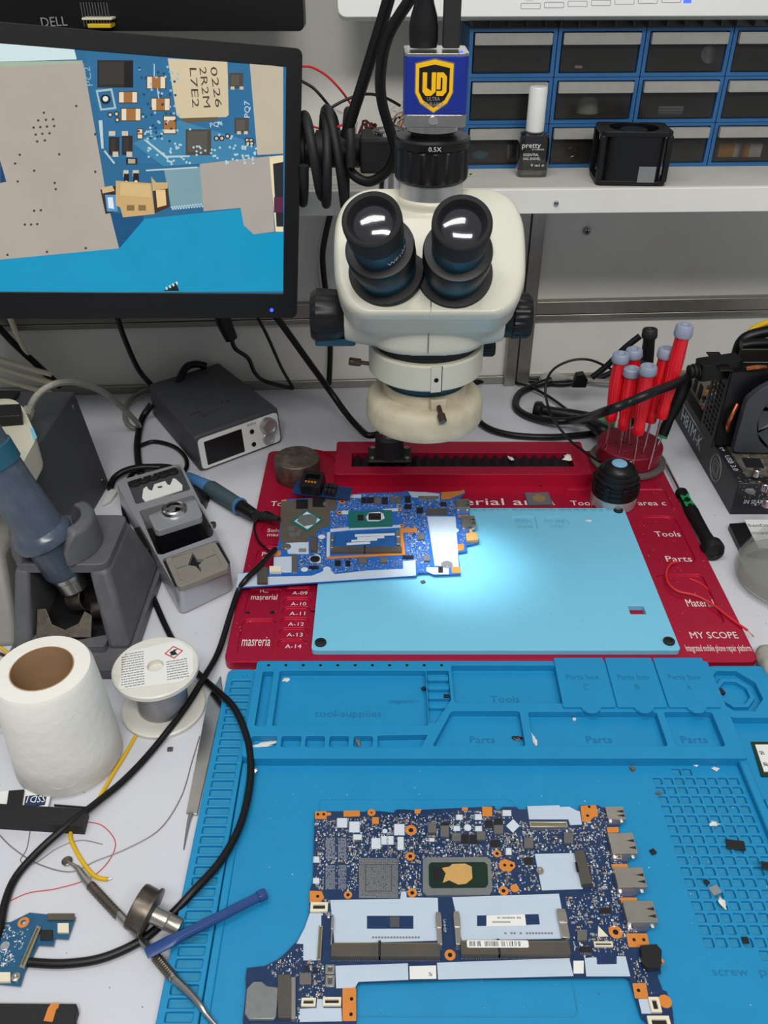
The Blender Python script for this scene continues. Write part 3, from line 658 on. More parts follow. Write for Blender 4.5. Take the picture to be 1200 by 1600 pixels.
# ---------- the lit board on the light blue pad
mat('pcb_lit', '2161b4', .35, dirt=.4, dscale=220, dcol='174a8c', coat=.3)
rb = thing('laptop_motherboard', 'blue laptop motherboard with green processor under the microscope light, half off the pale pad', 'circuit board', (.02,.72,.0155))
B = Board(lambda x, y: (340+x/2.727, 660+y/2.727), .019, rb); POLY = B.poly
out = [(272,335),(296,328),(510,316),(545,322),(600,302),(790,297),(800,292),(885,298),(950,300),(1035,290),(1052,286),(1054,300),(1020,335),(1070,345),(1076,400),(1092,412),(1097,455),(1065,470),(1108,485),(1112,512),(1060,525),(1064,548),(1025,555),(1036,645),(925,650),(900,640),(855,642),(845,655),(780,657),(80,705),(88,643),(235,622),(245,565),(262,500)]
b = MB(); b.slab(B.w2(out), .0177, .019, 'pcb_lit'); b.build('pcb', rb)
for nm, pts, m in (('graphics_shield', [(266,512),(270,338),(508,316),(507,372),(480,376),(478,442),(432,455),(415,480),(385,490),(383,512)],'plate_taupe'),
    ('edge_strip', [(80,703),(88,645),(165,640),(170,660),(400,655),(440,640),(470,620),(500,648),(640,632),(790,625),(790,592),(843,588),(845,653)],'board_white'),
    ('card_shield', [(925,612),(1028,617),(1014,402),(893,402)],'board_white'),('corner_shield', [(918,648),(985,648),(985,620),(890,618),(890,635)],'board_white'),
    ('side_shield', [(300,560),(388,562),(388,510),(290,515)],'board_white'),('side_shield', [(238,640),(318,640),(320,572),(240,575)],'board_white'),
    ('small_shield', [(395,598),(440,600),(440,572),(425,562),(390,575)],'board_white'),('top_shield', [(828,318),(945,332),(945,305),(885,298),(812,296)],'board_white'),
    ('top_shield', [(550,322),(612,322),(612,308),(550,310)],'board_white'),('ground_strip',[(530,392),(560,392),(560,376),(528,378)],'board_white'),
    ('ground_strip',[(480,468),(560,460),(560,448),(480,455)],'board_white'),('ground_strip',[(560,460),(780,448),(780,438),(565,446)],'board_white'),('ground_strip',[(740,380),(770,378),(770,366),(700,370)],'board_white'),
    ('slot_frame',[(464,575),(478,575),(480,468),(466,470)],'board_white')):
    POLY(nm, pts, .0004, m)
Q = [(312,426),(383,469),(452,418),(380,375)]; POLY('graphics_package', Q, .0008, 'substrate_teal', z=.0004); POLY('graphics_ring', [(328,425),(383,459),(438,419),(381,384)], .0002,'ink_white',z=.0012,busy=False)
POLY('graphics_die', [(338,426),(368,448),(418,438),(425,412),(396,396),(350,402)], .0006,'frame_grey',z=.0012,busy=False)
for q in ((335,332,385,370),(405,325,458,362)): B.rect('memory_chip',*q,.0009,'chip_black',z=.0004)
for q in ((298,450,332,470),(305,474,338,494),(338,468,355,490)): B.rect('inductor',*q,.0018,'coil_grey',z=.0003)
POLY('processor', [(562,452),(746,446),(742,376),(556,382)], .0009, 'substrate_teal'); POLY('processor_ring', [(632,408),(640,424),(688,424),(712,412),(706,392),(690,384),(644,388)], .0001,'ink_white',z=.0009,busy=False)
B.rect('processor_die',597,398,622,421,.0005,'silicon',z=.0009,busy=False); B.rect('processor_die',643,392,696,419,.0006,'silicon',z=.0010,busy=False)
POLY('slot_bed', [(490,545),(780,530),(775,462),(500,470)],.0002,'pcb_blue'); 
for q in ((585,478,755,488),(595,490,710,500),(570,502,680,510),(550,514,650,524)): POLY('printed_band',[(q[0],q[3]),(q[2],q[3]-6),(q[2],q[1]-6),(q[0],q[1])],.0001,'ink_white',z=.0002,busy=False)
B.slot(485,538,785,560,.47,[(482,485,496,545),(762,470,776,530)],hh=.003)
POLY('contact_plate',[(466,584),(800,566),(800,556),(466,574)],.0003,'copper_orange',z=.0003,busy=False); POLY('contact_plate',[(783,560),(800,560),(790,470),(850,468),(850,450),(776,452)],.0003,'copper_orange')
for pts in ([(952,328),(990,326),(1052,300),(1050,288),(1030,294),(955,298)],[(998,642),(1035,642),(1033,616),(995,618)],[(1020,548),(1050,545),(1050,518),(1018,520)],[(240,570),(268,568),(268,548),(240,550)],[(272,348),(296,342),(292,328),(272,332)],[(1028,408),(1070,406),(1068,394),(1026,396)]):
    POLY('contact_plate', pts, .0003, 'copper_orange', r=.0008)
for x,y,r in ((531,338,15),(520,385,12),(772,372,12),(784,440,12),(522,455,12),(255,560,16),(281,452,10)): B.ring(x,y,r,hole=.4)
for x,y,r in ((1013,460,15),(443,488,15),(466,625,16),(370,627,15)): B.ring(x,y,r,name='round_pad',m='ink_white',hole=.02)
p = B.pt(977,607); b = MB(fz(p)); b.lathe([(.006,0),(.006,.0005),(.003,.0005),(.003,.0012),(.0012,.0012)],'solder',seg=24); b.build('standoff', rb)
p = B.pt(290,532); b = MB(fz(p)); b.lathe([(.0056,.0003),(.0056,.0007),(.0035,.0007),(.0035,.0016),(.001,.0016)],'tin_plate',seg=24); b.build('standoff', rb)
p = B.pt(415,585); b = MB(fz(p)); b.lathe([(.005,.0003),(.005,.0014),(.0025,.0014),(.0024,.0005)],'chip_black',seg=24); b.build('standoff', rb)
B.usb(1018,340,1070,376,.0045); B.usb(1040,412,1094,456,.0045)
POLY('audio_jack',[(1060,515),(1110,512),(1105,484),(1085,480),(1085,466),(1072,466),(1072,482),(1056,485)],.004,'paste',bev=.0004)
for q in ((395,495,425,555),(170,628,214,694),(890,378,978,396)): B.chip(*q,.0035,'slot_grey','h' if q[0]<800 else 'v',name='card_slot')
for q in ((316,566,340,640),(855,318,942,330)): B.chip(*q,.0015,'tin_plate',name='connector')
B.chip(222,622,272,645,.003,'ivory','v',name='connector')
for q in ((848,366,875,388),(950,342,975,358),(612,322,632,345),(634,322,664,345),(666,322,700,345),(702,322,725,350),(798,318,822,342),(796,352,826,370),(940,618,960,642),(788,570,835,582),(390,615,430,626),(500,592,525,612),(546,592,565,614)): B.chip(*q,.0012,'chip_black',name='chip')
for q in ((668,326,698,350),(735,322,755,345),(762,322,782,345),(600,580,636,606),(692,582,724,602),(852,480,880,504),(880,570,905,595),(450,345,470,360)): B.chip(*q,.002,'coil_grey',name='inductor')
B.rect('code_square',346,538,378,554,.0001,'paper_grey',z=.0004,busy=False)
B.scatter([[(550,305),(810,303),(900,400),(920,610),(740,600),(800,580),(800,440),(740,370),(550,375)],[(470,580),(800,585),(780,622),(480,640)],[(800,440),(890,440),(915,640),(850,640),(845,590),(800,580)],[(420,460),(480,470),(470,570),(400,560)],[(320,565),(470,565),(470,620),(320,645)],[(480,320),(550,320),(550,450),(480,450)],[(850,330),(1010,330),(1060,480),(1020,560),(1015,400),(900,395)]], 1700, 5, ['solder']*6+['cap_tan']*2+['chip_black']*2+['ink_white']*5+['chip_grey']*2)
# ================= MICROSCOPE
mat('lens_glass', '14121c', .03, 0, coat=1, spec=1)
mat('knurl_blue', '2a5263', .35, .6, bump=.3, bscale=1500)
mat('camera_blue', '2b3fa8', .32, .6)
mat('badge_yellow', 'f2b90c', .4); mat('badge_black', '101014', .35)
mat('led_blue', '2030ff', .3, emit=6)
mat('led_cool', 'dfeeff', .3, emit=5)
AX, AY = .037, .700
ms = thing('stereo_microscope', 'cream trinocular stereo microscope on a chrome pole with a camera on top', 'microscope', (AX,AY,.0265))
def cyl(b, r, z0, z1, m, x=AX, y=AY, ch=.001, seg=48, rib=None):
    b.lathe([(max(r-ch,.0001),z0),(r,z0+ch),(r,z1-ch),(max(r-ch,.0001),z1)], m, fz((x,y,0)), seg, rib); return b
# pole and its foot on the platform rail
px_, py_ = .0062, .872
b = MB(); b.box(px_-.0255,py_-.017,.0262,px_+.0265,py_+.017,.0305,'soft_black'); b.build('pole_foot', ms, .002)
b = MB(); b.lathe([(.0175,.0305),(.0168,.034),(.0165,.054),(.0150,.056),(.012,.056)],'soft_black',fz((px_,py_,0))); b.build('pole_collar', ms)
for dx in (-.02,.021):
    for dy in (-.012,.012): b = MB(fz((px_+dx,py_+dy,.0305))); b.lathe([(.0032,0),(.0032,.0012),(.0018,.0014),(.0016,.0006)],'steel',seg=14); b.build('bolt', ms)
zt = PY(603,206,py_).z
b = MB(); cyl(b,.0118,.05,zt,'bright_steel',px_,py_); b.build('pole', ms)
b = MB(); b.lathe([(.0165,zt-.012),(.017,zt-.011),(.017,zt+.001),(.0165,zt+.002),(.0125,zt+.002),(.012,zt-.003)],'bright_steel',fz((px_,py_,0)),seg=36); b.build('pole_cap_ring', ms)
q0 = PY(562,218,.845); q1 = PY(628,272,.845)
b = MB(); b.box(q0.x,.845,q1.z,q1.x,.895,q0.z,'soft_black'); b.build('clamp_block', ms, .002)
zc = (q0.z+q1.z)/2
b = MB(); b.lathe([(.0145,0),(.015,.001),(.015,.15)],'black_plastic',Matrix.Translation((q0.x,.87,zc)) @ Matrix.Rotation(R(-90),4,'Y'),seg=32); b.build('side_bar', ms)
b = MB()
for k in range(4): b.lathe([(.016,.012+k*.02),(.0185,.013+k*.02),(.0185,.022+k*.02),(.016,.023+k*.02)],'soft_black',Matrix.Translation((q0.x,.87,zc)) @ Matrix.Rotation(R(-90),4,'Y'),seg=32)
b.build('bar_collar', ms)
# focus bracket from the pole to the ring holder
b = MB(); b.box(AX-.028,.735,.235,AX+.028,.765,.30,'cream'); b.box(AX-.030,.765,.225,AX+.022,.80,.31,'cream'); b.build('focus_bracket', ms, .003)
b = MB(); b.slab(rr(px_-.022,.795,px_+.022,.897,.01),.255,.285,'cream'); b.build('arm', ms, .003)
for sx,nm in ((1,'focus_knob'),):
    b = MB(); b.lathe([(.004,0),(.004,.03),(.009,.031),(.0095,.033),(.0095,.045),(.008,.047)],'black_plastic',Matrix.Translation((AX+.02,.745,.224)) @ Matrix.Rotation(R(90),4,'Y'),36,(18,.0008,3,4)); b.build(nm, ms)
b = MB(); b.lathe([(.007,0),(.007,.001),(.007,.062),(.005,.063)],'cream',Matrix.Translation((AX-.02,.745,.235)) @ Matrix.Rotation(R(-90),4,'Y'),24); b.build('focus_knob', ms)
# ring holder
b = MB(); b.lathe([(.044,.2255),(.049,.2245),(.0505,.226),(.0505,.247),(.049,.2485),(.044,.2485)],'cream',fz((AX,AY,0)),72); hd = b.build('holder_ring', ms)
b = MB(); ang = -78
M_ = fz((AX,AY,.2365), ang) @ Matrix.Translation((.0503,0,0))
b.M = M_; b.box(-.0015,-.0085,-.0115,.0012,.0005,.0115,'cream'); b.box(-.0012,.0008,-.0115,.0007,.0014,.0115,'hole_black'); b.build('clamp_lug', ms, .0004)
b = MB(M_ @ Matrix.Translation((.0013,-.004,0)) @ Matrix.Rotation(R(90),4,'Y')); b.lathe([(.002,0),(.002,.0003),(.0014,.0003),(.0013,0)],'hole_black',seg=14); b.build('set_screw', ms)
mat('bronze', '5a4a40', .35, .8)
b = MB(fz((AX,AY,.2235),185) @ Matrix.Translation((.0495,0,.006)) @ Matrix.Rotation(R(80),4,'Y')); b.lathe([(.0018,0),(.0018,.008),(.0034,.0085),(.0036,.018),(.003,.019)],'bronze',None,24,(12,.0003,2,3)); b.build('thumb_screw', ms)
# objective barrel and ring light
b = MB(); b.lathe([(.030,.178),(.031,.18),(.031,.205),(.036,.207),(.036,.226)],'knurl_blue',fz((AX,AY,0)),48); b.build('objective', ms)
b = MB(); b.lathe([(.0001,.1785),(.029,.178)],'lens_glass',fz((AX,AY,0)),36,caps=False); b.build('objective_lens', ms)
rl = MB(); T = fz((AX,AY,0))
rl.lathe([(.0335,.176),(.0335,.2125),(.0375,.213),(.0378,.203),(.043,.203),(.0485,.2015),(.0520,.1975),(.0532,.191),(.0534,.183),(.0534,.178),(.0522,.1755),(.048,.1755),(.048,.177),(.037,.177),(.037,.176)],'cream_dirty',T,72,caps=False); r_ = rl.build('ring_light', ms)
b = MB()
for k in range(40):
    for rad in (.0395,.0445):
        a = 2*math.pi*(k+(.5 if rad > .04 else 0))/40; b.lathe([(.0016,0),(.0016,-.0012),(.0008,-.0018)],'led_cool',fz((AX+rad*math.cos(a),AY+rad*math.sin(a),.177)),8)
b.build('led_ring', r_)
T2 = fz((AX,AY,.2070), -76)
b = MB(T2); b.box(.036,-.007,-.005,.0435,.007,.006,'cream_dirty'); b.build('screw_boss', r_, .0008)
b = MB(T2 @ Matrix.Translation((.042,0,0)) @ Matrix.Rotation(R(118),4,'Y')); b.lathe([(.0021,0),(.0021,.009),(.0036,.0095),(.0036,.0165),(.0028,.017)],'bronze',None,24,(12,.0003,2,3)); b.build('thumb_screw', r_)
sp = bpy.data.lights.new('ring_light_lamp','SPOT'); sp.energy = 2.4; sp.spot_size = R(62); sp.spot_blend = .9; sp.shadow_soft_size = .035; sp.color = (.85,.94,1)
so = bpy.data.objects.new('ring_light_lamp', sp); COL.objects.link(so); so.location = (AX+.005,AY,.174); so.rotation_euler = (Vector((.078,.678,.016))-so.location).to_track_quat('-Z','Y').to_euler()
# head
b = MB(); cyl(b,.0455,.247,.262,'black_plastic',ch=.002); b.build('dovetail', ms)
def ell(cx, cy, z, rx, ry, n=48, p=2.6):
    o = []
    for k in range(n):
        a = 2*math.pi*k/n; c, s_ = math.cos(a), math.sin(a)
        o.append((cx+rx*abs(c)**(2/p)*(1 if c > 0 else -1), cy+ry*abs(s_)**(2/p)*(1 if s_ > 0 else -1), z))
    return o
b = MB(); b.loft([ell(AX,AY,.2575,.050,.050),ell(AX,AY,.262,.0535,.052),ell(AX,AY,.28,.056,.053),ell(AX,.698,.296,.058,.058),ell(AX,.70,.312,.062,.062),ell(AX,.705,.34,.062,.06),ell(AX,.71,.365,.045,.04)],'cream')
Lp = Vector((AX-.001,.622,.304)); e = Vector((0,.75,.66)).normalized(); n_ = Vector((0,-.66,.75)).normalized()
def sec(back, k, s0=0, s1=0):
    pts = [(-.054,0),(.054,0),(.067,.010),(.0745,.030),(.076,.060),(.075,.084),(.068,.102),(.052,.112),(-.052,.112),(-.068,.102),(-.075,.084),(-.076,.060),(-.0745,.030),(-.067,.010)]
    pts = rnd([(x*k, (s-.05)*k+.05+s0) for x, s in pts], .010, 3)
    return [tuple(Lp+Vector((1,0,0))*x+e*s+n_*-back) for x, s in pts]
b.loft([sec(-.002,.955),sec(.001,.985),sec(.006,1),sec(.030,.985),sec(.050,.90)],'cream')
b.lathe([(.020,0),(.021,.003),(.026,.035),(.026,.098),(.021,.130),(.020,.133)],'cream',Matrix.Translation((AX-.072+.002,.682,.279)) @ Matrix.Rotation(R(90),4,'Y'),32)
b.lathe([(.026,.33),(.0275,.34),(.0275,.372),(.026,.374)],'cream',T,40)
hdm = b.build('head', ms)
rm = hdm.modifiers.new('r','REMESH'); rm.mode = 'VOXEL'; rm.voxel_size = .0014; rm.use_smooth_shade = True
s_ = hdm.modifiers.new('s','SMOOTH'); s_.factor = .5; s_.iterations = 4
b = MB(); w_ = .00035
def strip(pts, m='dark_steel'):
    for a, c in zip(pts, pts[1:]):
        a, c = Vector(a), Vector(c); x = Vector((w_,0,0)); b.add([a-x,a+x,c+x,c-x],[(0,1,2,3)],m)
strip([Lp+e*.108+n_*.0027, Lp+e*.006+n_*.0027, Vector((AX-.001,.6205,.3045))]); strip([Vector((AX-.001,.6385,.297)),Vector((AX-.001,.6455,.282)),Vector((AX-.001,.6462,.262))]); b.build('seam_line', ms, recalc=False)
# knobs
M_ = Matrix.Translation((.094,.682,.280)) @ Matrix.Rotation(R(90),4,'Y')
b = MB(M_); b.lathe([(.0175,0),(.0182,.001),(.0182,.012),(.0175,.013),(.0192,.014),(.0188,.026),(.0165,.029),(.0001,.0295)],'black_plastic',None,72,(20,.0011,4,5)); zk = b.build('zoom_knob', ms)
b = Words(); b.text('-0.7', (.0955,.6635,.284), (1,0,0), (0,.1,1), .010, .0038, 'white_ink', .0003); b.build(None, zk)
M_ = Matrix.Translation((-.032,.682,.280)) @ Matrix.Rotation(R(-90),4,'Y')
b = MB(M_); b.lathe([(.0175,0),(.019,.002),(.0215,.008),(.0225,.024),(.019,.029),(.0001,.030)],'black_plastic',None,64,(16,.0006,2,3)); zk = b.build('zoom_knob', ms)
b = MB(); b.slab(rr(-.058,.668,-.024,.70,.003),.2585,.2645,'knurl_blue'); b.build('knob_guard', zk, .001)
# eyepieces
for bx, d, up0 in (((.003,.652,.325),(-.135,-.70,.71),.0065),((.0545,.652,.323),(-.01,-.70,.70),.0065)):
    d = Vector(d).normalized(); M_ = Matrix.Translation(Vector(bx)+d*up0) @ Matrix.Scale(.95,4) @ d.to_track_quat('Z','Y').to_matrix().to_4x4()
    ep = MB(M_); ep.lathe([(.028,-.010),(.0305,-.002),(.0312,.003),(.0305,.0055),(.0245,.0065)],'soft_black',None,56); eo = ep.build('eyepiece', ms)
    b = MB(M_); b.lathe([(.0243,.006),(.0248,.007),(.0248,.016)],'knurl_blue',None,96,(48,.0003,1,1)); b.lathe([(.0248,.016),(.0255,.0165),(.0255,.026),(.0245,.027)],'knurl_blue',None,96,(48,.0004,1,2)); b.build('diopter_ring', eo)
    b = MB(M_); b.lathe([(.0245,.026),(.027,.028),(.0272,.040),(.0262,.0425),(.021,.0435)],'black_plastic',None,56); b.build('shoulder_ring', eo)
    b = MB(M_); b.lathe([(.0205,.0425),(.0205,.062)],'knurl_blue',None,56); b.build('ocular_barrel', eo)
    b = MB(M_); b.lathe([(.0205,.061),(.0215,.063),(.0222,.080),(.0219,.0835),(.0205,.0845),(.0182,.0835),(.0165,.080),(.0158,.078)],'rubber',None,56,caps=False); b.build('eyecup', eo)
    b = MB(M_); b.lathe([(.0168,.0785),(.013,.0805),(.008,.0818),(.004,.0822),(.0001,.0823)],'lens_glass',None,48); b.build('ocular_lens', eo)
    b = MB(M_)
    if bx[0] < .02:
        vs, fs = txt('WF10X'); k = len(b.v)
        b.add([(.0207*math.cos(R(-62+p[0]*62)), .0207*math.sin(R(-62+p[0]*62)), .0475+p[1]*.0045) for p in vs], fs, 'white_ink'); b.build('lettering', eo, recalc=False)
# camera adapter
b = MB(); cyl(b,.0252,.371,.386,'satin_steel'); b.build('adapter_flange', ms)
b = MB(); b.lathe([(.027,.386),(.0285,.388),(.0288,.391),(.0288,.409),(.0275,.4105),(.0288,.411),(.0292,.413),(.0292,.4165),(.0275,.418),(.017,.4185)],'black_plastic',T,96,(16,.0015,2,3)); ad = b.build('reduction_lens', ms)
b = Words(); b.text('0.5X',(AX-.004,AY-.0291,.4122),(1,0,0),(0,0,1),.0095,.0032,'white_ink',.0004); b.build(None, ad)
b = MB(); cyl(b,.0165,.417,.424,'black_plastic'); cyl(b,.0205,.4215,.4285,'steel'); b.build('c_mount', ms)
cm = MB(); cm.slab(rr(AX-.0225,AY-.0225,AX+.0235,AY+.0225,.004),.4275,.436,'steel'); co_ = cm.build('camera_base', ms, .0008)
b = MB(); b.slab(rr(AX-.0225,AY-.0225,AX+.0235,AY+.0225,.004),.436,.474,'camera_blue'); co = b.build('camera_housing', ms, .0006)
b = MB(); b.slab(rr(AX-.0225,AY-.0225,AX+.0235,AY+.0225,.004),.474,.476,'steel'); b.build('camera_top_plate', ms, .0006)
b = MB(Matrix.Translation((AX-.001,AY-.0226,.432)) @ Matrix.Rotation(R(90),4,'X')); b.lathe([(.0035,0),(.0035,.0008),(.003,.0012),(.0001,.0013)],'bright_steel',None,20); b.build('round_screw', co_)
# shield badge
S = [(0,.5),(.5,.42),(.5,-.12),(.36,-.32),(0,-.5),(-.36,-.32),(-.5,-.12),(-.5,.42)]
F_ = frame((AX-.001,AY-.0226,.455),(1,0,0),(0,-1,0)); b = MB(F_)
for k, m, z in ((1,'steel',.0001),(.95,'badge_yellow',.0002),(.78,'badge_black',.0003)):
    b.slab([(x*.028*k, y*.036*k) for x, y in S], 0, z, m)
bd = b.build('shield_badge', co)
b = MB(F_); z = .0004; w = .0022
for g in ([(-.0088,.009),(-.0055,.009),(-.0055,-.001),(-.002,-.003),(-.002,.009),(.0012,.009),(.0012,-.0035),(-.0022,-.0062),(-.0062,-.0062),(-.0088,-.0035)],
          [(.0018,.009),(.0068,.009),(.0094,.0064),(.0094,-.0035),(.0068,-.0062),(.0018,-.0062),(.0018,-.003),(.0058,-.003),(.0062,-.002),(.0062,.005),(.0055,.0058),(.0048,.0058),(.0048,-.002),(.0018,-.002)]):
    b.slab([(x*.95, y) for x, y in g], .0003, .0005, 'badge_yellow')
b.build('emblem', bd)
b = Words('lettering', F_); b.text('ULTRA',(-.0048,-.0095,.0004),(1,0,0),(0,1,0),.0092,.0026,'grey_ink',.0001); b.text('DURABLE',(-.0072,-.0132,.0004),(1,0,0),(0,1,0),.0140,.0028,'grey_ink',.0001); b.build(None, bd)
b = MB(); b.lathe([(.0014,0),(.0012,.0006),(.0001,.001)],'led_blue',fz((AX+.018,AY-.017,.4762)),14); b.build('status_light', co)
# plugged-in leads
def cable(name, label, pts, r, m='cable_black', cat='cable', n=8, group=None, parts=None):
    b = MB(); b.tube(pts, r, m, n=n, seg=12); return tag(b.build(name, org=tuple(pts[0])), label, cat, group)
hx = PY(662,60,AY).x
t = thing('video_cable', 'black thick-necked video lead plugged into the top of the blue camera', 'cable', (hx,AY,.4765))
b = MB(); b.loft([[(hx+x*w, AY+.002+y*d, z) for x, y in circ(0,0,1,24)] for w, d, z in ((.0098,.006,.4768),(.0105,.0068,.482),(.0105,.0068,.490),(.0095,.0062,.497),(.007,.0055,.505),(.0058,.0055,.513),(.0055,.0055,.53))],'black_plastic'); b.build('plug', t)
b = MB(); b.tube([(hx,AY+.002,.52),(hx,AY+.003,.56),(hx-.005,AY+.01,.60)],.0045,'cable_black'); b.build('lead', t)
ux = PY(705,60,AY).x
t = thing('usb_cable', 'black square usb plug beside the thick video plug on the camera', 'cable', (ux,AY,.4765))
b = MB(); b.box(ux-.0062,AY-.003,.4768,ux+.0062,AY+.006,.512,'soft_black'); b.build('plug', t, .001)
b = MB(); b.tube([(ux,AY+.002,.511),(ux,AY+.003,.55),(ux+.004,AY+.01,.60)],.0038,'cable_black'); b.build('lead', t)
q = lambda x, y, d: tuple(PY(x, y, d))
cable('power_cable','thick straight black cable slanting down behind the microscope camera to the side bar',[q(614,-30,.80),q(604,10,.805),q(570,120,.825),q(540,213,.845)],.0052)
cable('looped_cable','black cable curving in an S past the camera and under the clamp block',[q(660,-30,.78),q(640,0,.78),q(607,55,.785),q(595,110,.79),q(597,160,.80),q(613,215,.81),q(618,238,.815),q(604,268,.825),(PY(575,284,.83)[0],.83,PY(575,284,.83)[2]),q(548,268,.84),q(545,240,.85)],.0046)
pts = []
for k in range(4*12+1):
    a = 2*math.pi*k/12; x = q0.x-.012-.011*k/12+.006*math.sin(a*.5); pts.append((x+.004*math.cos(a), .868-.034*math.cos(a)-.004*math.sin(a*1.7), zc-.006+.04*math.sin(a)*(1+.1*math.sin(k*.9))))
cable('coiled_cable','black braided cable coiled round the side bar left of the microscope',pts,.0044,'soft_black',n=3)
# ================= FRONT MONITOR
BR = Vector((-.0881,.82,.2215)); W_ = Vector((.95672293,.27021607,-.10800235)); U_ = Vector((.06541345,.16194357,.98462956)); MF = frame(BR, W_, W_.cross(U_)); MH = .2405
mn = thing('computer_monitor', 'black monitor showing the magnified circuit board in front of the other screen', 'monitor', tuple(BR))
b = MB(MF); b.slab(rr(-.44,0,0,MH,.006), -.024, 0, 'black_plastic', [([(-.428,.0243),(-.0142,.0243),(-.0142,MH-.0155),(-.428,MH-.0155)], .0018, 'badge_black')]); b.build('housing', mn, .0015)
b = MB(MF); b.slab(rr(-.40,.03,-.05,MH-.03,.02), -.045, -.0239, 'black_plastic'); b.build('rear_shell', mn, .003)
def emat(h):
    n = 'screen_'+h
    if n not in MATS:
        m = mat(n, h, .25, emit=.93, dirt=.16, dscale=22); bs = m.node_tree.nodes['Principled BSDF']; bs.inputs['Base Color'].default_value = (.005,.005,.005,1)
        for l in [l for l in m.node_tree.links if l.to_socket.name == 'Base Color']: m.node_tree.links.remove(l)
    return n
nm = MF.to_3x3().col[2]
def sl(px, py):       # photo point on the screen -> screen coordinates
    d = ray(px, py); o = Vector((0,0,CAM_H)); t = (BR+nm*-.0016-o).dot(nm)/d.dot(nm); p = MF.inverted() @ (o+d*t); return p.x, p.y
z1 = lambda x, y: sl(x/2.5, y/2.5)
b = MB(MF); lvl = [0]
def pg(pts, h, up=1):
    lvl[0] += up*.00002; w = [z1(*p) for p in pts]
    a = sum(w[i-1][0]*w[i][1]-w[i][0]*w[i-1][1] for i in range(len(w)))
    if a < 0: w = w[::-1]
    b.add([(x,y,-.0016+lvl[0]) for x, y in w], [tuple(range(len(w)))], emat(h))
def pr(x0,y0,x1,y1,h,up=1,sk=0): pg([(x0,y0),(x1,y0+sk),(x1,y1+sk),(x0,y1)], h, up)
def pc(x,y,r,h,up=1): pg([(x+r*math.cos(k*.6283),y+r*math.sin(k*.6283)) for k in range(10)], h, up)
E0 = z1(1106,255); 
lvl[0] += .00002; b.add([(x,y,-.0016+lvl[0]) for x,y in ((-.428,.0243),(-.0142,.0243),(-.0142,MH-.0155),(-.428,MH-.0155))],[(0,1,2,3)],emat('2a6a94'))
r2 = random.Random(4)
pg([(330,200),(1106,258),(1106,420),(1000,600),(560,640),(420,600)],'2b6f9c')
pg([(640,660),(790,650),(795,800),(670,815)],'7fa3ad'); pg([(520,560),(700,470),(1000,560),(1000,620),(640,650)],'3f86ad')
pg([(0,1015),(465,970),(565,855),(945,815),(955,885),(990,915),(1106,905),(1106,1137),(-460,1150),(-460,1056)],'0a98c4')
for k in range(14): r2.uniform(0,1)
pg([(430,830),(560,840),(560,860),(465,972)],'12527f')
pg([(-460,133),(290,193),(300,232),(-460,255)],'d2e9ea'); pg([(-460,250),(322,236),(322,252),(-460,285)],'a9b8a0')
pg([(-460,285),(325,245),(395,640),(410,735),(430,830),(465,970),(-460,1058)],'b3aa9f'); 
pg([(0,625),(25,710),(0,715)],'14406c')
pg([(780,640),(1055,610),(1072,905),(990,915),(952,880),(940,812),(795,825)],'aea79f'); pg([(975,246),(1106,262),(1106,600),(1005,605)],'c4b9a2')
pg([(1052,612),(1106,606),(1106,905),(1076,905)],'ecdcb4'); pg([(1066,640),(1106,632),(1106,885),(1080,885)],'26262e')
pr(1070,770,1106,830,'5a2740')
pg([(655,228),(888,242),(893,448),(884,457),(705,462),(690,450)],'d8c8a6'); pg([(700,462),(850,457),(850,470),(730,480)],'6a5a44')
for q in ((380,235,520,342),(425,535,467,606),(476,530,518,606),(725,505,825,606),(895,285,950,345),(915,460,972,520)):
    pr(*q,'2b2724' if q[0]<600 else '4b4742'); pr(q[0]+8,q[1]+8,q[2]-16,q[3]-12,'38332f' if q[0]<600 else '5a554e')
pr(484,240,520,342,'141214')
for q in ((575,300,645,345),(465,360,535,400),(475,425,548,470),(592,385,662,430)):
    pr(q[0]-4,q[1]-4,q[2]+4,q[3]+4,'57442e'); pr(*q,'e9dcc4'); pr(q[0]+18,q[1],q[2]-18,q[3],'a8713c')
for q in ((640,455,685,520),(538,505,555,540)): pr(q[0]-4,q[1]-4,q[2]+4,q[3]+4,'57442e'); pr(*q,'e9dcc4'); pr(q[0],q[1]+14,q[2],q[3]-14,'a8713c')
pg([(374,352),(438,345),(455,425),(392,432)],'a8c4c8'); pg([(382,360),(432,354),(446,418),(398,424)],'2a6a94'); pc(412,388,20,'14161c'); pc(412,386,11,'e6e6e2')
for x,y in ((430,448),(455,445),(458,468),(845,540),(866,540),(888,532),(965,548),(980,548),(968,560),(982,560)): pc(x,y,11,'2a2a2c'); pc(x,y,6,'d8c8b0')
for q in ((425,512,450,530),(476,512,500,530),(440,592,462,612),(494,592,516,612),(482,664,502,690),(518,664,542,690),(900,338,915,350),(935,338,950,350),(925,512,940,524),(952,512,967,524)): pr(*q,'cfc4ae')
pr(484,678,504,712,'1c1a1a'); pr(520,676,542,712,'1c1a1a'); pc(493,712,7,'f0dcae'); pc(531,710,7,'f0dcae'); pr(492,616,536,642,'2a221e'); pr(500,620,528,638,'b8a890')
pg([(392,740),(455,725),(460,825),(412,835)],'352a22'); pg([(398,732),(438,724),(448,745),(400,755)],'d6b582'); pg([(410,760),(455,760),(460,825),(418,825)],'5a96cc'); pg([(420,770),(440,770),(446,815),(424,812)],'e8eef4')
pg([(596,735),(655,712),(662,808),(604,832)],'40301f'); pg([(608,742),(645,740),(650,800),(614,810)],'ecc890'); pg([(590,690),(610,712),(655,712),(655,735),(596,745)],'cdae78')
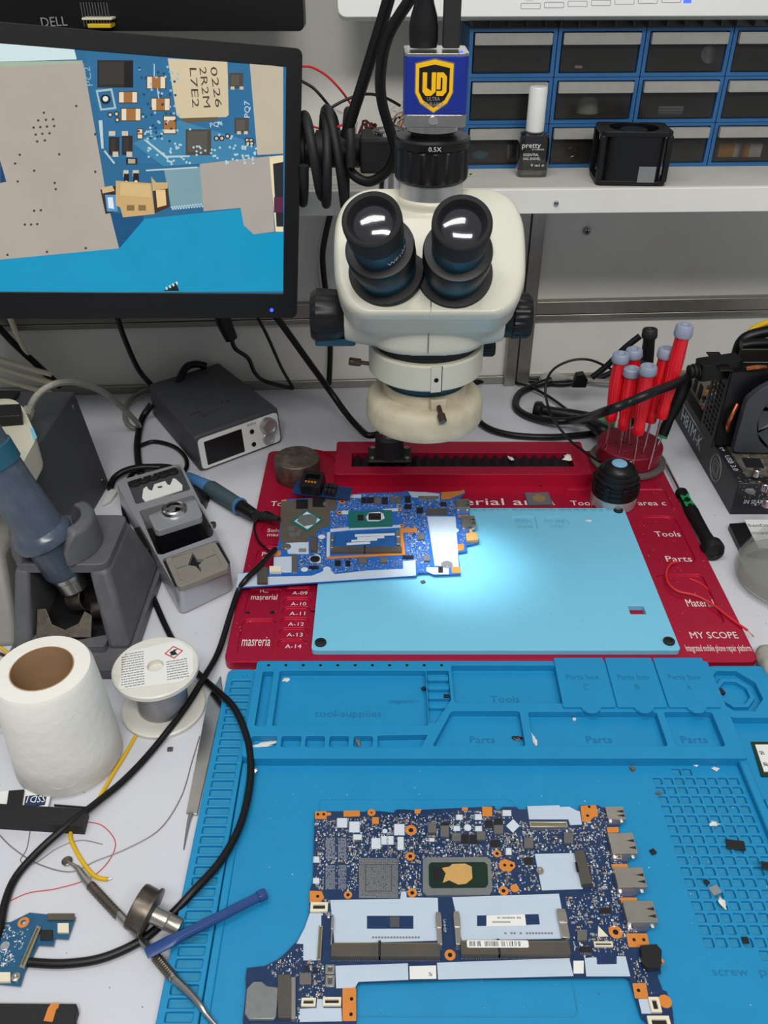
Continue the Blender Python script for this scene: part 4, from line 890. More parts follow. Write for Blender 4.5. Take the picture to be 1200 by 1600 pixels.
pg([(452,705),(590,715),(604,835),(480,848),(470,810),(452,800)],'d0ad74'); pg([(470,712),(585,722),(590,770),(470,762)],'dbbb84'); pr(495,800,525,822,'8d6e44'); pr(540,800,570,822,'8d6e44')
pg([(638,1135),(686,1104),(700,1135)],'14161c')
for k in range(4): pg([(645+k*13,1122-k*7),(651+k*13,1118-k*7),(656+k*13,1128-k*7),(650+k*13,1132-k*7)],'d8d8d8')
for k in range(90): pc(r2.uniform(560,1000),r2.uniform(565,640) if k%3 else r2.uniform(470,640),4.5,'b9d4dc',.02); 
for k in range(60): pc(r2.uniform(540,700),r2.uniform(260,560),5,'16425f' if k%2 else '9fc3d2',.02)
for k in range(24): pc(670+k*5.2,808-k*.5+(k%2)*8,4,'b9d4dc',.02)
for x,y in ((172,440),(150,470),(180,468),(208,466),(132,498),(158,496),(184,494),(212,492),(140,525),(166,522),(194,520),(146,552),(176,548),(78,604),(60,638),(134,666),(70,708),(214,714),(218,738),(134,822),(160,820),(98,876),(122,876),(146,874),(298,414),(232,602),(372,524),(372,670),(184,982),(30,994),(335,968)): pc(x,y,5,'4a4038',.02)
for p in ([(560,545),(570,545),(650,608),(740,606),(740,612),(645,616)],[(570,662),(770,650),(770,656),(570,668)],[(385,470),(400,470),(405,580),(396,580)],[(405,590),(410,586),(450,636),(444,640)],[(600,250),(604,250),(604,300),(600,300)],[(612,345),(616,345),(622,385),(618,385)]): pg(p,'bfd0d4')
bw = b
def scr_text(s, x0, y0, x1, y1, hgt, h):
    a, c = Vector((*z1(x0,y0),-.0009)), Vector((*z1(x1,y1),-.0009)); d = (c-a); up = Vector((0,0,1)).cross(d).normalized()
    bw.text(s, a, d, up, d.length, hgt, emat(h), .00001)
scr_text('L7E2',740,265,752,420,.0060,'463c30'); scr_text('2R2M',778,262,796,420,.0060,'463c30'); scr_text('0226',820,262,842,420,.0060,'463c30')
scr_text('PQ4',822,498,870,490,.0038,'cfe0e4'); scr_text('PQ7',975,460,975,395,.005,'cfe0e4'); scr_text('PC2',362,335,350,260,.005,'8fb4c0')
b.build('screen_picture', mn, recalc=False)
x, y = sl(424,484); b = MB(MF @ Matrix.Translation((x,y,0))); b.lathe([(.0018,0),(.0016,.0008),(.0001,.001)],'led_blue',None,14); b.build('power_light', mn)
# ================= REAR BLACK MONITOR
b2 = PY(475,42,1.0); RF = fz(b2, 0) @ Matrix.Rotation(R(90),4,'X')
rm_ = thing('computer_monitor', 'glossy black monitor higher up behind the lit one, dark screen', 'monitor', tuple(b2))
b = MB(RF); b.slab(rr(-.46,-.004,0,.24,.006), -.03, 0, 'black_plastic', [([(-.44,.028),(-.016,.028),(-.016,.225),(-.44,.225)], .0015, 'badge_black')]); b.build('housing', rm_, .002)
a = PY(66,42,.999); c = PY(106,40,.999); b = Words(); b.text('DELL', a, c-a, (0,0,1), (c-a).length, .0085, 'grey_ink', .0004); b.build(None, rm_)
q = PY(136,34,.998); ph = thing('pin_header_module', 'row of pins on a white carrier with yellow tape stuck on the rear monitor', 'pin header', tuple(q))
b = MB(); L_ = .030; b.box(q.x,.982,q.z+.003,q.x+L_,.998,q.z+.0048,'ivory'); b.build('carrier', ph, .0002)
for k in range(10):
    b = MB(); x = q.x+.001+k*.0029; b.tube([(x,.984,q.z-.003),(x-.0005,.985,q.z+.018)],.00035,'steel',seg=6,sm=False); b.build('pin', ph)
mat('tape_yellow','d8b41e',.5); b = MB(); b.box(q.x+.005,.981,q.z-.004,q.x+.028,.9995,q.z-.0005,'tape_yellow'); b.build('yellow_tape', ph, .0005)
# ================= WHITE MONITOR, top right
wm_y = 1.0; a = PY(528,27,wm_y); c = PY(1200,6,wm_y); sl_ = math.degrees(math.atan2(a.z-c.z, c.x-a.x))
mat('device_white', 'd4d6d2', .35, dirt=.12, dscale=20)
WF = Matrix.Translation(a) @ Matrix.Rotation(R(2.0),4,'Z') @ Matrix.Rotation(R(78),4,'X')
wmn = thing('computer_monitor', 'white monitor frame with a row of outlined buttons above the parts drawers', 'monitor', tuple(a))
b = MB(WF); b.slab(rr(0,0,.50,.26,.008), -.03, 0, 'device_white'); b.build('housing', wmn, .003)
WI = WF.inverted(); nn = WF.to_3x3().col[2]
def wl(px,py):
    d = ray(px,py); o = Vector((0,0,CAM_H)); t = (a-o).dot(nn)/d.dot(nn); p = WI @ (o+d*t); return p.x, p.y
for k in range(7):
    x0,y0 = wl(700+(273+k*88)/2.4,(33-k*4)/2.4); x1,y1 = wl(700+(347+k*88)/2.4,(12-k*4)/2.4)
    b = MB(WF); b.tube([(p[0],p[1],0) for p in rr(x0,y0,x1,y1,.001)],.0003,'grey_ink',seg=6,closed=True,sm=False); bo = b.build('button', wmn)
    if not k: b = Words('lettering',WF); b.text('MENU',(x0+.004,y1+.002,0),(1,0,0),(0,1,0),.008,.0024,'grey_ink',.0001); b.build(None, bo)
x,y = wl(1074,1); b = MB(WF @ Matrix.Translation((x,y,0))); b.box(-.004,-.002,0,.004,.002,.0006,'led_blue'); b.build('power_light', wmn)
# ================= PARTS DRAWERS
mat('crate_blue','2a5f92',.45,dirt=.3,dscale=30); mat('smoky_plastic','3a3835',.12,alpha=.35,coat=1,dirt=.3,dscale=60); mat('handle_smoke','b4b3ad',.15,alpha=.6,coat=1,dirt=.3,dscale=80); mat('crate_grey','4c4e52',.6,dirt=.3,dscale=40); mat('drawer_dark','161514',.7)
def hull_(b, q, t, m): b.add(list(q)+[(x,y,z+t) for x,y,z in q], [(3,2,1,0),(4,5,6,7),(0,1,5,4),(1,2,6,5),(2,3,7,6),(3,0,4,7)], m)
dx0, dy0, dw = .090, 1.026, .0945
zb = [PY(900,262,dy0).z, PY(900,196,dy0).z, PY(900,118,dy0).z, PY(900,45,dy0).z]
zb = [SZ+.0004, SZ+.0004+(zb[3]-SZ)/3, SZ+.0004+(zb[3]-SZ)*2/3, zb[3]]
DF = fz((dx0,dy0,0),2.5); du = None
pos = ('leftmost column','second column','third column','fourth column at the right edge'); row_ = ('bottom','middle','top')
contents = {}
for c in range(4):
    for r in range(3):
        if c == 0 and r == 0: 
            def mk(z0, z1, top):
                org = (0,0,0); u = thing('parts_drawer_unit','x','drawer unit',(0,0,0))
                b = MB(); h = z1-z0; b.slab(rr(.0005,0,dw-.0005,h-.0005,.0005),-.078,.0,'crate_blue',[(rr(.0045,.0035,dw-.0045,h-.0035,.001),.074,'drawer_dark')]); 
                o = b.build('frame', u, .0006)
                o.data.transform(Matrix.Rotation(R(90),4,'X'))
                d = MB(); d.slab(rr(.006,.0045,dw-.006,h-.0045,.001),-.003,-.0015,'smoky_plastic'); do = d.build('drawer', u); do.data.transform(Matrix.Rotation(R(90),4,'X'))
                hb = MB(); hb.slab(rr(.006,h-.0155,dw-.006,h-.0045,.001),-.001,.0045,'handle_smoke'); ho = hb.build('handle', do, .001); ho.data.transform(Matrix.Rotation(R(90),4,'X'))
                fl = MB(); fl.box(.006,.003,.005,dw-.006,.07,.0062,'drawer_dark'); fo = fl.build('tray', do)
                if top:
                    tb = MB(); 
                    for k in range(5): hull_(tb,[(.002+k*.0195,.002,h),(.0035+k*.0195,.002,h),(.0035+k*.0195,.078,h+.014),(.002+k*.0195,.078,h+.014)],.0055,'crate_grey')
                    hull_(tb,[(.0005,.002,h-.001),(dw-.0005,.002,h-.001),(dw-.0005,.078,h+.013),(.0005,.078,h+.013)],.0015,'crate_grey'); tb.build('ribbed_top', u, .0005)
                return u
            proto = {False: mk(zb[0],zb[1],False), True: mk(zb[0],zb[1],True)}
        u = copy_tree(proto[r == 2])
        u.matrix_world = Matrix.Identity(4); p = DF @ Vector((c*dw,0,0)); u.location = (p.x,p.y,zb[r]+.0002); u.rotation_euler = (0,0,R(2.5))
        u['_o'] = tuple(u.location); u['label'] = 'blue framed drawer with smoky front, %s row, %s' % (row_[r], pos[c]); u['group'] = 'stacked parts drawers on the shelf'
for u in proto.values():
    for o in [x for ch in u.children for x in ch.children]+list(u.children)+[u]: bpy.data.objects.remove(o)
def dpos(c, px, py, dep=.03):
    yy = DF.translation.y+c*dw*math.sin(R(2.5))+dep; return PY(px, py, yy)
def dz(r): return zb[r]+.0067
mat('battery_orange','e0962a',.5); mat('battery_white','dcdcd8',.5); mat('pale_green','b9c2a8',.5); mat('teal_blob','2a93ad',.3)
def inside(c, r, px, dep, fn, name, label, cat):
    yy = DF.translation.y+c*dw*math.sin(R(2.5))+dep; x = PY(px, 100, yy).x*1.0; x = PY(px,[240,165,90][r],yy).x
    b = MB(fz((x,yy,dz(r)))); fn(b); tag(b.build(name), label, cat)
inside(3,0,1160,.02,lambda b: (b.box(-.03,-.004,0,-.012,.004,.014,'battery_orange'),b.box(-.012,-.004,0,-.004,.004,.014,'battery_white'),b.box(-.004,-.004,0,.006,.004,.014,'battery_orange'),b.box(.006,-.004,0,.02,.004,.014,'battery_white')),'battery_pack','orange and white wrapped battery in the bottom right drawer','battery')
inside(1,1,918,.03,lambda b: b.lathe([(.013,0),(.011,.012),(.006,.0165),(.0001,.017)],'pale_green',None,24),'rubber_dome','pale domed cap inside the middle drawer of the second column','cap')
inside(2,1,1045,.025,lambda b: [b.box(-.014,-.01,k*.003,.014,.01,k*.003+.0022,'bright_steel') for k in range(3)],'metal_plate_stack','shiny stacked plates inside the middle drawer of the third column','metal plates')
inside(2,2,1108,.03,lambda b: b.lathe([(.009,0),(.009,.001),(.0001,.0012)],'steel',Matrix.Rotation(R(75),4,'X') @ Matrix.Translation((0,.0115,0)),24),'metal_disc','round grey disc standing in the top drawer of the third column','disc')
inside(0,0,750,.02,lambda b: b.lathe([(.0001,0),(.009,.002),(.010,.006),(.0001,.009)],'teal_blob',None,20),'teal_cap','small teal cap inside the bottom left drawer','cap')
inside(0,0,795,.02,lambda b: b.lathe([(.005,0),(.005,.016),(.0001,.017)],'steel',None,20),'metal_cylinder','silver cylinder beside the teal cap in the bottom left drawer','cylinder')
inside(1,2,905,.02,lambda b: b.box(-.004,-.003,0,.004,.003,.002,'ivory'),'cream_chip','tiny cream piece in the top drawer of the second column','small part')
inside(1,0,892,.02,lambda b: b.tube([(.005*math.cos(k*.5),0,.006+.005*math.sin(k*.5)) for k in range(13)],.0004,'steel',seg=6),'wire_ring','thin wire ring in the bottom drawer of the second column','wire ring')
# nail polish
q = P(829,273,SZ+.0003); nb = thing('nail_polish_bottle','small dark nail polish bottle with a tall white cap on the shelf','nail polish',tuple(q))
mat('polish_black','121215',.08,coat=1); mat('bottle_glass','c9c6b8',.05,trans=.9)
b = MB(); pr_ = [(1,.0),(1.03,.002),(1.03,.014),(1.0,.032),(.9,.036),(.45,.038)]
b.loft([[(q.x+x*k,q.y+y*k,q.z+z) for x,y in rr(-.0165,-.0125,.0165,.0125,.006)] for k,z in [(1,.008),(1.02,.009),(1.0,.039),(.9,.043),(.4,.045)]],'polish_black'); b.build('bottle', nb)
b = MB(); b.loft([[(q.x+x*k,q.y+y*k,q.z+z) for x,y in rr(-.0165,-.0125,.0165,.0125,.006)] for k,z in [(.97,0),(1.02,.002),(1.02,.0079)]],'bottle_glass'); b.build('glass_base', nb)
b = MB(); b.lathe([(.0085,.0445),(.0098,.046),(.0098,.088),(.009,.0895),(.0001,.0897)],'device_white',fz((q.x,q.y,q.z)),32); b.build('cap', nb, .0003)
yf = q.y-.0128; b = Words()
for s, x, z, wd, h in (('pretty',-.014,.031,.020,.0055),('BY FLORMAR',-.003,.0285,.013,.0016),('ESSENTIAL',-.012,.0225,.017,.0028),('NAIL ENAMEL',-.012,.0185,.019,.0028),('9 ml ℮',-.003,.0115,.015,.003)): b.text(s,(q.x+x,yf,q.z+z),(1,0,0),(0,0,1),wd,h,'white_ink',.0003)
b.build(None, nb)
# case fan lying flat on the shelf
q = P(978,281,SZ+.0003); FM = fz((q.x,q.y,q.z),-3); fw, fh = .037, .054
fn_ = thing('case_fan','black square case fan standing on the shelf in front of the drawers','fan',tuple(q))
b = MB(FM)
for z0,z1 in ((0,.005),(fh-.005,fh)): b = MB(FM); b.slab(rr(-fw,-fw*.72,fw,fw*.72,.006),z0,z1,'black_plastic',[(circ(0,0,fw*.69,36),None)]); b.build('flange', fn_, .0005)
b = MB(FM); b.slab(rr(-fw*.86,-fw*.71,fw*.86,fw*.71,.012),.005,fh-.005,'black_plastic',[(circ(0,0,fw*.69,40),None)]); b.build('shroud', fn_)
for sx in (-1,1):
    for sy_ in (-1,1): b = MB(FM); b.box(sx*fw*.93-.003,sy_*fw*.62-.003,.004,sx*fw*.93+.003,sy_*fw*.62+.003,fh-.004,'black_plastic'); b.build('corner_post', fn_, .001)
b = MB(FM); b.lathe([(.014,.01),(.0155,fh-.004),(.014,fh-.002),(.0001,fh-.0018)],'black_plastic',None,32); b.build('hub', fn_)
for k in range(7):
    a = 2*math.pi*k/7; b = MB(FM); v = []
    for rad in (.015,.0245):
        for da, zz in ((0,.02),(.55,fh-.008)): v.append((rad*math.cos(a+da),rad*math.sin(a+da),zz))
    b.add([*v,*[(x,y,z+.0012) for x,y,z in v]],[(0,1,3,2),(4,6,7,5),(0,4,5,1),(2,3,7,6),(1,5,7,3),(0,2,6,4)],'black_plastic'); b.build('blade', fn_)
b = MB(FM); b.box(.006,-fw*.735,.004,.024,-fw*.72,.020,'paper_grey'); b.build('sticker', fn_)
# left part of the shelf: grey tray, wires, bag, little green board
mat('tray_taupe','8d877a',.6,dirt=.3,dscale=40); mat('wire_red','c8222c',.4); mat('wire_maroon','46161a',.45); mat('wire_copper','b26a3a',.35,.6); mat('wire_white','c9c7c0',.5)
a = P(548,226,SZ+.001); c = P(700,226,SZ+.001); a.y = c.y = .995
tr = MB(); tr.slab(rr(a.x-.004,.985,c.x,1.075,.004),SZ+.0006,SZ+.028,'tray_taupe',[(rr(a.x,.989,c.x-.004,1.071,.003),.024)]); tag(tr.build('open_tray', bev=.001),'grey open tray full of wires on the shelf behind the microscope','tray')
r3 = random.Random(9)
for k,(m,nm,lb) in enumerate((('wire_maroon','wire_bundle','dark maroon tangled wires in the grey tray'),('wire_copper','wire_bundle','copper coloured wires fanning up to the right from the tray'),('wire_white','component_leads','pale thin component leads bristling from the tray'))):
    b = MB()
    for j in range((26,10,26)[k]):
        x = a.x+(.010,.040,.055)[k]+r3.uniform(0,(.035,.02,.03)[k]); y = r3.uniform(1.0,1.05); z = SZ+.012
        dx,dzz = ((r3.uniform(-.02,.03),r3.uniform(.015,.04)),(r3.uniform(.03,.06),r3.uniform(.04,.06)),(r3.uniform(-.012,.02),r3.uniform(.02,.045)))[k]
        b.tube([(x,y,z),(x+dx*.5+r3.uniform(-.01,.01),y+r3.uniform(-.01,.01),z+dzz*1.0),(x+dx,y+r3.uniform(-.015,.015),z+dzz*(.75 if k==0 else 1.3))],(.0014,.0007,.0004)[k],m,seg=6,n=4)
    o = b.build(nm); tag(o, lb, 'wires', kind='stuff')
mat('clear_bag','c4c6c4',.25,alpha=.38,bump=.6,bscale=60)
b = MB(); q = P(525,215,SZ+.001); bx0 = PY(478,200,1.0).x; bx1 = PY(560,200,1.0).x; rings = []
for j in range(9):
    t = j/8; row = []
    for k in range(20):
        an = 2*math.pi*k/20; wv = 1+.12*math.sin(an*3+j)+.08*math.sin(an*7+j*2); w = (1-.55*t*t)
        row.append(((bx0+bx1)/2+(bx1-bx0)/2*math.cos(an)*w*wv+.008*t, 1.02+.02*math.sin(an)*w*wv, SZ+.001+.062*t+.004*math.sin(an*2+j)*t))
    rings.append(row)
b.loft(rings,'clear_bag'); tag(b.build('plastic_bag', ang=80),'crumpled clear plastic bag on the shelf beside the lit monitor','plastic bag')
q = P(737,274,SZ+.0006); b = MB(fz(q,35)); b.box(-.005,-.003,0,.005,.003,.001,'pale_green'); b.box(-.003,-.001,.001,.0,.001,.0018,'chip_black'); MATS['pale_green'] and tag(b.build('small_circuit_board'),'tiny green board piece on the shelf edge beside the adapter','circuit board')
cable('red_wire','thin red wire arching from behind the monitor to the plastic bag',[q_ for q_ in (PY(470,104,.97),PY(487,105,.975),PY(510,118,.98),PY(530,138,.985),PY(545,158,1.0),PY(556,175,1.01))],.0012,'wire_red',cat='wire')
cable('red_wire','short red wire loop in front of the bag at shelf level',[PY(482,195,.96),PY(498,200,.955),PY(520,201,.955),PY(545,190,.97)],.0011,'wire_red',cat='wire')
cable('black_wire','thin black wire sagging down from behind the lit monitor over the shelf',[PY(470,126,.97),PY(490,138,.97),PY(508,158,.97),PY(524,180,.98),PY(530,205,.985)],.0015,cat='wire')
cable('black_wire','thin black wire looping over the maroon wires in the tray',[PY(500,183,.96),PY(512,172,.96),PY(540,156,.965),PY(572,147,.97),PY(600,152,.985),PY(625,165,1.0)],.0015,cat='wire')
# ================= LEFT SIDE OF THE BENCH
mat('station_grey','44464b',.5,dirt=.2,dscale=30,bump=.06); mat('cradle_grey','55565a',.5,dirt=.25,dscale=50,dcol='77777a',bump=.06); mat('housing_light','8c8983',.5,dirt=.3,dscale=25)
mat('handle_slate','3e4a5a',.3,dirt=.3,dscale=60,dcol='66727f',coat=.4); mat('band_teal','1f5468',.45); mat('ivory_shell','cfcbb6',.4,dirt=.15,dscale=20)
mat('braid_silver','9b998f',.35,.5,bump=1.0,bscale=900); mat('grille_black','131315',.5)
mat('satin_silver','b2b4b9',.32,.5,dirt=.15,dscale=40); mat('grey_pad','827e76',.6,dirt=.25,dscale=50); mat('iron_blue','3f6f9e',.4); mat('iron_grip','3a4e56',.6,dirt=.4,dscale=120)
mat('tissue','e4e2da',.85,bump=.6,bscale=130,dirt=.08,dscale=40); mat('cardboard','a88763',.8,dirt=.2,dscale=40); mat('spool_white','d6d4cb',.4,dirt=.15,dscale=50,dcol='8f8a70'); mat('solder_wire','bdbcc0',.3,.9)
mat('spudger_blue','27457f',.35,dirt=.3,dscale=60); mat('wire_yellow','d9ae14',.4); mat('hair_wire','8a8785',.4,.5); mat('label_red','c8323c',.5); mat('tape_white','cfcfca',.6)
def hull8(b, bot, top, m):        # box from four bottom and four top corners, counter-clockwise from above
    b.add(list(bot)+list(top), [(3,2,1,0),(4,5,6,7),(0,1,5,4),(1,2,6,5),(2,3,7,6),(3,0,4,7)], m)
def at(*l): return Vector(l)
# hot air station body
st = thing('rework_station','large dark grey rework station body at the left, screws on its side panel','rework station',(-.46,.78,0))
b = MB(); hull8(b,[(-.64,.70,0),(-.336,.70,0),(-.327,.852,0),(-.64,.852,0)],[(-.64,.70,.123),(-.3455,.70,.123),(-.3435,.852,.123),(-.64,.852,.123)],'station_grey'); b.build('body', st, .0015)
b = MB(); b.box(-.62,.715,.1232,-.40,.845,.128,'soft_black'); b.build('rear_top_cover', st, .002)
for q in ((124,631),(163,745)):
    p = PY(*q,.845); b = MB(Matrix.Translation((-.3437 if q[1]<700 else -.3292,.838,p.z)) @ Matrix.Rotation(R(90),4,'Y')); b.lathe([(.0035,0),(.0035,.001),(.0015,.002),(.0001,.002)],'steel',None,16); b.build('screw', st)
# cradle holding the hot air handle
cx_, cy_ = -.284, .612
cr = thing('handle_cradle','dark grey moulded cradle stand with an open front and metal tip holders','handle stand',(-.28,.61,0))
b = MB(); b.slab(rnd([(-.338,.535),(-.226,.535),(-.226,.69),(-.338,.69)],.008),0,.012,'cradle_grey'); b.build('foot', cr, .002)
def ring(cx,cy,z,rx0,rx1,ry0,ry1): return rnd([(cx-rx0,cy-ry0),(cx+rx1,cy-ry0),(cx+rx1,cy+ry1),(cx-rx0,cy+ry1)],.010,4), z
b = MB(); outr = []; 
for z,x0,x1,y0,y1 in ((.011,-.336,-.228,.552,.686),(.02,-.334,-.230,.570,.684),(.05,-.331,-.235,.592,.674),(.085,-.326,-.243,.590,.664),(.092,-.325,-.244,.594,.662)):
    outr.append([(x,y,z) for x,y in rnd([(x0,y0),(x1,y0),(x1,y1),(x0,y1)],.012,4)])
# split shell: back and side walls with an open front window
def wall(x0b,x1b,x0t,x1t,y0b,y1b,y0t,y1t,z0,z1): hull8(b,[(x0b,y0b,z0),(x1b,y0b,z0),(x1b,y1b,z0),(x0b,y1b,z0)],[(x0t,y0t,z1),(x1t,y0t,z1),(x1t,y1t,z1),(x0t,y1t,z1)],'cradle_grey')
wall(-.250,-.229,-.262,-.244,.560,.684,.588,.664,.011,.082); b.build('side_wall', cr, .005, 3)
b = MB(); wall(-.336,-.318,-.327,-.314,.560,.684,.588,.664,.011,.082); b.build('side_wall', cr, .004, 3)
b = MB(); wall(-.322,-.245,-.318,-.256,.660,.684,.646,.664,.011,.082); b.build('back_wall', cr, .003)
b = MB(); b.slab(rnd([(-.327,.588),(-.244,.588),(-.244,.664),(-.327,.664)],.010),.078,.088,'cradle_grey',[(circ(-.294,.618,.024,28),None)]); b.build('top_plate', cr, .003)
b = MB(); 
for (a0,a1,h) in ((-62,75,.034),(118,232,.030)):
    n = 14; ri, ro = .0245, .040; vs = []
    for k in range(n+1):
        a = R(a0+(a1-a0)*k/n); hh = h*min(1,.45+1.6*math.sin(math.pi*k/n))
        for rad, z in ((ri,.086),(ro,.086),(ro*.93,.086+hh*.92),(ri*1.04,.086+hh)): vs.append((-.2955+rad*math.cos(a)*1.0,.617+rad*math.sin(a)*.95,z))
    fs = []
    for k in range(n):
        for j in range(4): fs.append((k*4+j,k*4+(j+1)%4,(k+1)*4+(j+1)%4,(k+1)*4+j))
    fs += [(3,2,1,0),(n*4,n*4+1,n*4+2,n*4+3)]; b.add(vs, fs, 'cradle_grey'); b.build('yoke_arm', cr, .003, 3); b = MB()
b.slab(rnd([(-.318,.556),(-.25,.556),(-.25,.572),(-.284,.562),(-.318,.572)],.004),.011,.020,'cradle_grey'); b.build('front_lip', cr, .002)
b = MB(); b.box(-.318,.575,.0115,-.25,.655,.013,'hole_black'); b.build('recess_floor', cr)
b = MB(Matrix.Translation((-.279,.600,.040)) @ Matrix.Rotation(R(70),4,'Y') @ Matrix.Rotation(R(20),4,'X')); b.lathe([(.012,-.009),(.0125,-.0085),(.0125,.009),(.0115,.0095),(.0115,-.009)],'dark_steel',None,32,caps=False); b.build('tip_ring', cr)
b = MB(frame((-.289,.577,.030),(1,0,0),(0,-.75,.66)))
b.slab([(-.026,-.014),(.024,-.014),(.024,.006),(.017,.010),(.012,-.001),(0,-.007),(-.012,-.002),(-.018,.012),(-.026,.012)],-.001,.001,'dark_steel'); b.build('tip_fork', cr, .0004)
b = MB(Matrix.Translation((-.262,.598,.028)) @ Matrix.Rotation(R(90),4,'Y')); b.lathe([(.009,-.008),(.0095,-.007),(.0095,.008),(.0001,.009)],'dark_steel',None,28); b.build('side_holder', cr)
# the handle
A0 = Vector((-.2835,.600,.058)); A1 = Vector((-.3320,.606,.215)); dv = (A1-A0).normalized()
HM = Matrix.Translation(A0) @ dv.to_track_quat('Z','Y').to_matrix().to_4x4()
ha = thing('hot_air_gun','slate blue tubular hot air handle with a teal band standing in the dark grey cradle','hot air handle',tuple(A0))
b = MB(HM); b.lathe([(.0130,-.006),(.0138,-.005),(.0138,.006),(.0148,.007),(.0148,.012)],'steel',None,36); b.build('nozzle', ha)
b = MB(HM); b.lathe([(.0165,.012),(.0185,.016),(.0190,.044),(.020,.046)],'handle_slate',None,48); b.build('lower_sleeve', ha)
for sx in (-.006,.004): b = MB(HM @ Matrix.Translation((sx-.004,-.0188,.031))); b.box(-.0008,-.0006,-.005,.0008,.0004,.005,'hole_black'); b.build('vent_slot', ha)
b = MB(HM); b.lathe([(.020,.046),(.0250,.049),(.0258,.055),(.0246,.058),(.0212,.062),(.0190,.10),(.0182,.128)],'handle_slate',None,48); b.build('grip', ha)
b = MB(HM); b.lathe([(.0182,.128),(.0198,.129),(.0198,.146),(.0182,.147)],'band_teal',None,48); b.build('teal_band', ha)
b = MB(HM); b.lathe([(.0182,.147),(.0180,.20),(.018,.24),(.012,.27)],'handle_slate',None,48); b.build('upper_tube', ha)
# light grey housing at the very left
b = MB(); hull8(b,[(-.48,.565,0),(-.338,.575,0),(-.345,.70,0),(-.48,.70,0)],[(-.48,.615,.075),(-.352,.622,.075),(-.356,.70,.075),(-.48,.70,.075)],'housing_light'); tag(b.build('power_supply_housing', bev=.006, seg=3),'light grey rounded equipment housing at the left edge beside the dark cradle','equipment housing')
# cream gun and braided lead on the station
p = P(25,660,.135); cg = thing('desoldering_gun','cream plastic gun shell with a black slotted top resting on the dark station','desoldering gun',(p.x,p.y,.124))
b = MB(); o_ = [P(*q,.15) for q in ((-90,640),(20,628),(38,642),(60,690),(30,745),(-90,720))]; b.slab(rnd([(v.x,v.y) for v in o_][::-1],.012,5),.1245,.155,'ivory_shell'); b.build('shell', cg, .006, 4)
o_ = [P(*q,.165) for q in ((-60,636),(32,632),(33,650),(-60,657))]; b = MB(); b.slab([(v.x,v.y) for v in o_][::-1],.155,.166,'grille_black'); b.build('black_slide', cg, .001)
o_ = [P(*q,.1552) for q in ((47,670),(52,669),(58,684),(53,688))]; b = MB(); b.slab([(v.x,v.y) for v in o_][::-1],.1551,.1554,'pad_blue'); b.build('blue_label', cg)
t = thing('braided_cable','clear braided silver cable arching from the cream gun over the station to the bench','cable',tuple(P(45,640,.15)))
b = MB(); b.tube([P(44,644,.150),P(58,618,.165),P(85,600,.172),P(120,598,.160),P(160,612,.125),P(190,636,.07),P(212,658,.03),(P(217,668,.004)),P(206,668,.004),P(196,655,.004),P(197,635,.005),P(210,619,.006),P(232,608,.008)],.0035,'braid_silver'); b.build('lead', t)
b = MB(); b.tube([P(41,652,.148),P(45,640,.151)],.006,'braid_silver'); b.build('strain_relief', t)
# soldering controller
ax = thing('soldering_controller','dark grey controller box with white front, screen and two knobs','soldering station',tuple(P(330,660,0)))
ft = [P(303,683,.047),P(303,683,.047)+(P(441,690,0)-P(313,738,0)),P(342,566,.047),P(232,600,.047)]
fb_ = [P(313,738,.0),P(441,690,0)]; fb_ += [Vector((ft[2].x+.004,ft[2].y,0)),Vector((ft[3].x-.002,ft[3].y+.002,0))]
b = MB(); hull8(b, fb_, ft, 'station_grey'); b.build('case', ax, .003, 3)
fo = fb_[0]; fx = (fb_[1]-fb_[0]); fu = (ft[0]-fb_[0]); fw_ = fx.length; fh_ = fu.length; n_ = fx.cross(fu).normalized(); AF = frame(fo+n_*.0008, fx, n_)
b = MB(AF); b.slab(rr(.001,.001,fw_-.001,fh_-.002,.006),-.002,.0006,'station_grey'); b.slab(rr(.003,.003,fw_-.003,fh_-.004,.005),.0006,.0012,'device_white'); fr = b.build('front_panel', ax)
b = MB(AF); b.slab(rr(fw_*.09,fh_*.14,fw_*.53,fh_*.80,.001),.0012,.0015,'badge_black'); b.build('screen', ax)
for u,v,rad,m,h in ((.83,.66,.0105,'satin_steel',.010),(.825,.28,.0085,'satin_steel',.003)):
    b = MB(AF @ Matrix.Translation((fw_*u,fh_*v,.0012))); b.lathe([(rad,0),(rad,h*.8),(rad*.9,h),(rad*.7,h),(rad*.65,h*.8),(.0001,h*.8)],m,None,36); b.build('knob', ax)
for v in (.62,.25): b = MB(AF @ Matrix.Translation((fw_*.645,fh_*v,.0012))); b.lathe([(.003,0),(.003,.001),(.0001,.0012)],'black_plastic',None,18); b.build('button', ax)
b = Words(M=AF); b.text('AiXun',(fw_*.60,fh_*.80,.0012),(1,0,0),(0,1,0),.0125,.003,'chip_black',.0002); b.build(None, ax)
TF = frame(ft[0]+Vector((0,0,.0003)), ft[1]-ft[0], (0,0,1)); b = Words(M=TF)
b.text('AiXun',(.022,.050,0),(1,0,0),(0,1,0),.016,.0035,'hole_black',.0001); b.text('C E',(.068,.052,0),(1,0,0),(0,1,0),.012,.006,'hole_black',.0001); b.text('INPUT 100-240V',(.030,.042,0),(1,0,0),(0,1,0),.03,.002,'hole_black',.0001); b.text('MODEL T3A',(.030,.037,0),(1,0,0),(0,1,0),.022,.002,'hole_black',.0001); b.build(None, ax)
cable('power_cable','black lead curling behind the controller box by the wall',[P(268,622,.03),P(278,598,.045),P(290,575,.055),P(305,569,.055),P(322,572,.05)],.005)
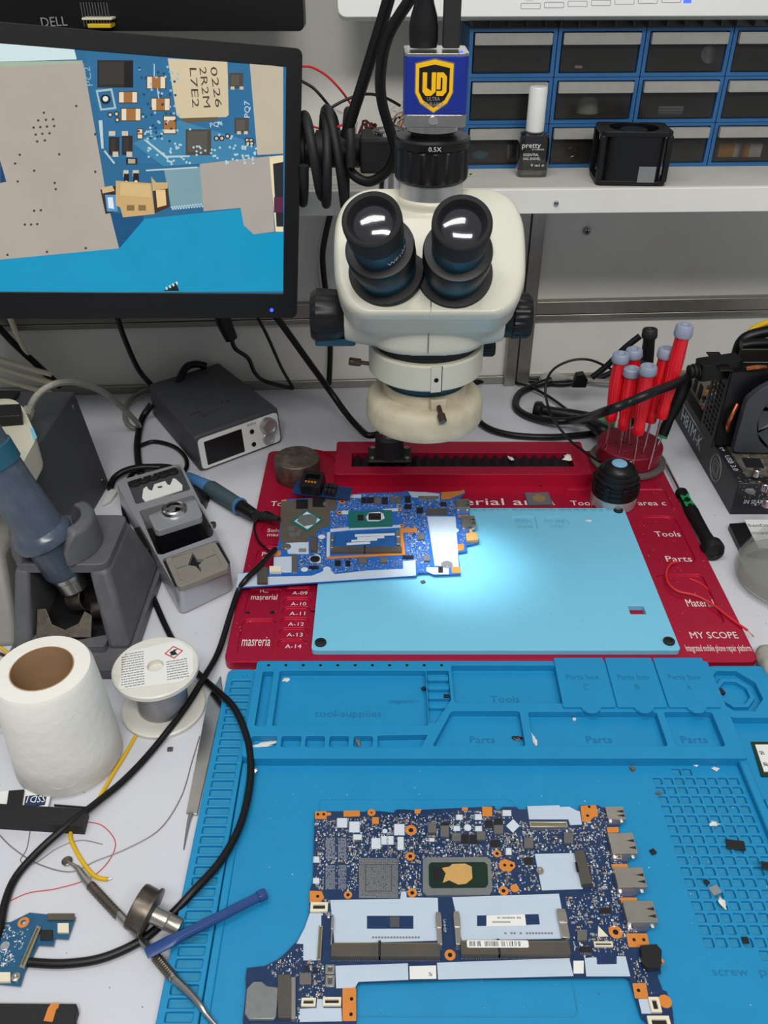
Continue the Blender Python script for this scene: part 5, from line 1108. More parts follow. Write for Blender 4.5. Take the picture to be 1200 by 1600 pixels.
# iron stand
sd = thing('iron_stand','silver soldering iron stand with black rubber holes, steel holder and grey cleaning pad','iron stand',tuple(P(280,840,0)))
z4 = lambda x,y,z=.034: P(160+x/5,700+y/5,z)
tp = [z4(100,262),z4(575,1105),z4(1008,905),z4(612,118)]
tp2 = [(v.x,v.y) for v in tp]
holeA = [(v.x,v.y) for v in (z4(190,262),z4(262,440),z4(690,325),z4(610,150),z4(575,142))]
holeB = [(v.x,v.y) for v in (z4(285,490),z4(430,830),z4(470,832),z4(862,690),z4(870,650),z4(710,365))]
holeC = [(v.x,v.y) for v in (z4(465,868),z4(565,1085),z4(610,1095),z4(990,930),z4(1000,895),z4(900,715))]
b = MB(); b.slab(rnd(tp2,.008,5),.002,.034,'satin_silver',[(rnd(holeA,.003),.004,'station_grey'),(rnd(holeB,.004),.026,'hole_black'),(rnd(holeC,.004),.003,'hole_black')]); b.build('body', sd, .0015)
b = MB(); c_ = sum((Vector((*p,0)) for p in tp2),Vector())/4; b.slab(rnd([(c_.x+(p[0]-c_.x)*.97,c_.y+(p[1]-c_.y)*.97) for p in tp2],.008),0,.002,'rubber'); b.build('base_pad', sd)
for q in ((250,272),(322,247),(397,223),(473,201),(547,181)):
    p = z4(*q,.032); b = MB(fz((p.x,p.y,.0302))); b.lathe([(.0068,0),(.0068,.002),(.0062,.003),(.004,.003),(.0036,.001),(.0001,.0008)],'rubber',None,24); b.build('rubber_holder', sd)
pl = [z4(*q,.032) for q in ((310,390),(335,420),(625,325),(625,290),(570,240),(552,238),(528,292),(508,285),(490,258),(405,285),(388,335),(362,325),(345,300),(320,320))]
b = MB(); b.slab([(v.x,v.y) for v in pl],.0308,.0322,'paper_white',[(circ(z4(450,303,.032).x,z4(450,303,.032).y,.003,14),None)]); b.build('tip_plate', sd)
pl = [z4(*q,.048) for q in ((355,520),(410,632),(440,640),(770,535),(778,510),(730,400),(700,392))]
b = MB(); o2 = rnd([(v.x,v.y) for v in pl],.004)
hc = z4(562,478,.048); b.slab(o2,.040,.047,'satin_silver',[(circ(hc.x,hc.y,.0085,28),None)]); ho = b.build('steel_holder', sd, .001)
b = MB(fz((hc.x,hc.y,.047))); b.lathe([(.0145,-.001),(.0128,.003),(.0108,.0042),(.009,.0035),(.0085,-.002),(.0082,-.008)],'bright_steel',None,40,caps=False); b.build('holder_funnel', ho)
b = MB(); k_ = Vector((0,0,0)); c_ = sum((Vector((*p,0)) for p in o2),Vector())/len(o2); b.slab([(c_.x+(p[0]-c_.x)*.93,c_.y+(p[1]-c_.y)*.9) for p in o2],.010,.040,'badge_black',[(circ(hc.x,hc.y,.007,20),.02)]); b.build('black_block', sd, .001)
pl = [z4(*q,.036) for q in ((490,865),(590,1085),(630,1085),(985,940),(985,910),(885,740),(850,742))]
po = rnd([(v.x,v.y) for v in pl],.004); sc_ = z4(740,890,.036)
star = [z4(*q,.036) for q in ((705,820),(668,915),(730,925),(768,965),(752,915),(800,870),(738,868))]
b = MB(); b.slab(po,.031,.0362,'grey_pad',[([(v.x,v.y) for v in star],.004,'hole_black')]); pd = b.build('cleaning_pad', sd, .0006)
b = MB()
for a, c in (((575,945),(660,915)),((800,865),(890,828)),((765,930),(768,968))):
    a = z4(*a,.0363); c = z4(*c,.0363); b.tube([a,c],.00025,'hole_black',seg=6,sm=False)
b.build('slit', pd)
b = MB(); b.tube([(v.x,v.y,.0363) for v in (z4(*q,.0363) for q in ((540,860),(610,1030),(635,1032),(920,915),(920,890),(855,765),(835,762)))],.0004,'grey_pad',seg=6,closed=True,sm=False); b.build('moulded_line', pd)
b = MB(); a = [z4(*q,.024) for q in ((245,635),(335,805),(372,800),(300,620))]; b.slab([(v.x,v.y) for v in a],.006,.026,'black_plastic'); b.build('side_clip', sd, .001)
p = z4(862,608,.03); b = MB(fz((p.x,p.y,.028))); b.lathe([(.003,0),(.0038,.002),(.0038,.005),(.002,.006)],'dark_steel',None,16); b.build('thumb_screw', sd)
# soldering iron lying between the stand and the platform
ir = thing('soldering_iron','blue and black soldering iron lying between the silver stand and the red platform','soldering iron',tuple(P(360,770,0)))
pts_ = [P(293,745,.010),P(327,762,.0115),P(373,790,.013),P(398,805,.015),P(436,811,.026)]
def seg_(name, a, c, r0, r1, m, rib=None):
    d = (c-a); M_ = Matrix.Translation(a) @ d.to_track_quat('Z','Y').to_matrix().to_4x4(); L = d.length; b = MB(M_)
    b.lathe([(r0*.9,0),(r0,L*.05),((r0+r1)/2,L*.5),(r1,L*.95),(r1*.9,L)],m,None,28,rib); return b.build(name, ir)
seg_('rear_sleeve',pts_[0],pts_[1],.0062,.0085,'iron_blue'); seg_('grip',pts_[1],pts_[2],.0098,.0088,'iron_grip'); seg_('collar',pts_[2]*1,pts_[2].lerp(pts_[3],.12),.0098,.0098,'iron_blue'); 
seg_('strain_relief',pts_[2].lerp(pts_[3],.1),pts_[3],.0082,.0065,'black_plastic'); seg_('flex_sleeve',pts_[3],pts_[4],.0058,.0032,'rubber')
cable('iron_lead','thin black lead bending from the iron tail over the platform edge under the lit board',[P(436,811,.027),P(415,800,.022),P(398,818,.013),P(402,842,.0125),P(419,860,.015)],.0012)
b = MB(); q = [P(*p,.012) for p in ((302,758),(320,783),(325,768),(310,745))]; b.slab([(v.x,v.y) for v in q],0,.012,'black_plastic'); 
for k in range(6):
    p = P(316+k*3,790-k*1,.0); b.tube([P(306+k*4,776-k*2,.004),P(312+k*3,789-k*1,.0008)],.0004,'steel',seg=5,sm=False)
tag(b.build('pin_connector'),'black connector with a row of bent pins beside the stand under the iron','connector')
# tissue roll
tr_ = thing('tissue_roll','white embossed tissue roll standing upright at the left','tissue roll',(-.2527,.452,0)); T = fz((-.2527,.450,0))
b = MB(); b.lathe([(.039,0),(.0415,.004),(.0405,.03),(.0385,.07),(.0365,.096),(.0345,.1),(.0235,.1005),(.0228,.1),(.0228,.002)],'tissue',T,72,caps=False); b.build('paper', tr_)
b = MB(); b.lathe([(.0229,.1003),(.0229,.001)],'cardboard',T,48,caps=False); b.lathe([(.0222,.1003),(.0222,.001)],'cardboard',T,48,caps=False); b.lathe([(.0229,.1003),(.0222,.1003)],'cardboard',T,48,caps=False); b.build('core', tr_)
b = MB()
for a0,z0,s_ in ((-95,.07,.010),(-70,.05,.012),(-100,.035,.010),(-75,.018,.009),(-50,.075,.009),(-45,.03,.011)):
    for dx in (-.5,.5):
        pp = []
        for k in range(9):
            t_ = math.pi*2*k/8; zz = z0+s_*.55*math.sin(t_); rad = .0412-.0045*zz/.1*1.1+.0001; a = R(a0)+(dx*s_+s_*.5*math.cos(t_))/rad; pp.append((T.translation.x+rad*math.cos(a),T.translation.y+rad*math.sin(a),zz))
        b.tube(pp[:-1],.0006,'tissue',seg=6,n=3,closed=True)
b.build('embossed_flower', tr_)
# solder spool
sp_ = thing('solder_spool','white reel of solder wire with a printed safety label beside the tissue roll','solder spool',(-.188,.502,0)); T = fz((-.188,.502,0))
b = MB(); b.lathe([(.0345,0),(.0352,.001),(.0352,.0035),(.034,.0045),(.020,.0045)],'spool_white',T,64); b.build('lower_flange', sp_)
b = MB(); b.lathe([(.021+.0004*(k%2),.0045+k*.0009) for k in range(44)],'solder_wire',T,48); b.build('wound_wire', sp_)
b = MB(); b.lathe([(.020,.044),(.034,.0445),(.0352,.0455),(.0352,.049),(.034,.05),(.0070,.05),(.0066,.046),(.0001,.046)],'spool_white',T,64); uf = b.build('upper_flange', sp_)
LF = fz((-.188,.502,.0502),14); b = MB(LF); 
lo_ = [(-.030,-.020),(.020,-.024),(.030,-.016),(.031,.010),(.020,.026),(-.022,.022)]
b.slab(rnd(lo_,.004),0,.0002,'paper_white',[(circ(0,0,.0068,24),None)]); lb_ = b.build('label', uf)
b = MB(LF); r5 = random.Random(5)
for k in range(14):
    y = -.019+k*.0029
    for x0,x1 in ((-.027,-.009),(.009,.026)):
        x = x0
        while x < x1:
            wd = r5.uniform(.001,.003)
            if abs(x)+abs(y) < .045 and not (x > .006 and y > .004): b.box(x,y,.0002,min(x+wd,x1),y+.0010,.00026,'paper_grey')
            x += wd+.0005
b.build('label_print', lb_)
DM = LF @ Matrix.Translation((.0155,.012,.0003)) @ Matrix.Rotation(R(45),4,'Z'); b = MB(DM); b.slab([(-.0055,-.0055),(.0055,-.0055),(.0055,.0055),(-.0055,.0055)],0,.0001,'label_red',[([(-.0045,-.0045),(.0045,-.0045),(.0045,.0045),(-.0045,.0045)],None)]); hz = b.build('hazard_diamond', lb_)
b = MB(DM @ Matrix.Rotation(R(-45),4,'Z')); b.slab(circ(-.0015,0,.0018,10),0,.0001,'chip_black'); b.slab([(-.003,-.0035),(.003,-.0035),(.001,.001),(.0035,.003),(0,.003)],.0001,.0002,'chip_black'); b.build('pictogram', hz)
cable('solder_wire','fine silver solder strand trailing from the reel in a wide arc over the bench',[P(312,1150,.001),P(300,1190,.0008),P(283,1245,.0008),P(250,1295,.0008),P(200,1325,.0008),P(150,1345,.0008),P(110,1362,.0008),P(60,1350,.0008),P(20,1325,.0008),P(-5,1300,.0008)],.0004,'hair_wire',cat='wire')
cable('hair_wire','hair-thin grey wire curling under the black edge connector',[P(48,1290,.0006),P(42,1325,.0006),P(32,1345,.0006),P(52,1350,.0006),P(90,1325,.0006),P(125,1313,.0006),P(160,1319,.0006)],.0003,'hair_wire',cat='wire')
cable('hair_wire','hair-thin reddish wire arcing from the black edge connector down to the small board',[P(135,1284,.0006),P(160,1290,.0006),P(180,1315,.0006),P(170,1345,.0006),P(140,1372,.0006),P(90,1388,.0006),P(45,1395,.0006),P(15,1408,.0006)],.0003,'wire_red',cat='wire')
t = thing('yellow_wire','yellow insulated wire with a stripped end bent across the bench','wire',tuple(P(150,1255,0)))
b = MB(); b.tube([P(212,1150,.001),P(196,1178,.0015),P(175,1212,.0015),P(149,1255,.0015),P(120,1285,.0015),P(110,1305,.0015),P(118,1328,.0015),P(135,1355,.0015),P(150,1370,.0015),P(168,1374,.0015)],.0015,'wire_yellow'); b.build('insulation', t)
b = MB(); b.tube([P(216,1143,.001),P(212,1150,.001)],.0006,'wire_red',sm=False); b.build('stripped_end', t); b = MB(); b.tube([P(168,1374,.0015),P(175,1372,.001)],.0006,'steel',sm=False); b.build('stripped_end', t)
# flat steel spatula knife
t = thing('prying_knife','flat brushed steel prying knife with a thin spike lying left of the blue mat','knife',tuple(P(315,1200,0)))
q = [P(*p,.002) for p in ((345,1056),(325,1090),(291,1271),(308,1273),(349,1090))]; b = MB(); b.slab([(v.x,v.y) for v in q],.0004,.0024,'steel'); b.build('blade', t, .0004)
b = MB(); b.tube([P(300,1271,.0014),P(296,1280,.0014),P(291,1305,.001),P(287,1328,.0006)],lambda u:.0016*(1-u)+.0004,'steel'); b.build('spike', t)
# double ended spatula pick
t = thing('metal_spudger','long knurled steel pick crossing under the blue spudger with a spoon tip','hand tool',tuple(P(230,1480,0)))
b = MB(); b.tube([P(121,1356,.0030),P(141,1383,.0035),P(198,1442,.0035),P(238,1490,.0055),P(273,1530,.0095)],lambda u:.0017+.0013*min(1,u*5),'steel'); b.build('shank', t)
b = MB(); b.tube([P(273,1530,.0095),P(296,1552,.0105),P(312,1570,.0105),P(322,1585,.0095),P(337,1602,.0085)],lambda u:.0029-.0016*u,'steel'); b.build('lower_shank', t)
for a, c in (((141,1383),(185,1430)),((243,1495),(270,1527))):
    a = P(*a,.0035 if a[0]<200 else .0062); c = P(*c,.0035 if c[0]<200 else .0090); d = c-a; b = MB(Matrix.Translation(a) @ d.to_track_quat('Z','Y').to_matrix().to_4x4()); n = 22
    b.lathe([(.0031+(.0004 if k%2 else 0), d.length*k/n) for k in range(n+1)],'dark_steel',None,20,(10,.0003,0,n)); b.build('knurled_grip', t)
q = P(105,1346,.001); q2 = P(121,1356,.003); b = MB(); b.tube([q,q2],lambda u:.0009+.0008*u,'steel',sm=False); b.lathe([(.0035,0),(.0038,.0008),(.003,.0014),(.0001,.0009)],'dark_steel',fz(q),20); b.build('spoon_tip', t)
# nozzle
nz = P(236,1427,.016); d = (P(268,1443,.012)-nz).normalized(); NM = Matrix.Translation(nz) @ d.to_track_quat('Z','Y').to_matrix().to_4x4()
t = thing('hot_air_nozzle','tarnished steel hot air nozzle with wide collar lying over the black cable','nozzle',(nz.x,nz.y,0))
b = MB(NM); b.lathe([(.0125,-.011),(.0145,-.0115),(.015,-.010),(.0145,-.001),(.0165,-.0008),(.0165,.0006),(.013,.001),(.006,.002)],'dark_steel',None,44); b.build('collar', t)
b = MB(NM); b.lathe([(.0062,.001),(.0056,.004),(.0056,.012),(.0062,.0125),(.0056,.0135),(.0056,.0215),(.0048,.0215),(.0046,.012)],'solder_brass' if 'solder_brass' in MATS else 'tin_plate',None,32); b.build('pipe', t)
# blue plastic spudger
t = thing('plastic_spudger','blue plastic opening tool lying across the slotted edge of the mat','opening tool',tuple(P(320,1445,.01)))
a = P(228,1490,.0135); c = P(403,1402,.0105); SM_ = frame(a, c-a); L = (c-a).length
b = MB(SM_); sec_ = lambda x,w,h: [(x,-w,-h*.4),(x,-w*.6,-h),(x,w*.6,-h),(x,w,-h*.4),(x,w,h*.4),(x,w*.6,h),(x,-w*.6,h),(x,-w,h*.4)]
b.loft([sec_(0,.0038,.0004),sec_(.004,.0042,.0008),sec_(.016,.0042,.0018),sec_(.022,.0033,.0028),sec_(L*.5,.0032,.0026),sec_(L,.0030,.0024)],'spudger_blue'); b.build('shaft', t, .0002)
b = MB(SM_); b.loft([sec_(L,.0037,.0031),sec_(L+.004,.0038,.0032),sec_(L+.006,.0034,.0028)],'spudger_blue'); b.build('hooked_end', t, .0003)
# cables over the bench
cable('black_cable','thick black cable sweeping from the lit board past the solder reel',[P(430,858,.023),P(408,882,.0245),P(385,905,.0235),P(372,925,.015),P(360,960,.012),P(341,1019,.006),P(318,1060,.0112),P(290,1105,.0105),P(240,1170,.004),P(195,1218,.004),P(150,1255,.0065),P(105,1290,.008),P(60,1330,.005),P(25,1370,.003),P(8,1410,.003),P(0,1450,.003),P(-10,1480,.003)],.0028)
cable('black_cable','black cable looping over the slotted mat edge under the blue opening tool',[P(292,752,.004),P(276,733,.004),P(250,728,.004),P(215,733,.004),P(196,760,.004),P(193,790,.004),P(203,835,.004),P(220,885,.004),P(240,935,.004),P(262,985,.004),P(285,1025,.004),P(315,1058,.004),P(342,1082,.010),P(365,1105,.0125),P(382,1140,.0125),P(391,1180,.0125),P(390,1230,.0105),P(375,1290,.0105),P(345,1345,.0105),P(300,1395,.010),P(262,1435,.004),P(220,1470,.004),P(160,1497,.0035),P(100,1506,.0035),P(45,1504,.0035)],.0029)
cable('black_cable','thick black cable hanging from the controller box to the top of the silver stand',[P(237,632,.02),P(222,655,.006),P(215,690,.005),P(216,720,.005),P(221,742,.005)],.0045)
cable('thin_black_cable','thin black cable looping between the controller and the silver stand',[P(216,698,.004),P(240,690,.004),P(270,697,.004),P(288,712,.004),P(292,728,.004),P(284,742,.004)],.0026)
cable('black_cable','black cable arching from the station side panel to the silver stand',[P(172,764,.004),P(178,748,.008),P(195,736,.012),P(220,730,.012),P(250,730,.010)],.004)
b = MB(); q = [P(*p,.004) for p in ((166,770),(160,788),(172,782),(183,768),(176,762))]; b.slab([(v.x,v.y) for v in q][::1],.001,.004,'tape_white'); tag(b.build('white_tape_flag', bev=.0003),'crumpled white tape flag with red mark on the cable beside the station','tape')
# wall side cables
yb = 1.06
W3 = lambda x,y,d=1.06: tuple(PY(x,y,d))
cable('black_cable','thick black cable running down the wall at the far left behind the station',[W3(-20,492),W3(20,535),W3(60,572),W3(95,605)],.0045)
cable('white_cable','cream cable hanging down the wall from behind the lit monitor at the left',[W3(15,495),W3(30,530),W3(52,570),W3(75,602)],.0035,'ivory')
for k,(y0,lb) in enumerate(((555,'topmost'),(568,'middle'),(585,'lowest'))): cable('beige_cable','%s of the three flat beige cables fanning in at the left behind the station'%lb,[W3(-20,y0),W3(30,y0+16,1.05),W3(80,y0+30,1.04)],.0035,'ivory')
cable('black_cable','black cable falling from the monitor to the bench left of the controller',[W3(183,495,1.0),W3(195,530,1.02),W3(215,575,1.04),W3(235,600,1.04),W3(245,610,1.04)],.0035)
t = thing('adapter_cable','black lead with a moulded plug hanging below the lit monitor','cable',W3(355,515,1.0))
b = MB(); b.tube([W3(346,492,1.0),W3(352,508,1.0),W3(362,530,1.0)],lambda u:.010-.003*abs(u-.3),'black_plastic'); b.build('moulded_plug', t)
b = MB(); b.tube([W3(362,530,1.0),W3(368,545,1.0),W3(388,560,1.02),W3(398,582,1.04),W3(415,596,1.06),W3(458,607,1.07)],.0028,'cable_black'); b.build('lead', t)
cable('thin_black_cable','thin black lead hanging straight from the monitor to the wall corner',[W3(403,496,1.0),W3(420,530,1.02),W3(440,575,1.05),W3(458,606,1.07)],.0022)
cable('black_cable','black cable crossing from the monitor corner down to the microscope foot',[W3(428,490,.95),W3(450,520,.96),W3(480,562,.97),W3(515,610,.98),W3(540,645,.96),tuple(P(560,668,.03)),tuple(P(575,680,.03)),tuple(P(592,678,.03))],.0042)
cable('black_cable','black cable hanging straight down the wall behind the microscope left knob',[W3(516,335,1.08),W3(508,370,1.08),W3(504,400,1.08),W3(507,440,1.09),W3(513,480,1.09),W3(516,540,1.1),W3(514,600,1.1)],.0038)
cable('grey_cable','pale grey flat cable just left of the black one hanging on the wall',[W3(510,335,1.1),W3(500,380,1.1),W3(496,420,1.1),W3(500,470,1.1)],.0022,'wire_white')
# small items lower left
t = thing('edge_connector_board','white board printed SSD with a chip, pushed into the long black edge connector','circuit board',tuple(P(30,1245,0)))
q = [P(*p,.004) for p in ((-30,1240),(82,1230),(75,1262),(-30,1275))]; b = MB(); b.slab([(v.x,v.y) for v in q][::-1],.003,.0045,'paper_white'); b.build('card', t)
q = [P(*p,.0046) for p in ((40,1244),(74,1241),(70,1258),(37,1262))]; b = MB(); b.slab([(v.x,v.y) for v in q][::-1],.0045,.0047,'pcb_navy'); b.build('blue_field', t)
o_ = P(73,1243,.0048); b = Words(); b.text('SSD1',o_,(-1,-.05,0),(.05,-1,0),.014,.006,'paper_white',.0001); b.build(None, t)
q = [P(*p,.006) for p in ((14,1236),(38,1234),(34,1260),(10,1262))]; b = MB(); b.slab([(v.x,v.y) for v in q][::-1],.0045,.0065,'chip_black'); b.build('chip', t)
b = MB(); q = [P(*p,.011) for p in ((-30,1252),(135,1262),(128,1290),(-30,1280))]; b.slab([(v.x,v.y) for v in q][::-1],0,.0095,'soft_black')
for k in range(32):
    p = P(84+k*1.55,1257.5+k*.12,.011); b.box(p.x-.00018,p.y,.008,p.x+.00018,p.y+.0016,.0102,'soft_black')
b.build('edge_connector', t, .0006)
t = thing('small_board','small teal blue board with a ribbon socket at the lower left edge','circuit board',tuple(P(50,1470,0)))
zz = lambda x,y,z=.004: P(x/7.5,1400+y/7.5,z)
q = [zz(*p) for p in ((-200,320),(120,290),(340,180),(880,235),(790,490),(640,480),(620,570),(440,560),(280,880),(230,1040),(-200,1000))]
b = MB(); b.slab([(v.x,v.y) for v in q][::-1],.0012,.0025,'pcb_teal',[(circ(zz(275,310,.0025).x,zz(275,310,.0025).y,.0017,14),None)]); b.build('pcb', t)
def zb_(n_,x0,y0,x1,y1,z1_,m,par=t): q = [zz(*p,.003) for p in ((x0,y1),(x1,y1),(x1,y0),(x0,y0))]; b = MB(); b.slab([(v.x,v.y) for v in q],.0025,z1_,m); return b.build(n_, par, .0001)
zb_('connector',680,330,810,440,.0045,'ivory'); zb_('chip',470,400,620,520,.0035,'chip_black'); zb_('connector',560,215,875,290,.0042,'slot_grey'); zb_('connector',-200,910,130,1020,.005,'ivory')
q = [zz(*p,.005) for p in ((430,340),(480,360),(280,850),(225,830))]; b = MB(); b.slab([(v.x,v.y) for v in q][::-1],.0025,.0048,'tin_plate',[([(v.x,v.y) for v in (zz(*p,.005) for p in ((432,375),(455,385),(270,810),(248,800)))],.0015,'slot_olive')]); b.build('ribbon_socket', t)
c = zz(275,310,.0026); b = MB(fz((c.x,c.y,.0025))); b.lathe([(.0037,0),(.0037,.0002),(.0018,.0002)],'copper_orange',None,24,caps=False); b.build('screw_pad', t)
c = zz(60,590,.0026); b = MB(fz((c.x,c.y,.0025))); b.lathe([(.003,0),(.003,.0008),(.0012,.0012),(.0001,.0008)],'solder',None,20); b.build('solder_joint', t)
c = zz(190,960,.0026); b = MB(fz((c.x,c.y,.0025))); b.lathe([(.0028,0),(.0028,.0015),(.0012,.0018),(.0001,.0012)],'tin_plate',None,18); b.build('standoff', t)
Bd = Board(lambda x,y:(x/7.5,1400+y/7.5),.0025,t); Bd.scatter([[(-80,330),(100,320),(200,400),(180,480),(-80,540)],[(-80,640),(110,640),(200,760),(120,860),(-80,840)],[(200,420),(330,380),(250,640),(160,600)]],130,8,['ink_white']*3+['solder'])
t = thing('battery_pack','flat black battery with an orange tab at the bottom left corner','battery',tuple(P(50,1590,0)))
q = [P(*p,.006) for p in ((-40,1567),(119,1568),(121,1578),(117,1590),(120,1620),(-40,1625))]; b = MB(); b.slab([(v.x,v.y) for v in q][::-1],0,.006,'soft_black'); b.build('cell', t, .0006)
q = [P(*p,.0062) for p in ((80,1568),(93,1568),(91,1575),(88,1577),(82,1597),(68,1595),(75,1575))]; b = MB(); b.slab([(v.x,v.y) for v in q][::-1],.006,.0063,'copper_orange'); b.build('orange_tab', t)
for k,(pp,m,lb) in enumerate((([(-10,1005),(14,1022),(12,1034)],'wire_yellow','yellow wire poking out above the tissue roll at the left edge'),([(-10,1018),(8,1025),(10,1030)],'wire_maroon','dark wire beside the yellow one above the tissue roll'),([(-10,1132),(5,1131),(15,1130)],'wire_yellow','yellow wire end just left of the tissue roll base'))): cable('short_wire',lb,[P(x,y,.012) for x,y in pp],.0014,m,cat='wire')
# white residue crumbs and little parts
# ================= THINGS ON THE RED PLATFORM
mat('driver_red','d81020',.35,coat=.3); mat('driver_cap','8f98ac',.45,dirt=.2,dscale=120); mat('stand_red','8c1830',.45,.4,dirt=.3,dscale=80,dcol='5c2a34'); mat('ring_grey','565250',.6); mat('driver_green','0f8a4c',.45); mat('button_blue','7fb3d6',.4)
mat('weight_iron','4d423b',.55,.5,dirt=.6,dscale=60,dcol='8d8579',bump=.4,bscale=200); mat('amber','b8401c',.3,trans=.4)
w = P(466,748,.007); zt_ = PY(466,714,w.y).z
t = thing('metal_weight','scuffed dark metal cylinder standing at the back left of the red platform','metal weight',tuple(w)); b = MB(fz(w)); h = zt_-.007
b.lathe([(.0255,0),(.0262,.001),(.0262,h-.001),(.0252,h)],'weight_iron',None,56); b.build('cylinder', t)
t = thing('chip_test_socket','black chip socket on a small blue adapter board leaning behind the lit board','chip socket',tuple(P(495,765,.02)))
a = P(456,772,.022); c = P(540,783,.022); TFm = frame(a, c-a, (0,-.25,1)); b = MB(TFm); b.slab([(0,0),(.066,.002),(.066,.020),(0,.020)],0,.0014,'pcb_navy'); b.build('adapter_board', t)
b = MB(TFm); b.slab(rr(.010,.001,.034,.024,.002),.0014,.016,'badge_black',[(rr(.014,.006,.030,.020,.001),.008,'hole_black')]); so_ = b.build('socket', t, .0006)
b = MB(TFm)
for k in range(4): b.box(.0155+k*.0035,.0068,.008,.0175+k*.0035,.0085,.0165,'copper_orange')
b.build('contact_pin', so_)
for k in range(6): b = MB(TFm); b.box(.037+k%3*.0045,.003+(k//3)*.008,.0014,.0405+k%3*.0045,.009+(k//3)*.008,.008,'chip_black'); b.build('pin_block', t)
q = P(845,779,.0102); b = MB(frame(P(825,791,.0102), P(867,790,.0102)-P(825,791,.0102))); b.slab([(0,0),(.0285,0),(.0285,.0265),(0,.0265)],0,.0012,'chip_grey')
for i in range(22):
    for j in range(20): b.box(.0015+i*.0012,.0015+j*.0012,.0012,.0021+i*.0012,.0021+j*.0012,.0015,'paste' if (i-11)**2+(j-10)**2 < 40 else 'solder')
tag(b.build('bga_chip'),'square grey ball grid chip lying on the red platform lettering','chip')
# ribbed button lamp
bp_ = P(957,784,.0101); BT = PY(962,722,bp_.y); h = BT.z-.0101
t = thing('button_controller','black ribbed round handset with a pale blue top button and silver base','controller',tuple(bp_)); T = fz(bp_)
b = MB(T); b.lathe([(.0235,0),(.0248,.001),(.0255,.013),(.0235,.014)],'satin_silver',None,48); b.build('silver_base', t)
b = MB(T); k = h/.06
b.lathe([(.0235,.0135),(.0255,.014),(.0258,.020),(.0245,.0205),(.0245,.022),(.0258,.0225),(.0258,.026),(.0245,.0265),(.0245,.028),(.0256,.0285),(.0254,.034*k),(.024,.0345*k),(.0245,.036*k),(.024,.040*k),(.022,.041*k),(.022,.043*k),(.0215,.047*k),(.019,.048*k),(.019,.050*k),(.0175,.054*k),(.013,.058*k),(.010,.059*k),(.009,.058*k)],'black_plastic',None,56); b.build('ribbed_body', t)
for a in range(0,360,45): b = MB(T @ Matrix.Rotation(R(a+10),4,'Z')); b.box(.0245,-.003,.016,.0268,.003,.036*k,'black_plastic'); b.build('grip_rib', t, .0006)
b = MB(T); b.lathe([(.0088,.0575*k),(.008,.0592*k),(.0001,.0598*k)],'button_blue',None,28); b.build('button', t)
cable('thin_black_cable','thin black cable in a tall loop rising from the blue-topped handset',[P(938,722,.05),P(905,700,.045),P(885,682,.04),P(862,650,.035),tuple(PY(852,610,.99)),tuple(PY(862,580,1.0)),tuple(PY(890,564,1.0)),tuple(PY(920,562,1.0)),tuple(PY(948,573,1.0)),tuple(PY(960,580,1.0))],.0016)
# screwdriver stand
sc0 = P(985,692,.036); T = fz((sc0.x,sc0.y,0))
t = thing('screwdriver_stand','round red metal stand drilled with holes, holding the red screwdrivers','screwdriver stand',(sc0.x,sc0.y,.0102))
b = MB(T); b.lathe([(.042,.0105),(.0450,.0115),(.0450,.0145),(.042,.016)],'ring_grey',None,64); b.build('grey_skirt', t)
b = MB(T); hs = []
drv = [((947,701),(971,552),'front left',.5),((968,708),(988,575),'front centre, second from the left',.5),((990,722),(1014,571),'third from left and nearest',.5),((1004,708),(1043,544),'second from the right',.5),((1016,717),(1071,507),'rightmost and tallest',.5),((985,694),(991,545),'rearmost, half hidden behind the others',.5)]
extra = [(952,692),(963,692),(973,690),(1016,690),(1024,705),(1003,700),(976,706),(957,712),(1000,684)]
cs = []
for px,py in [d[0] for d in drv]+extra:
    p = P(px,py,.036)
    if all((p.x-c[0])**2+(p.y-c[1])**2 > .0045**2 for c in cs) and (p.x-sc0.x)**2+(p.y-sc0.y)**2 < .034**2: cs.append((p.x,p.y)); hs.append(([(x-sc0.x,y-sc0.y) for x,y in circ(p.x,p.y,.0018,10)],.02,'hole_black'))
b.slab(circ(0,0,.0385,56),.0165,.036,'stand_red',hs); b.build('drilled_disc', t, .0012)
b = MB(T); b.lathe([(.0415,.0102),(.0415,.0106)],'amber',None,40); b.build('amber_pad', t)
def driver(bot, top, label, z0=.03, m='driver_red', cm='driver_cap', L=.1, rad=.0082, grp='red screwdrivers in the round stand', name='screwdriver', frac=.62):
    a = Vector(bot); c = Vector(top); d = c-a; L = d.length; M_ = Matrix.Translation(a) @ d.to_track_quat('Z','Y').to_matrix().to_4x4()
    t = thing(name, label, 'screwdriver', tuple(a), grp); s0 = L*(1-frac)
    b = MB(M_); b.lathe([(.0013,0),(.0015,.002),(.0015,s0+.004)],'bright_steel',None,14); b.build('shaft', t)
    b = MB(M_); b.lathe([(rad*.72,s0),(rad*.8,s0+.002),(rad*.82,s0+L*.08),(rad*.74,s0+L*.1),(rad*.9,s0+L*.2),(rad*1.0,L*.72),(rad*.98,L*.8),(rad*.9,L*.90),(rad*.95,L*.93)],m,None,60,(15,.0005,3,6)); b.build('handle', t)
    b = MB(M_); b.lathe([(rad*1.1,L*.925),(rad*1.2,L*.94),(rad*1.12,L*.99),(rad*.98,L),(rad*.62,L),(rad*.5,L-.0025),(.0001,L-.0025)],cm,None,40); b.build('end_cap', t)
    return t
for (bx,by),(tx,ty),lb,_ in drv:
    p = P(bx,by,.036); q = PY(tx,ty,p.y+.002); driver((p.x,p.y,.022), q, 'red screwdriver with pale grey cap, '+lb+' in the round stand')
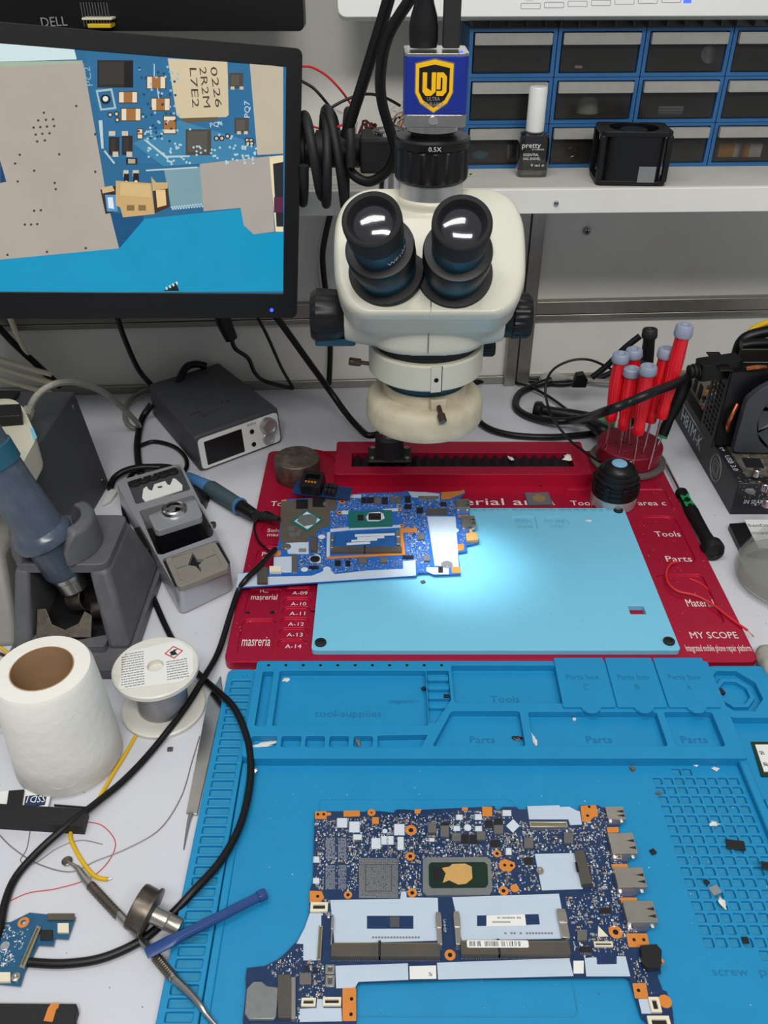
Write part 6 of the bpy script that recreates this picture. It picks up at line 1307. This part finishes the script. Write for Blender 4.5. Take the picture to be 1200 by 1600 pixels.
p = P(1000,684,.036); driver((p.x,p.y,.022), PY(1016,513,p.y+.02), 'black capped precision driver standing behind the red ones', m='black_plastic', cm='soft_black', grp=None, rad=.0075, frac=.75)
p = P(975,690,.036); driver((p.x,p.y,.022), PY(1003,566,p.y+.006), 'short black driver sunk between the red handles', m='black_plastic', cm='soft_black', grp=None, rad=.0075, frac=.7)
p = P(1028,700,.036); t = thing('screwdriver','black screwdriver with green flashes leaning right of the red ones','screwdriver',(p.x,p.y,.022))
a = Vector((p.x+.006,p.y+.012,.045)); c = PY(1073,590,p.y+.03); d = c-a; M_ = Matrix.Translation(a) @ d.to_track_quat('Z','Y').to_matrix().to_4x4(); L = d.length
b = MB(M_); b.lathe([(.006,0),(.0065,.004),(.0058,L*.3),(.0085,L*.5),(.009,L*.9),(.007,L)],'black_plastic',None,12); b.build('handle', t); b = MB(M_); b.lathe([(.0062,-.001),(.0068,0),(.0068,.002)],'driver_green',None,24); b.build('green_collar', t)
b = MB(M_); b.box(-.0035,-.0092,L*.55,.0,-.0078,L*.95,'driver_green'); b.build('green_inlay', t, .0006); b = MB(M_); b.lathe([(.0015,-.03),(.0015,0)],'bright_steel',None,12); b.build('shaft', t)
# black and green driver lying behind
a = P(838,639,.012); c = P(925,655,.012); 
t = thing('screwdriver','black screwdriver with a green grip lying on the bench behind the cable loop','screwdriver',tuple(a)); d = c-a; M_ = Matrix.Translation(a) @ d.to_track_quat('Z','Y').to_matrix().to_4x4(); L = d.length
b = MB(M_); b.lathe([(.009,-.003),(.011,0),(.011,.006),(.007,.010),(.007,L*.3),(.0085,L*.6),(.0088,L)],'black_plastic',None,24); b.build('handle', t); b = MB(M_); b.lathe([(.0088,L),(.009,L+.012),(.0075,L+.03)],'driver_green',None,24); b.build('green_grip', t)
cable('black_tool','black plastic clip tangle behind the stand where the cables meet',[P(925,660,.02),P(940,672,.025),P(962,680,.02)],.009,'black_plastic',cat='clip')
# cables behind the platform
cable('monitor_cable','thick black cable crossing in front of the red screwdrivers to the graphics card',[tuple(PY(1083,583,.90)),tuple(PY(1060,597,.84)),tuple(PY(1020,613,.795)),tuple(PY(985,628,.790)),tuple(PY(945,643,.80)),P(905,655,.03),P(865,658,.012),P(825,650,.006),P(806,635,.005),P(812,615,.006),P(835,603,.008),P(862,594,.015)],.0050)
cable('black_cable','black cable running along the wall foot behind the microscope to the right',[P(735,600,.004),P(760,594,.004),P(800,592,.005),P(840,596,.004),P(880,600,.006),P(930,592,.012),P(960,580,.02)],.0042)
cable('black_cable','printed black cable lying just behind the red rail housing',[P(738,645,.010),P(752,662,.006),P(775,674,.005),P(810,681,.005),P(860,683,.005),P(905,680,.005),P(935,676,.006)],.0042)
cable('thin_black_cable','thin black cable crossing diagonally inside the cable loop behind the platform',[P(806,598,.004),P(830,605,.009),P(858,620,.007),P(890,643,.010),P(905,655,.022)],.0020)
cable('black_cable','black cable behind the red screwdrivers running up to the right',[tuple(PY(925,590,1.0)),tuple(PY(950,570,1.0)),tuple(PY(975,545,1.0)),tuple(PY(1000,525,1.0))],.004)
t = thing('clear_lead','clear plastic plug on a braided silver lead by the wall post','cable',tuple(P(870,592,.01)))
b = MB(); b.tube([P(845,594,.012),P(860,588,.014),P(885,590,.014)],lambda u:.004+.004*math.sin(math.pi*min(1,u*1.1)),'clear_bag'); b.build('clear_plug', t)
b = MB(); b.tube([P(885,590,.014),P(920,594,.014),P(965,598,.014)],.0035,'braid_silver'); b.build('lead', t)
b = MB(); q = [PY(*p,1.03) for p in ((893,590),(900,570),(912,568),(918,578),(915,590))]; b.slab([(v.x,v.z) for v in q],-.005,.005,'black_plastic'); o = b.build('black_clip', bev=.001); o.data.transform(Matrix.Rotation(R(90),4,'X')); o.location = (q[0].x+.01,1.03,q[0].z); tag(o,'black plastic clip leaning at the wall behind the red screwdrivers','clip'); o.data.transform(Matrix.Translation((-.0,0,-.0)))
# precision screwdriver right of the platform
a = P(1063,768,.008); c = P(1112,856,.011); d = c-a; L = d.length; M_ = Matrix.Translation(a) @ d.to_track_quat('Z','Y').to_matrix().to_4x4()
t = thing('precision_screwdriver','black precision screwdriver with green markings lying along the right edge of the platform','screwdriver',tuple(a))
b = MB(M_); b.lathe([(.0055,0),(.0072,.003),(.0072,.010),(.0052,.016),(.0062,.022),(.0078,L*.4),(.0072,L*.5),(.0068,L*.8),(.0078,L*.93),(.007,L*.96)],'black_plastic',None,36); b.build('handle', t)
b = MB(M_); b.lathe([(.0095,L*.95),(.0118,L*.97),(.0122,L+.004),(.010,L+.009),(.006,L+.0095),(.0055,L+.0085),(.0001,L+.0085)],'black_plastic',None,40); b.build('turning_cap', t)
up_ = M_.to_3x3().inverted() @ Vector((-.25,-.35,.9)); up_.z = 0; up_.normalize(); sd_ = Vector((-up_.y,up_.x,0))
for z0 in (.017,.030):
    b = MB(M_)
    for s0,s1,w0,w1 in ((z0,z0+.010,-.0045,-.0022),(z0,z0+.010,.0022,.0045),(z0+.003,z0+.0065,-.0024,.0024)):
        vs = [];
        for zz_,ww in ((s0,w0),(s0,w1),(s1,w1),(s1,w0)): v = up_*(.0080-abs(ww)*.25)+sd_*ww; vs.append((v.x,v.y,zz_))
        b.add(vs,[(0,1,2,3)],'driver_green')
    b.build('green_marking', t, recalc=False)
b = MB(); b.tube([P(1036,715,.0045),P(1064,770,.008)],.0016,'bright_steel',sm=False); b.build('shaft', t)
t = thing('red_wire','thin red insulated wire curling over the Parts and Material wells to the bench','wire',tuple(P(1060,940,.01)))
b = MB(); b.tube([P(1059,878,.0125),P(1048,881,.013),P(1041,895,.013),P(1045,912,.0125),P(1060,924,.012),P(1085,930,.0115),P(1110,942,.0115),P(1140,965,.0115),P(1168,985,.0115)],.0012,'wire_red'); b.build('insulation', t)
b = MB(); b.tube([P(1168,985,.0115),P(1173,990,.010),P(1178,995,.008)],.0006,'wire_copper'); b.build('bare_end', t)
cable('red_wire','second thin red wire lying flat in the Material well',[P(1077,904,.0085),P(1095,912,.008),P(1118,930,.008),P(1124,938,.0075),P(1122,950,.007)],.0009,'wire_red',cat='wire')
q = [P(*p,.007) for p in ((1092,922),(1088,932),(1108,962),(1104,970),(1115,972),(1119,966),(1102,935))]; b = MB(); b.slab([(v.x,v.y) for v in q],.0062,.0072,'dark_steel'); tag(b.build('tweezer_tip'),'small bent steel tweezer tip lying in the Material well','tweezer tip')
# ================= RIGHT SIDE: board box, graphics card, drive, flask
mat('box_black','1e1f23',.45,dirt=.15,dscale=30); mat('pcb_dark','4b463e',.5,dirt=.5,dscale=120,dcol='8a8274'); mat('shroud_grey','3b3e44',.4); mat('bracket','2f2b27',.4,.7); mat('copper','c8734a',.25,.9); mat('port_steel','9a938a',.35,.7)
mat('jack_orange','c88a50',.5); mat('jack_blue','7f9fc4',.5); mat('jack_green','8a8f70',.5); mat('jack_pink','b07080',.5); mat('jack_black','222222',.5)
BX, BY0, BY1, BH = .391, .789, 1.04, .042
t = thing('motherboard_box','black motherboard carton lettered H81M-K beside the red platform','box',(BX+.1,BY0,0))
b = MB(); b.box(BX,BY0,0,BX+.24,BY1,BH,'box_black'); b.build('carton', t, .0008)
b = MB()
for o_x in (0,.0006): b.text('H81M-K',(BX-.0001,.990-o_x,.012),(0,-1,0),(0,0,1),.082,.0175,'ink_white',.0002+o_x*.1)
b.build('lettering', t, recalc=False)
b = Words(); b.text('IN SEARCH OF INCREDIBLE',(BX+.012,BY0-.0001,.015),(1,0,0),(0,0,1),.075,.0052,'ink_white',.0002); b.text('Fan Xpert+   USB 3.0',(BX+.0035,.905,BH+.0001),(0,-1,0),(1,0,0),.09,.006,'ink_white',.0002); b.build(None, t)
b = MB(frame((BX-.0003,.853,.022),(0,-1,0),(-1,0,0))); b.tube([(x,y,0) for x,y in circ(0,0,.017,28,.0165)],.0003,'grey_ink',seg=6,closed=True,sm=False); b.tube([(x,y,0) for x,y in circ(0,0,.0155,28,.015)],.0003,'grey_ink',seg=6,closed=True,sm=False); b.tube([(x,y,0) for x,y in rr(-.009,-.009,.009,.009,.001)],.0003,'grey_ink',seg=6,closed=True,sm=False); b.tube([(x,y,0) for x,y in rr(-.005,-.006,.006,.005,.001)],.0003,'grey_ink',seg=6,closed=True,sm=False); b.build('round_emblem', t)
b = MB(); b.tube([(BX-.0003,.994,.0325),(BX-.0003,.905,.0325)],.0004,'ink_white',seg=6,sm=False); b.build('white_rule', t)
mb = thing('desktop_motherboard','grey brown desktop motherboard with capacitors and port block on the black carton','circuit board',(BX+.11,.9,BH))
b = MB(); b.slab([(BX+.012,.802),(BX+.235,.802),(BX+.235,1.03),(BX+.012,1.03)],BH+.0002,BH+.0022,'pcb_dark'); b.build('pcb', mb)
zB = BH+.0022; wq = lambda px,py: P(px,py,zB)
p = wq(1176,725); b = MB(fz((p.x,p.y,zB),-4)); b.box(-.010,-.0095,0,.010,.0095,.0022,'chip_black')
for k in range(14):
    for s_ in (-1,1): b.box(-.0095+k*.00145,s_*.0095,0,-.0088+k*.00145,s_*.0112,.0008,'solder'); b.box(s_*.010,-.009+k*.00135,0,s_*.0117,-.0083+k*.00135,.0008,'solder')
b.build('controller_chip', mb)
for px,py in ((1180,748),(1193,770),(1203,778),(1196,795),(1172,772)):
    p = wq(px,py-4); b = MB(fz((p.x,p.y,zB))); flat = (px == 1172)
    if flat: b.lathe([(.0055,0),(.0055,.0006),(.004,.0006),(.0035,.0003)],'frame_grey',None,28); b.build('round_pad', mb); continue
    b.lathe([(.0042,0),(.0042,.001),(.004,.0015),(.004,.0085),(.0036,.009),(.0001,.0089)],'bright_steel',None,28); b.build('capacitor', mb)
Bd = Board(lambda x,y:(x,y),zB,mb); Bd.scatter([[(1150,700),(1210,690),(1215,800),(1165,790),(1145,730)]],150,11,['solder','cap_tan','chip_black','ink_white','frame_grey'])
# rear port block
pbx = BX+.013
b = MB(); b.box(pbx,.965,zB,pbx+.03,1.02,zB+.030,'port_steel'); b.box(pbx+.004,.925,zB,pbx+.035,.964,zB+.020,'chip_black'); pb = b.build('port_block', mb, .0005)
for k,(m,yy,zz_) in enumerate((('jack_orange',.955,.024),('jack_blue',.945,.024),('jack_black',.957,.015),('jack_green',.947,.014),('jack_pink',.953,.006),('jack_green',.962,.007))):
    b = MB(Matrix.Translation((pbx-.004,yy,zB+zz_)) @ Matrix.Rotation(R(90),4,'Y')); b.lathe([(.0042,.012),(.0042,0),(.0036,-.0004),(.0020,-.0002),(.0018,.004)],m,None,20,caps=False); b.build('audio_jack', pb)
for k in range(2): b = MB(); b.box(pbx-.001,.975+k*.02,zB+.004,pbx,.985+k*.02,zB+.022,'hole_black'); b.build('port_opening', pb)
b = MB()
for k in range(7): b.box(BX+.05+k*.004,.99,zB,BX+.052+k*.004,1.025,zB+.036,'substrate_teal')
b.build('heatsink_fins', mb)
# graphics card standing on the board
gy = .888; gx = P(1112,700,zB).x; gx = .378+.03
bt = P(1112,702,zB); gx = bt.x; gy = bt.y
gc = thing('graphics_card','black graphics card with perforated bracket and large fan standing on the motherboard','graphics card',(gx+.08,gy,zB))
GH = PY(1152,572,gy+.012).z
b = MB(frame((gx,gy+.045,zB+.002),(0,-1,0),(-1,0,0))); W_b = .045; H_b = GH-zB
hl = []
for j in range(11):
    for i in range(4):
        hl.append(([(x,y) for x,y in rr(.006+i*.009,.012+j*.0062,.0125+i*.009,.0162+j*.0062,.0006,2)],None))
b.slab([(0,0),(W_b,0),(W_b,H_b),(0,H_b)],0,.0012,'bracket',hl); b.build('perforated_bracket', gc)
b = MB(); b.box(gx-.014,gy-.002,GH,gx+.001,gy+.047,GH+.0015,'bracket'); tb2 = b.build('bracket_tab', gc, .0004)
b = MB(fz((gx-.006,gy+.012,GH+.0015))); b.lathe([(.0035,0),(.0035,.0003),(.002,.0003)],'steel',None,20,caps=False); b.lathe([(.002,.0001),(.0001,.0001)],'hole_black',None,16,caps=False); b.build('screw_hole', tb2)
b = MB(); x0 = gx+.019; fcx, fcz = gx+.084, zB+.046
b.M = Matrix.Translation((0,gy-.008,0)) @ Matrix.Rotation(R(90),4,'X')
b.slab(rnd([(x0,zB+.004),(x0+.20,zB+.002),(x0+.20,GH+.004),(x0+.045,GH+.004),(x0+.012,GH-.016),(x0,GH-.03)],.006),-.004,.006,'shroud_grey',[(circ(fcx,fcz,.046,44),None)]); b.build('shroud', gc, .002)
b = MB(); b.box(gx+.003,gy+.004,zB+.003,x0+.2,gy+.030,GH-.004,'badge_black'); b.build('heatsink', gc)
FMx = Matrix.Translation((fcx,gy-.006,fcz)) @ Matrix.Rotation(R(90),4,'X'); b = MB(FMx); b.lathe([(.013,-.004),(.0135,.004),(.012,.006),(.0001,.0062)],'badge_black',None,32); b.build('fan_hub', gc)
for k in range(9):
    a = 2*math.pi*k/9; b = MB(FMx); v = []
    for rad in (.0130,.044):
        for da, z_ in ((0,-.003),(.5,.004)): v.append((rad*math.cos(a+da+(rad-.013)*6),rad*math.sin(a+da+(rad-.013)*6),z_))
    b.add([*v,*[(x,y,z+.001) for x,y,z in v]],[(0,1,3,2),(4,6,7,5),(0,4,5,1),(2,3,7,6),(1,5,7,3),(0,2,6,4)],'shroud_grey'); b.build('fan_blade', gc)
b = MB(); b.tube([(gx+.014,gy+.002,zB+.024),(gx+.010,gy-.003,zB+.034),(gx+.011,gy-.004,zB+.046),(gx+.017,gy+.002,zB+.058)],.0026,'copper'); b.build('heat_pipe', gc)
b = MB(); b.tube([(gx+.018,gy+.004,GH+.001),(gx+.028,gy-.001,GH+.005),(gx+.038,gy+.004,GH+.002)],.0024,'copper'); b.build('heat_pipe', gc)
b = MB(); b.box(gx+.018,gy+.03,GH-.004,gx+.16,gy+.034,GH+.012,'bracket'); b.build('backplate', gc, .001)
pq = PY(1120,573,gy+.020); t = thing('display_plug','chunky black display connector plugged into the card bracket with a ribbed strain relief','plug',tuple(pq))
p0 = PY(1094,578,gy+.016); b = MB(frame(p0,(1,.12,.10))); b.slab(rr(-.003,-.0105,.044,.0105,.004),-.010,.010,'black_plastic'); b.build('plug_body', t, .003, 3)
b = MB(frame(p0,(1,.12,.10)) @ Matrix.Translation((-.002,0,0)) @ Matrix.Rotation(R(-90),4,'Y')); b.lathe([(.0085,0),(.0085,.002),(.0065,.0025),(.0065,.004),(.008,.0045),(.008,.0065),(.006,.007),(.006,.0085),(.0072,.009),(.0072,.011),(.0052,.012)],'rubber',None,28); b.build('strain_relief', t)
b = Words(M=frame(p0,(1,.12,.10))); 
cable('yellow_cable','yellow and black cable bundle arching at the right edge above the card',[tuple(PY(1160,556,.95)),tuple(PY(1165,530,.96)),tuple(PY(1180,512,.97)),tuple(PY(1215,498,.98))],.0035,'wire_yellow')
cable('black_cable','thick black sleeve under the yellow cable at the right edge',[tuple(PY(1150,560,.955)),tuple(PY(1158,536,.955)),tuple(PY(1175,524,.955)),tuple(PY(1215,515,.955))],.007)
cable('black_cable','horizontal ribbed black cable at the right edge over the card',[tuple(PY(1158,540,.935)),tuple(PY(1180,537,.935)),tuple(PY(1215,536,.935))],.006)
# solid state drive under the flask
t = thing('solid_state_drive','black SanDisk drive with white barcode label in front of the carton','drive',tuple(P(1180,840,0)))
q = [P(*p,.007) for p in ((1139,818),(1163,868),(1260,868),(1230,812))]; b = MB(); b.slab(rnd([(v.x,v.y) for v in q],.002),0,.007,'black_plastic'); b.build('case', t, .0005)
q = [P(*p,.0072) for p in ((1163,812),(1185,856),(1250,856),(1225,812))]; b = MB(); b.slab([(v.x,v.y) for v in q],.007,.0073,'paper_white'); lb = b.build('label', t)
b = Words(); p = P(1170,823,.0074); b.text('SanDisk',p,(1,0,0),(0,1,0),.030,.0048,'chip_black',.0001); b.build(None, lb)
b = MB(); p = P(1175,832,.0074); x = p.x
while x < p.x+.03: b.box(x,p.y-.0035,.0073,x+.0006,p.y+.001,.0075,'chip_black'); x += .0006+rng.choice((.0005,.001,.0014))
b.build('barcode', lb)
# glass flask
mat('flask_glass','c9cdc6',.05,alpha=.13,coat=1,spec=1); mat('flask_liquid','aaaea2',.05,alpha=.25,coat=1); mat('bronze_cap','6a5140',.4,.6)
fc = P(1228,912,0); T = fz((fc.x,fc.y,0)); s_ = .94
t = thing('glass_flask','clear glass conical bottle of liquid with a metal neck at the right edge','glass bottle',tuple(fc))
pr_ = [(.050,.0005),(.056,.004),(.058,.010),(.057,.018),(.050,.034),(.038,.055),(.026,.070),(.017,.078),(.014,.084)]
b = MB(T); b.lathe([(r_*s_,z) for r_,z in pr_]+[((r_-.002)*s_,z+.002) for r_,z in reversed(pr_)],'flask_glass',None,72,caps=False); b.lathe([(.0001,.0005),(.050*s_,.0005)],'flask_glass',None,72,caps=False); b.build('glass_body', t, ang=80)
b = MB(T); b.lathe([(.046*s_,.003),(.0525*s_,.008),(.0535*s_,.014),(.0515*s_,.021),(.0001,.021)],'flask_liquid',None,64); b.build('liquid', t)
b = MB(T); b.lathe([(.014,.080),(.015,.082),(.015,.094),(.012,.098),(.0001,.099)],'bronze_cap',None,36); b.build('metal_neck', t)
mat('plaster','a9a89c',.8,dirt=.5,dscale=90,bump=.8,bscale=160)
p = P(1205,1050,0); b = MB(fz((p.x,p.y,0))); rings = []
for j in range(9):
    a = math.pi*j/8; rings.append([(.014*math.sin(a)*math.cos(2*math.pi*k/20)*(1+.1*math.sin(k*1.3+j)),.022*math.sin(a)*math.sin(2*math.pi*k/20)*(1+.08*math.cos(k*2+j)),.011-.011*math.cos(a)) for k in range(20)])
b.loft(rings,'plaster'); tag(b.build('plaster_lump', ang=80),'rough grey plaster lump at the right edge beyond the octagon tray','lump')
# ================= ON THE BLUE MAT
t = thing('wireless_card','small green wireless card with white label on the right side of the mat','circuit board',tuple(P(1190,1180,.004)))
q = [P(*p,.0055) for p in ((1174,1158),(1190,1212),(1235,1212),(1215,1158))]; b = MB(); b.slab([(v.x,v.y) for v in q],.0037,.0049,'substrate_green'); b.build('pcb', t); MATS['substrate_green'] 
q = [P(*p,.006) for p in ((1180,1163),(1194,1205),(1235,1205),(1215,1163))]; b = MB(); b.slab([(v.x,v.y) for v in q],.0049,.0058,'paper_white'); lb = b.build('label', t)
for px,py in ((1186,1174),(1192,1192)):
    b = MB(); p = P(px,py,.006)
    for i in range(7):
        for j in range(7):
            if rng.random() < .55: b.box(p.x+i*.0005,p.y-j*.0005,.0058,p.x+i*.0005+.0005,p.y-j*.0005+.0005,.0059,'chip_black')
    b.build('printed_square', lb)
mat('crumb_white','d6d6d0',.7); mat('crumb_brown','6d5c44',.8); mat('clear_chip','9aa0a2',.15,alpha=.6)
def crumb(px,py,z,s,m,name,label,cat,sh=(1,.6,.5),rot=0,grp=None):
    p = P(px,py,z); b = MB(fz((p.x,p.y,z),rot)); n = 13; rg = random.Random(int(px*7+py)); rings = []
    for k_,zz_ in ((.7,0),(1,.35),(.85,.8),(.4,1)):
        rings.append([(s*sh[0]*k_*math.cos(2*math.pi*i/n)*rg.uniform(.35,1.25),s*sh[1]*k_*math.sin(2*math.pi*i/n)*rg.uniform(.35,1.25),s*sh[2]*zz_*rg.uniform(.5,1.1)) for i in range(n)])
    b.loft(rings,m); tag(b.build(name),label,cat,grp)
def bit(px,py,z,w_,d_,h_,m,name,label,cat,rot=0):
    p = P(px,py,z); b = MB(fz((p.x,p.y,z),rot)); b.box(-w_/2,-d_/2,0,w_/2,d_/2,h_,m); tag(b.build(name, bev=.0002),label,cat)
bit(1149,1321,.0041,.013,.0075,.0012,'chip_black','tape_scrap','black shiny tape scrap over the upper right of the mat grid','scrap',-8)
bit(1200,1354,.0101,.009,.006,.001,'chip_black','tape_scrap','black scrap at the right edge beyond the mat grid','scrap',-10)
bit(1117,1392,.0041,.007,.006,.0015,'clear_chip','clear_chip','clear glossy chip lying in the lower grid cells','chip',20)
bit(1104,1379,.0041,.003,.0035,.0012,'chip_black','small_component','tiny dark part just left of the clear chip on the grid','component',30)
bit(1020,1332,.0041,.0038,.0038,.0016,'chip_black','small_component','small black part on the mat between the big board and the grid','component',25)
bit(1125,1083,.008,.0058,.006,.003,'chip_black','small_component','black connector piece leaning on the octagon ring of the mat','component',15)
bit(897,1125,.0055,.0028,.0022,.0018,'ivory','small_component','small pale cube in the middle Parts tray','component')
bit(988,1203,.0041,.003,.003,.003,'crumb_brown','small_component','small brown lump on the mat left of the grid top','component',30)
bit(661,910,.0156,.0042,.0036,.0015,'chip_grey','small_component','tiny grey chip on the pale pad just below the lit board','component',25)
bit(266,1172,0,.0042,.0035,.002,'chip_grey','small_component','tiny square part on the bench below the solder reel','component',5)
bit(662,1077,.0085,.0035,.003,.002,'chip_black','small_component','little dark part beside the magnet ribs of the tray','component',40)
bit(698,1089,.0105,.005,.003,.002,'chip_black','small_component','black triangle piece on the magnet ribs','component',0)
bit(1164,1470,.0041,.004,.004,.0015,'chip_black','small_component','dark square piece in the lowest grid cell','component')
crumb(1127,1411,.0041,.0052,'crumb_white','white_crumb','white oval crumb in the lower grid cells','crumb',(.5,1,.5),15)
crumb(1115,1288,.0041,.0042,'crumb_white','white_crumb','white flake in the middle rows of the grid','crumb')
crumb(1117,1202,.0041,.0035,'crumb_white','white_crumb','white flake in the top row of the grid','crumb')
crumb(1088,1196,.0041,.0025,'crumb_white','white_crumb','tiny white crumb just above the top row of the grid','crumb')
crumb(1195,1268,.0036,.004,'crumb_white','white_crumb','pale crumb in the tray right of the grid','crumb')
crumb(1030,1240,.0041,.0030,'crumb_brown','brown_crumb','brown crumb in the third row of the grid, leftmost cell','crumb')
crumb(415,1164,.0062,.009,'crumb_white','white_residue','white flaky residue in the first small square well','residue',(1.3,.35,.3),12)
crumb(560,1161,.0062,.006,'frame_grey','grey_residue','grey white flake in the fifth small square well','residue',(.4,1,.5),10)
crumb(447,1063,.0056,.0045,'crumb_white','white_residue','white flake in the top left corner of the tool-supplies tray','residue')
crumb(834,1156,.0056,.0065,'crumb_white','white_residue','white splinter in the left end of the middle Parts tray','residue',(.35,1,.3),10)
crumb(809,1154,.0056,.005,'chip_black','black_crumb','dark fragments at the right end of the first Parts tray','crumb',(1,.5,.4),0)
crumb(397,1206,.0075,.0035,'solder','solder_ball','shiny solder blob beside the black cable on the mat edge','solder ball',(1,1,1))
crumb(354,700,.0,.008,'crumb_white','white_residue','white crumbs on the bench in front of the controller box','residue',(1.3,.5,.15),20)
crumb(798,717,.024,.0055,'crumb_white','white_residue','white scrap on the black bellows left of its right end','residue',(.5,1,.4),30)
crumb(888,716,.023,.009,'crumb_white','white_residue','large pale crumbs at the right end of the black bellows','residue',(1,.8,.4),20)
crumb(920,815,.0145,.004,'crumb_white','white_residue','white crumb on the rim of the round pad recess','residue')
crumb(985,722,.0365,.002,'crumb_white','white_crumb','tiny fleck on the red stand top','crumb')
# scattered dust, too many to count
mat('dust_dark','5a5a58',.9)
def dust(name, label, x0,y0,x1,y1,z,n,m,seed,s=.0006):
    rg = random.Random(seed); b = MB()
    for _ in range(n):
        x = rg.uniform(x0,x1); y = rg.uniform(y0,y1); r_ = rg.uniform(.35,1)*s; a = rg.uniform(0,3.1); dx,dy = math.cos(a)*r_,math.sin(a)*r_; e = rg.uniform(.3,.9)
        b.add([(x+dx,y+dy,z),(x-dy*e,y+dx*e,z+r_*.5),(x-dx,y-dy,z),(x+dy*e,y-dx*e,z+r_*.3)],[(0,1,2),(0,2,3),(0,1,3),(1,2,3)],m)
    o = b.build(name); tag(o,label,'dust',kind='stuff')
dust('mat_specks','fine pale specks sprinkled over the blue mat floor',-.09,.25,.27,.435,.0042,110,'crumb_white',1)
dust('mat_specks','fine dark specks sprinkled over the blue mat floor',-.09,.25,.27,.435,.0042,60,'dust_dark',2)
dust('platform_specks','fine pale specks sprinkled on the red platform right side',.27,.56,.33,.84,.0101,90,'crumb_white',3,.0005)
dust('platform_specks','fine pale specks sprinkled on the red platform left side',-.14,.56,-.068,.69,.0101,60,'crumb_white',4,.0005)
dust('pad_specks','fine dark specks on the pale blue pad',-.06,.56,.26,.775,.0156,60,'dust_dark',5,.0006)
dust('bench_specks','fine dark specks on the white bench around the tools',-.35,.25,-.15,.9,.0001,120,'dust_dark',6,.0007)
dust('bench_specks','fine dark specks on the white bench right of the platform',.335,.56,.42,.95,.0001,50,'dust_dark',7,.0008)
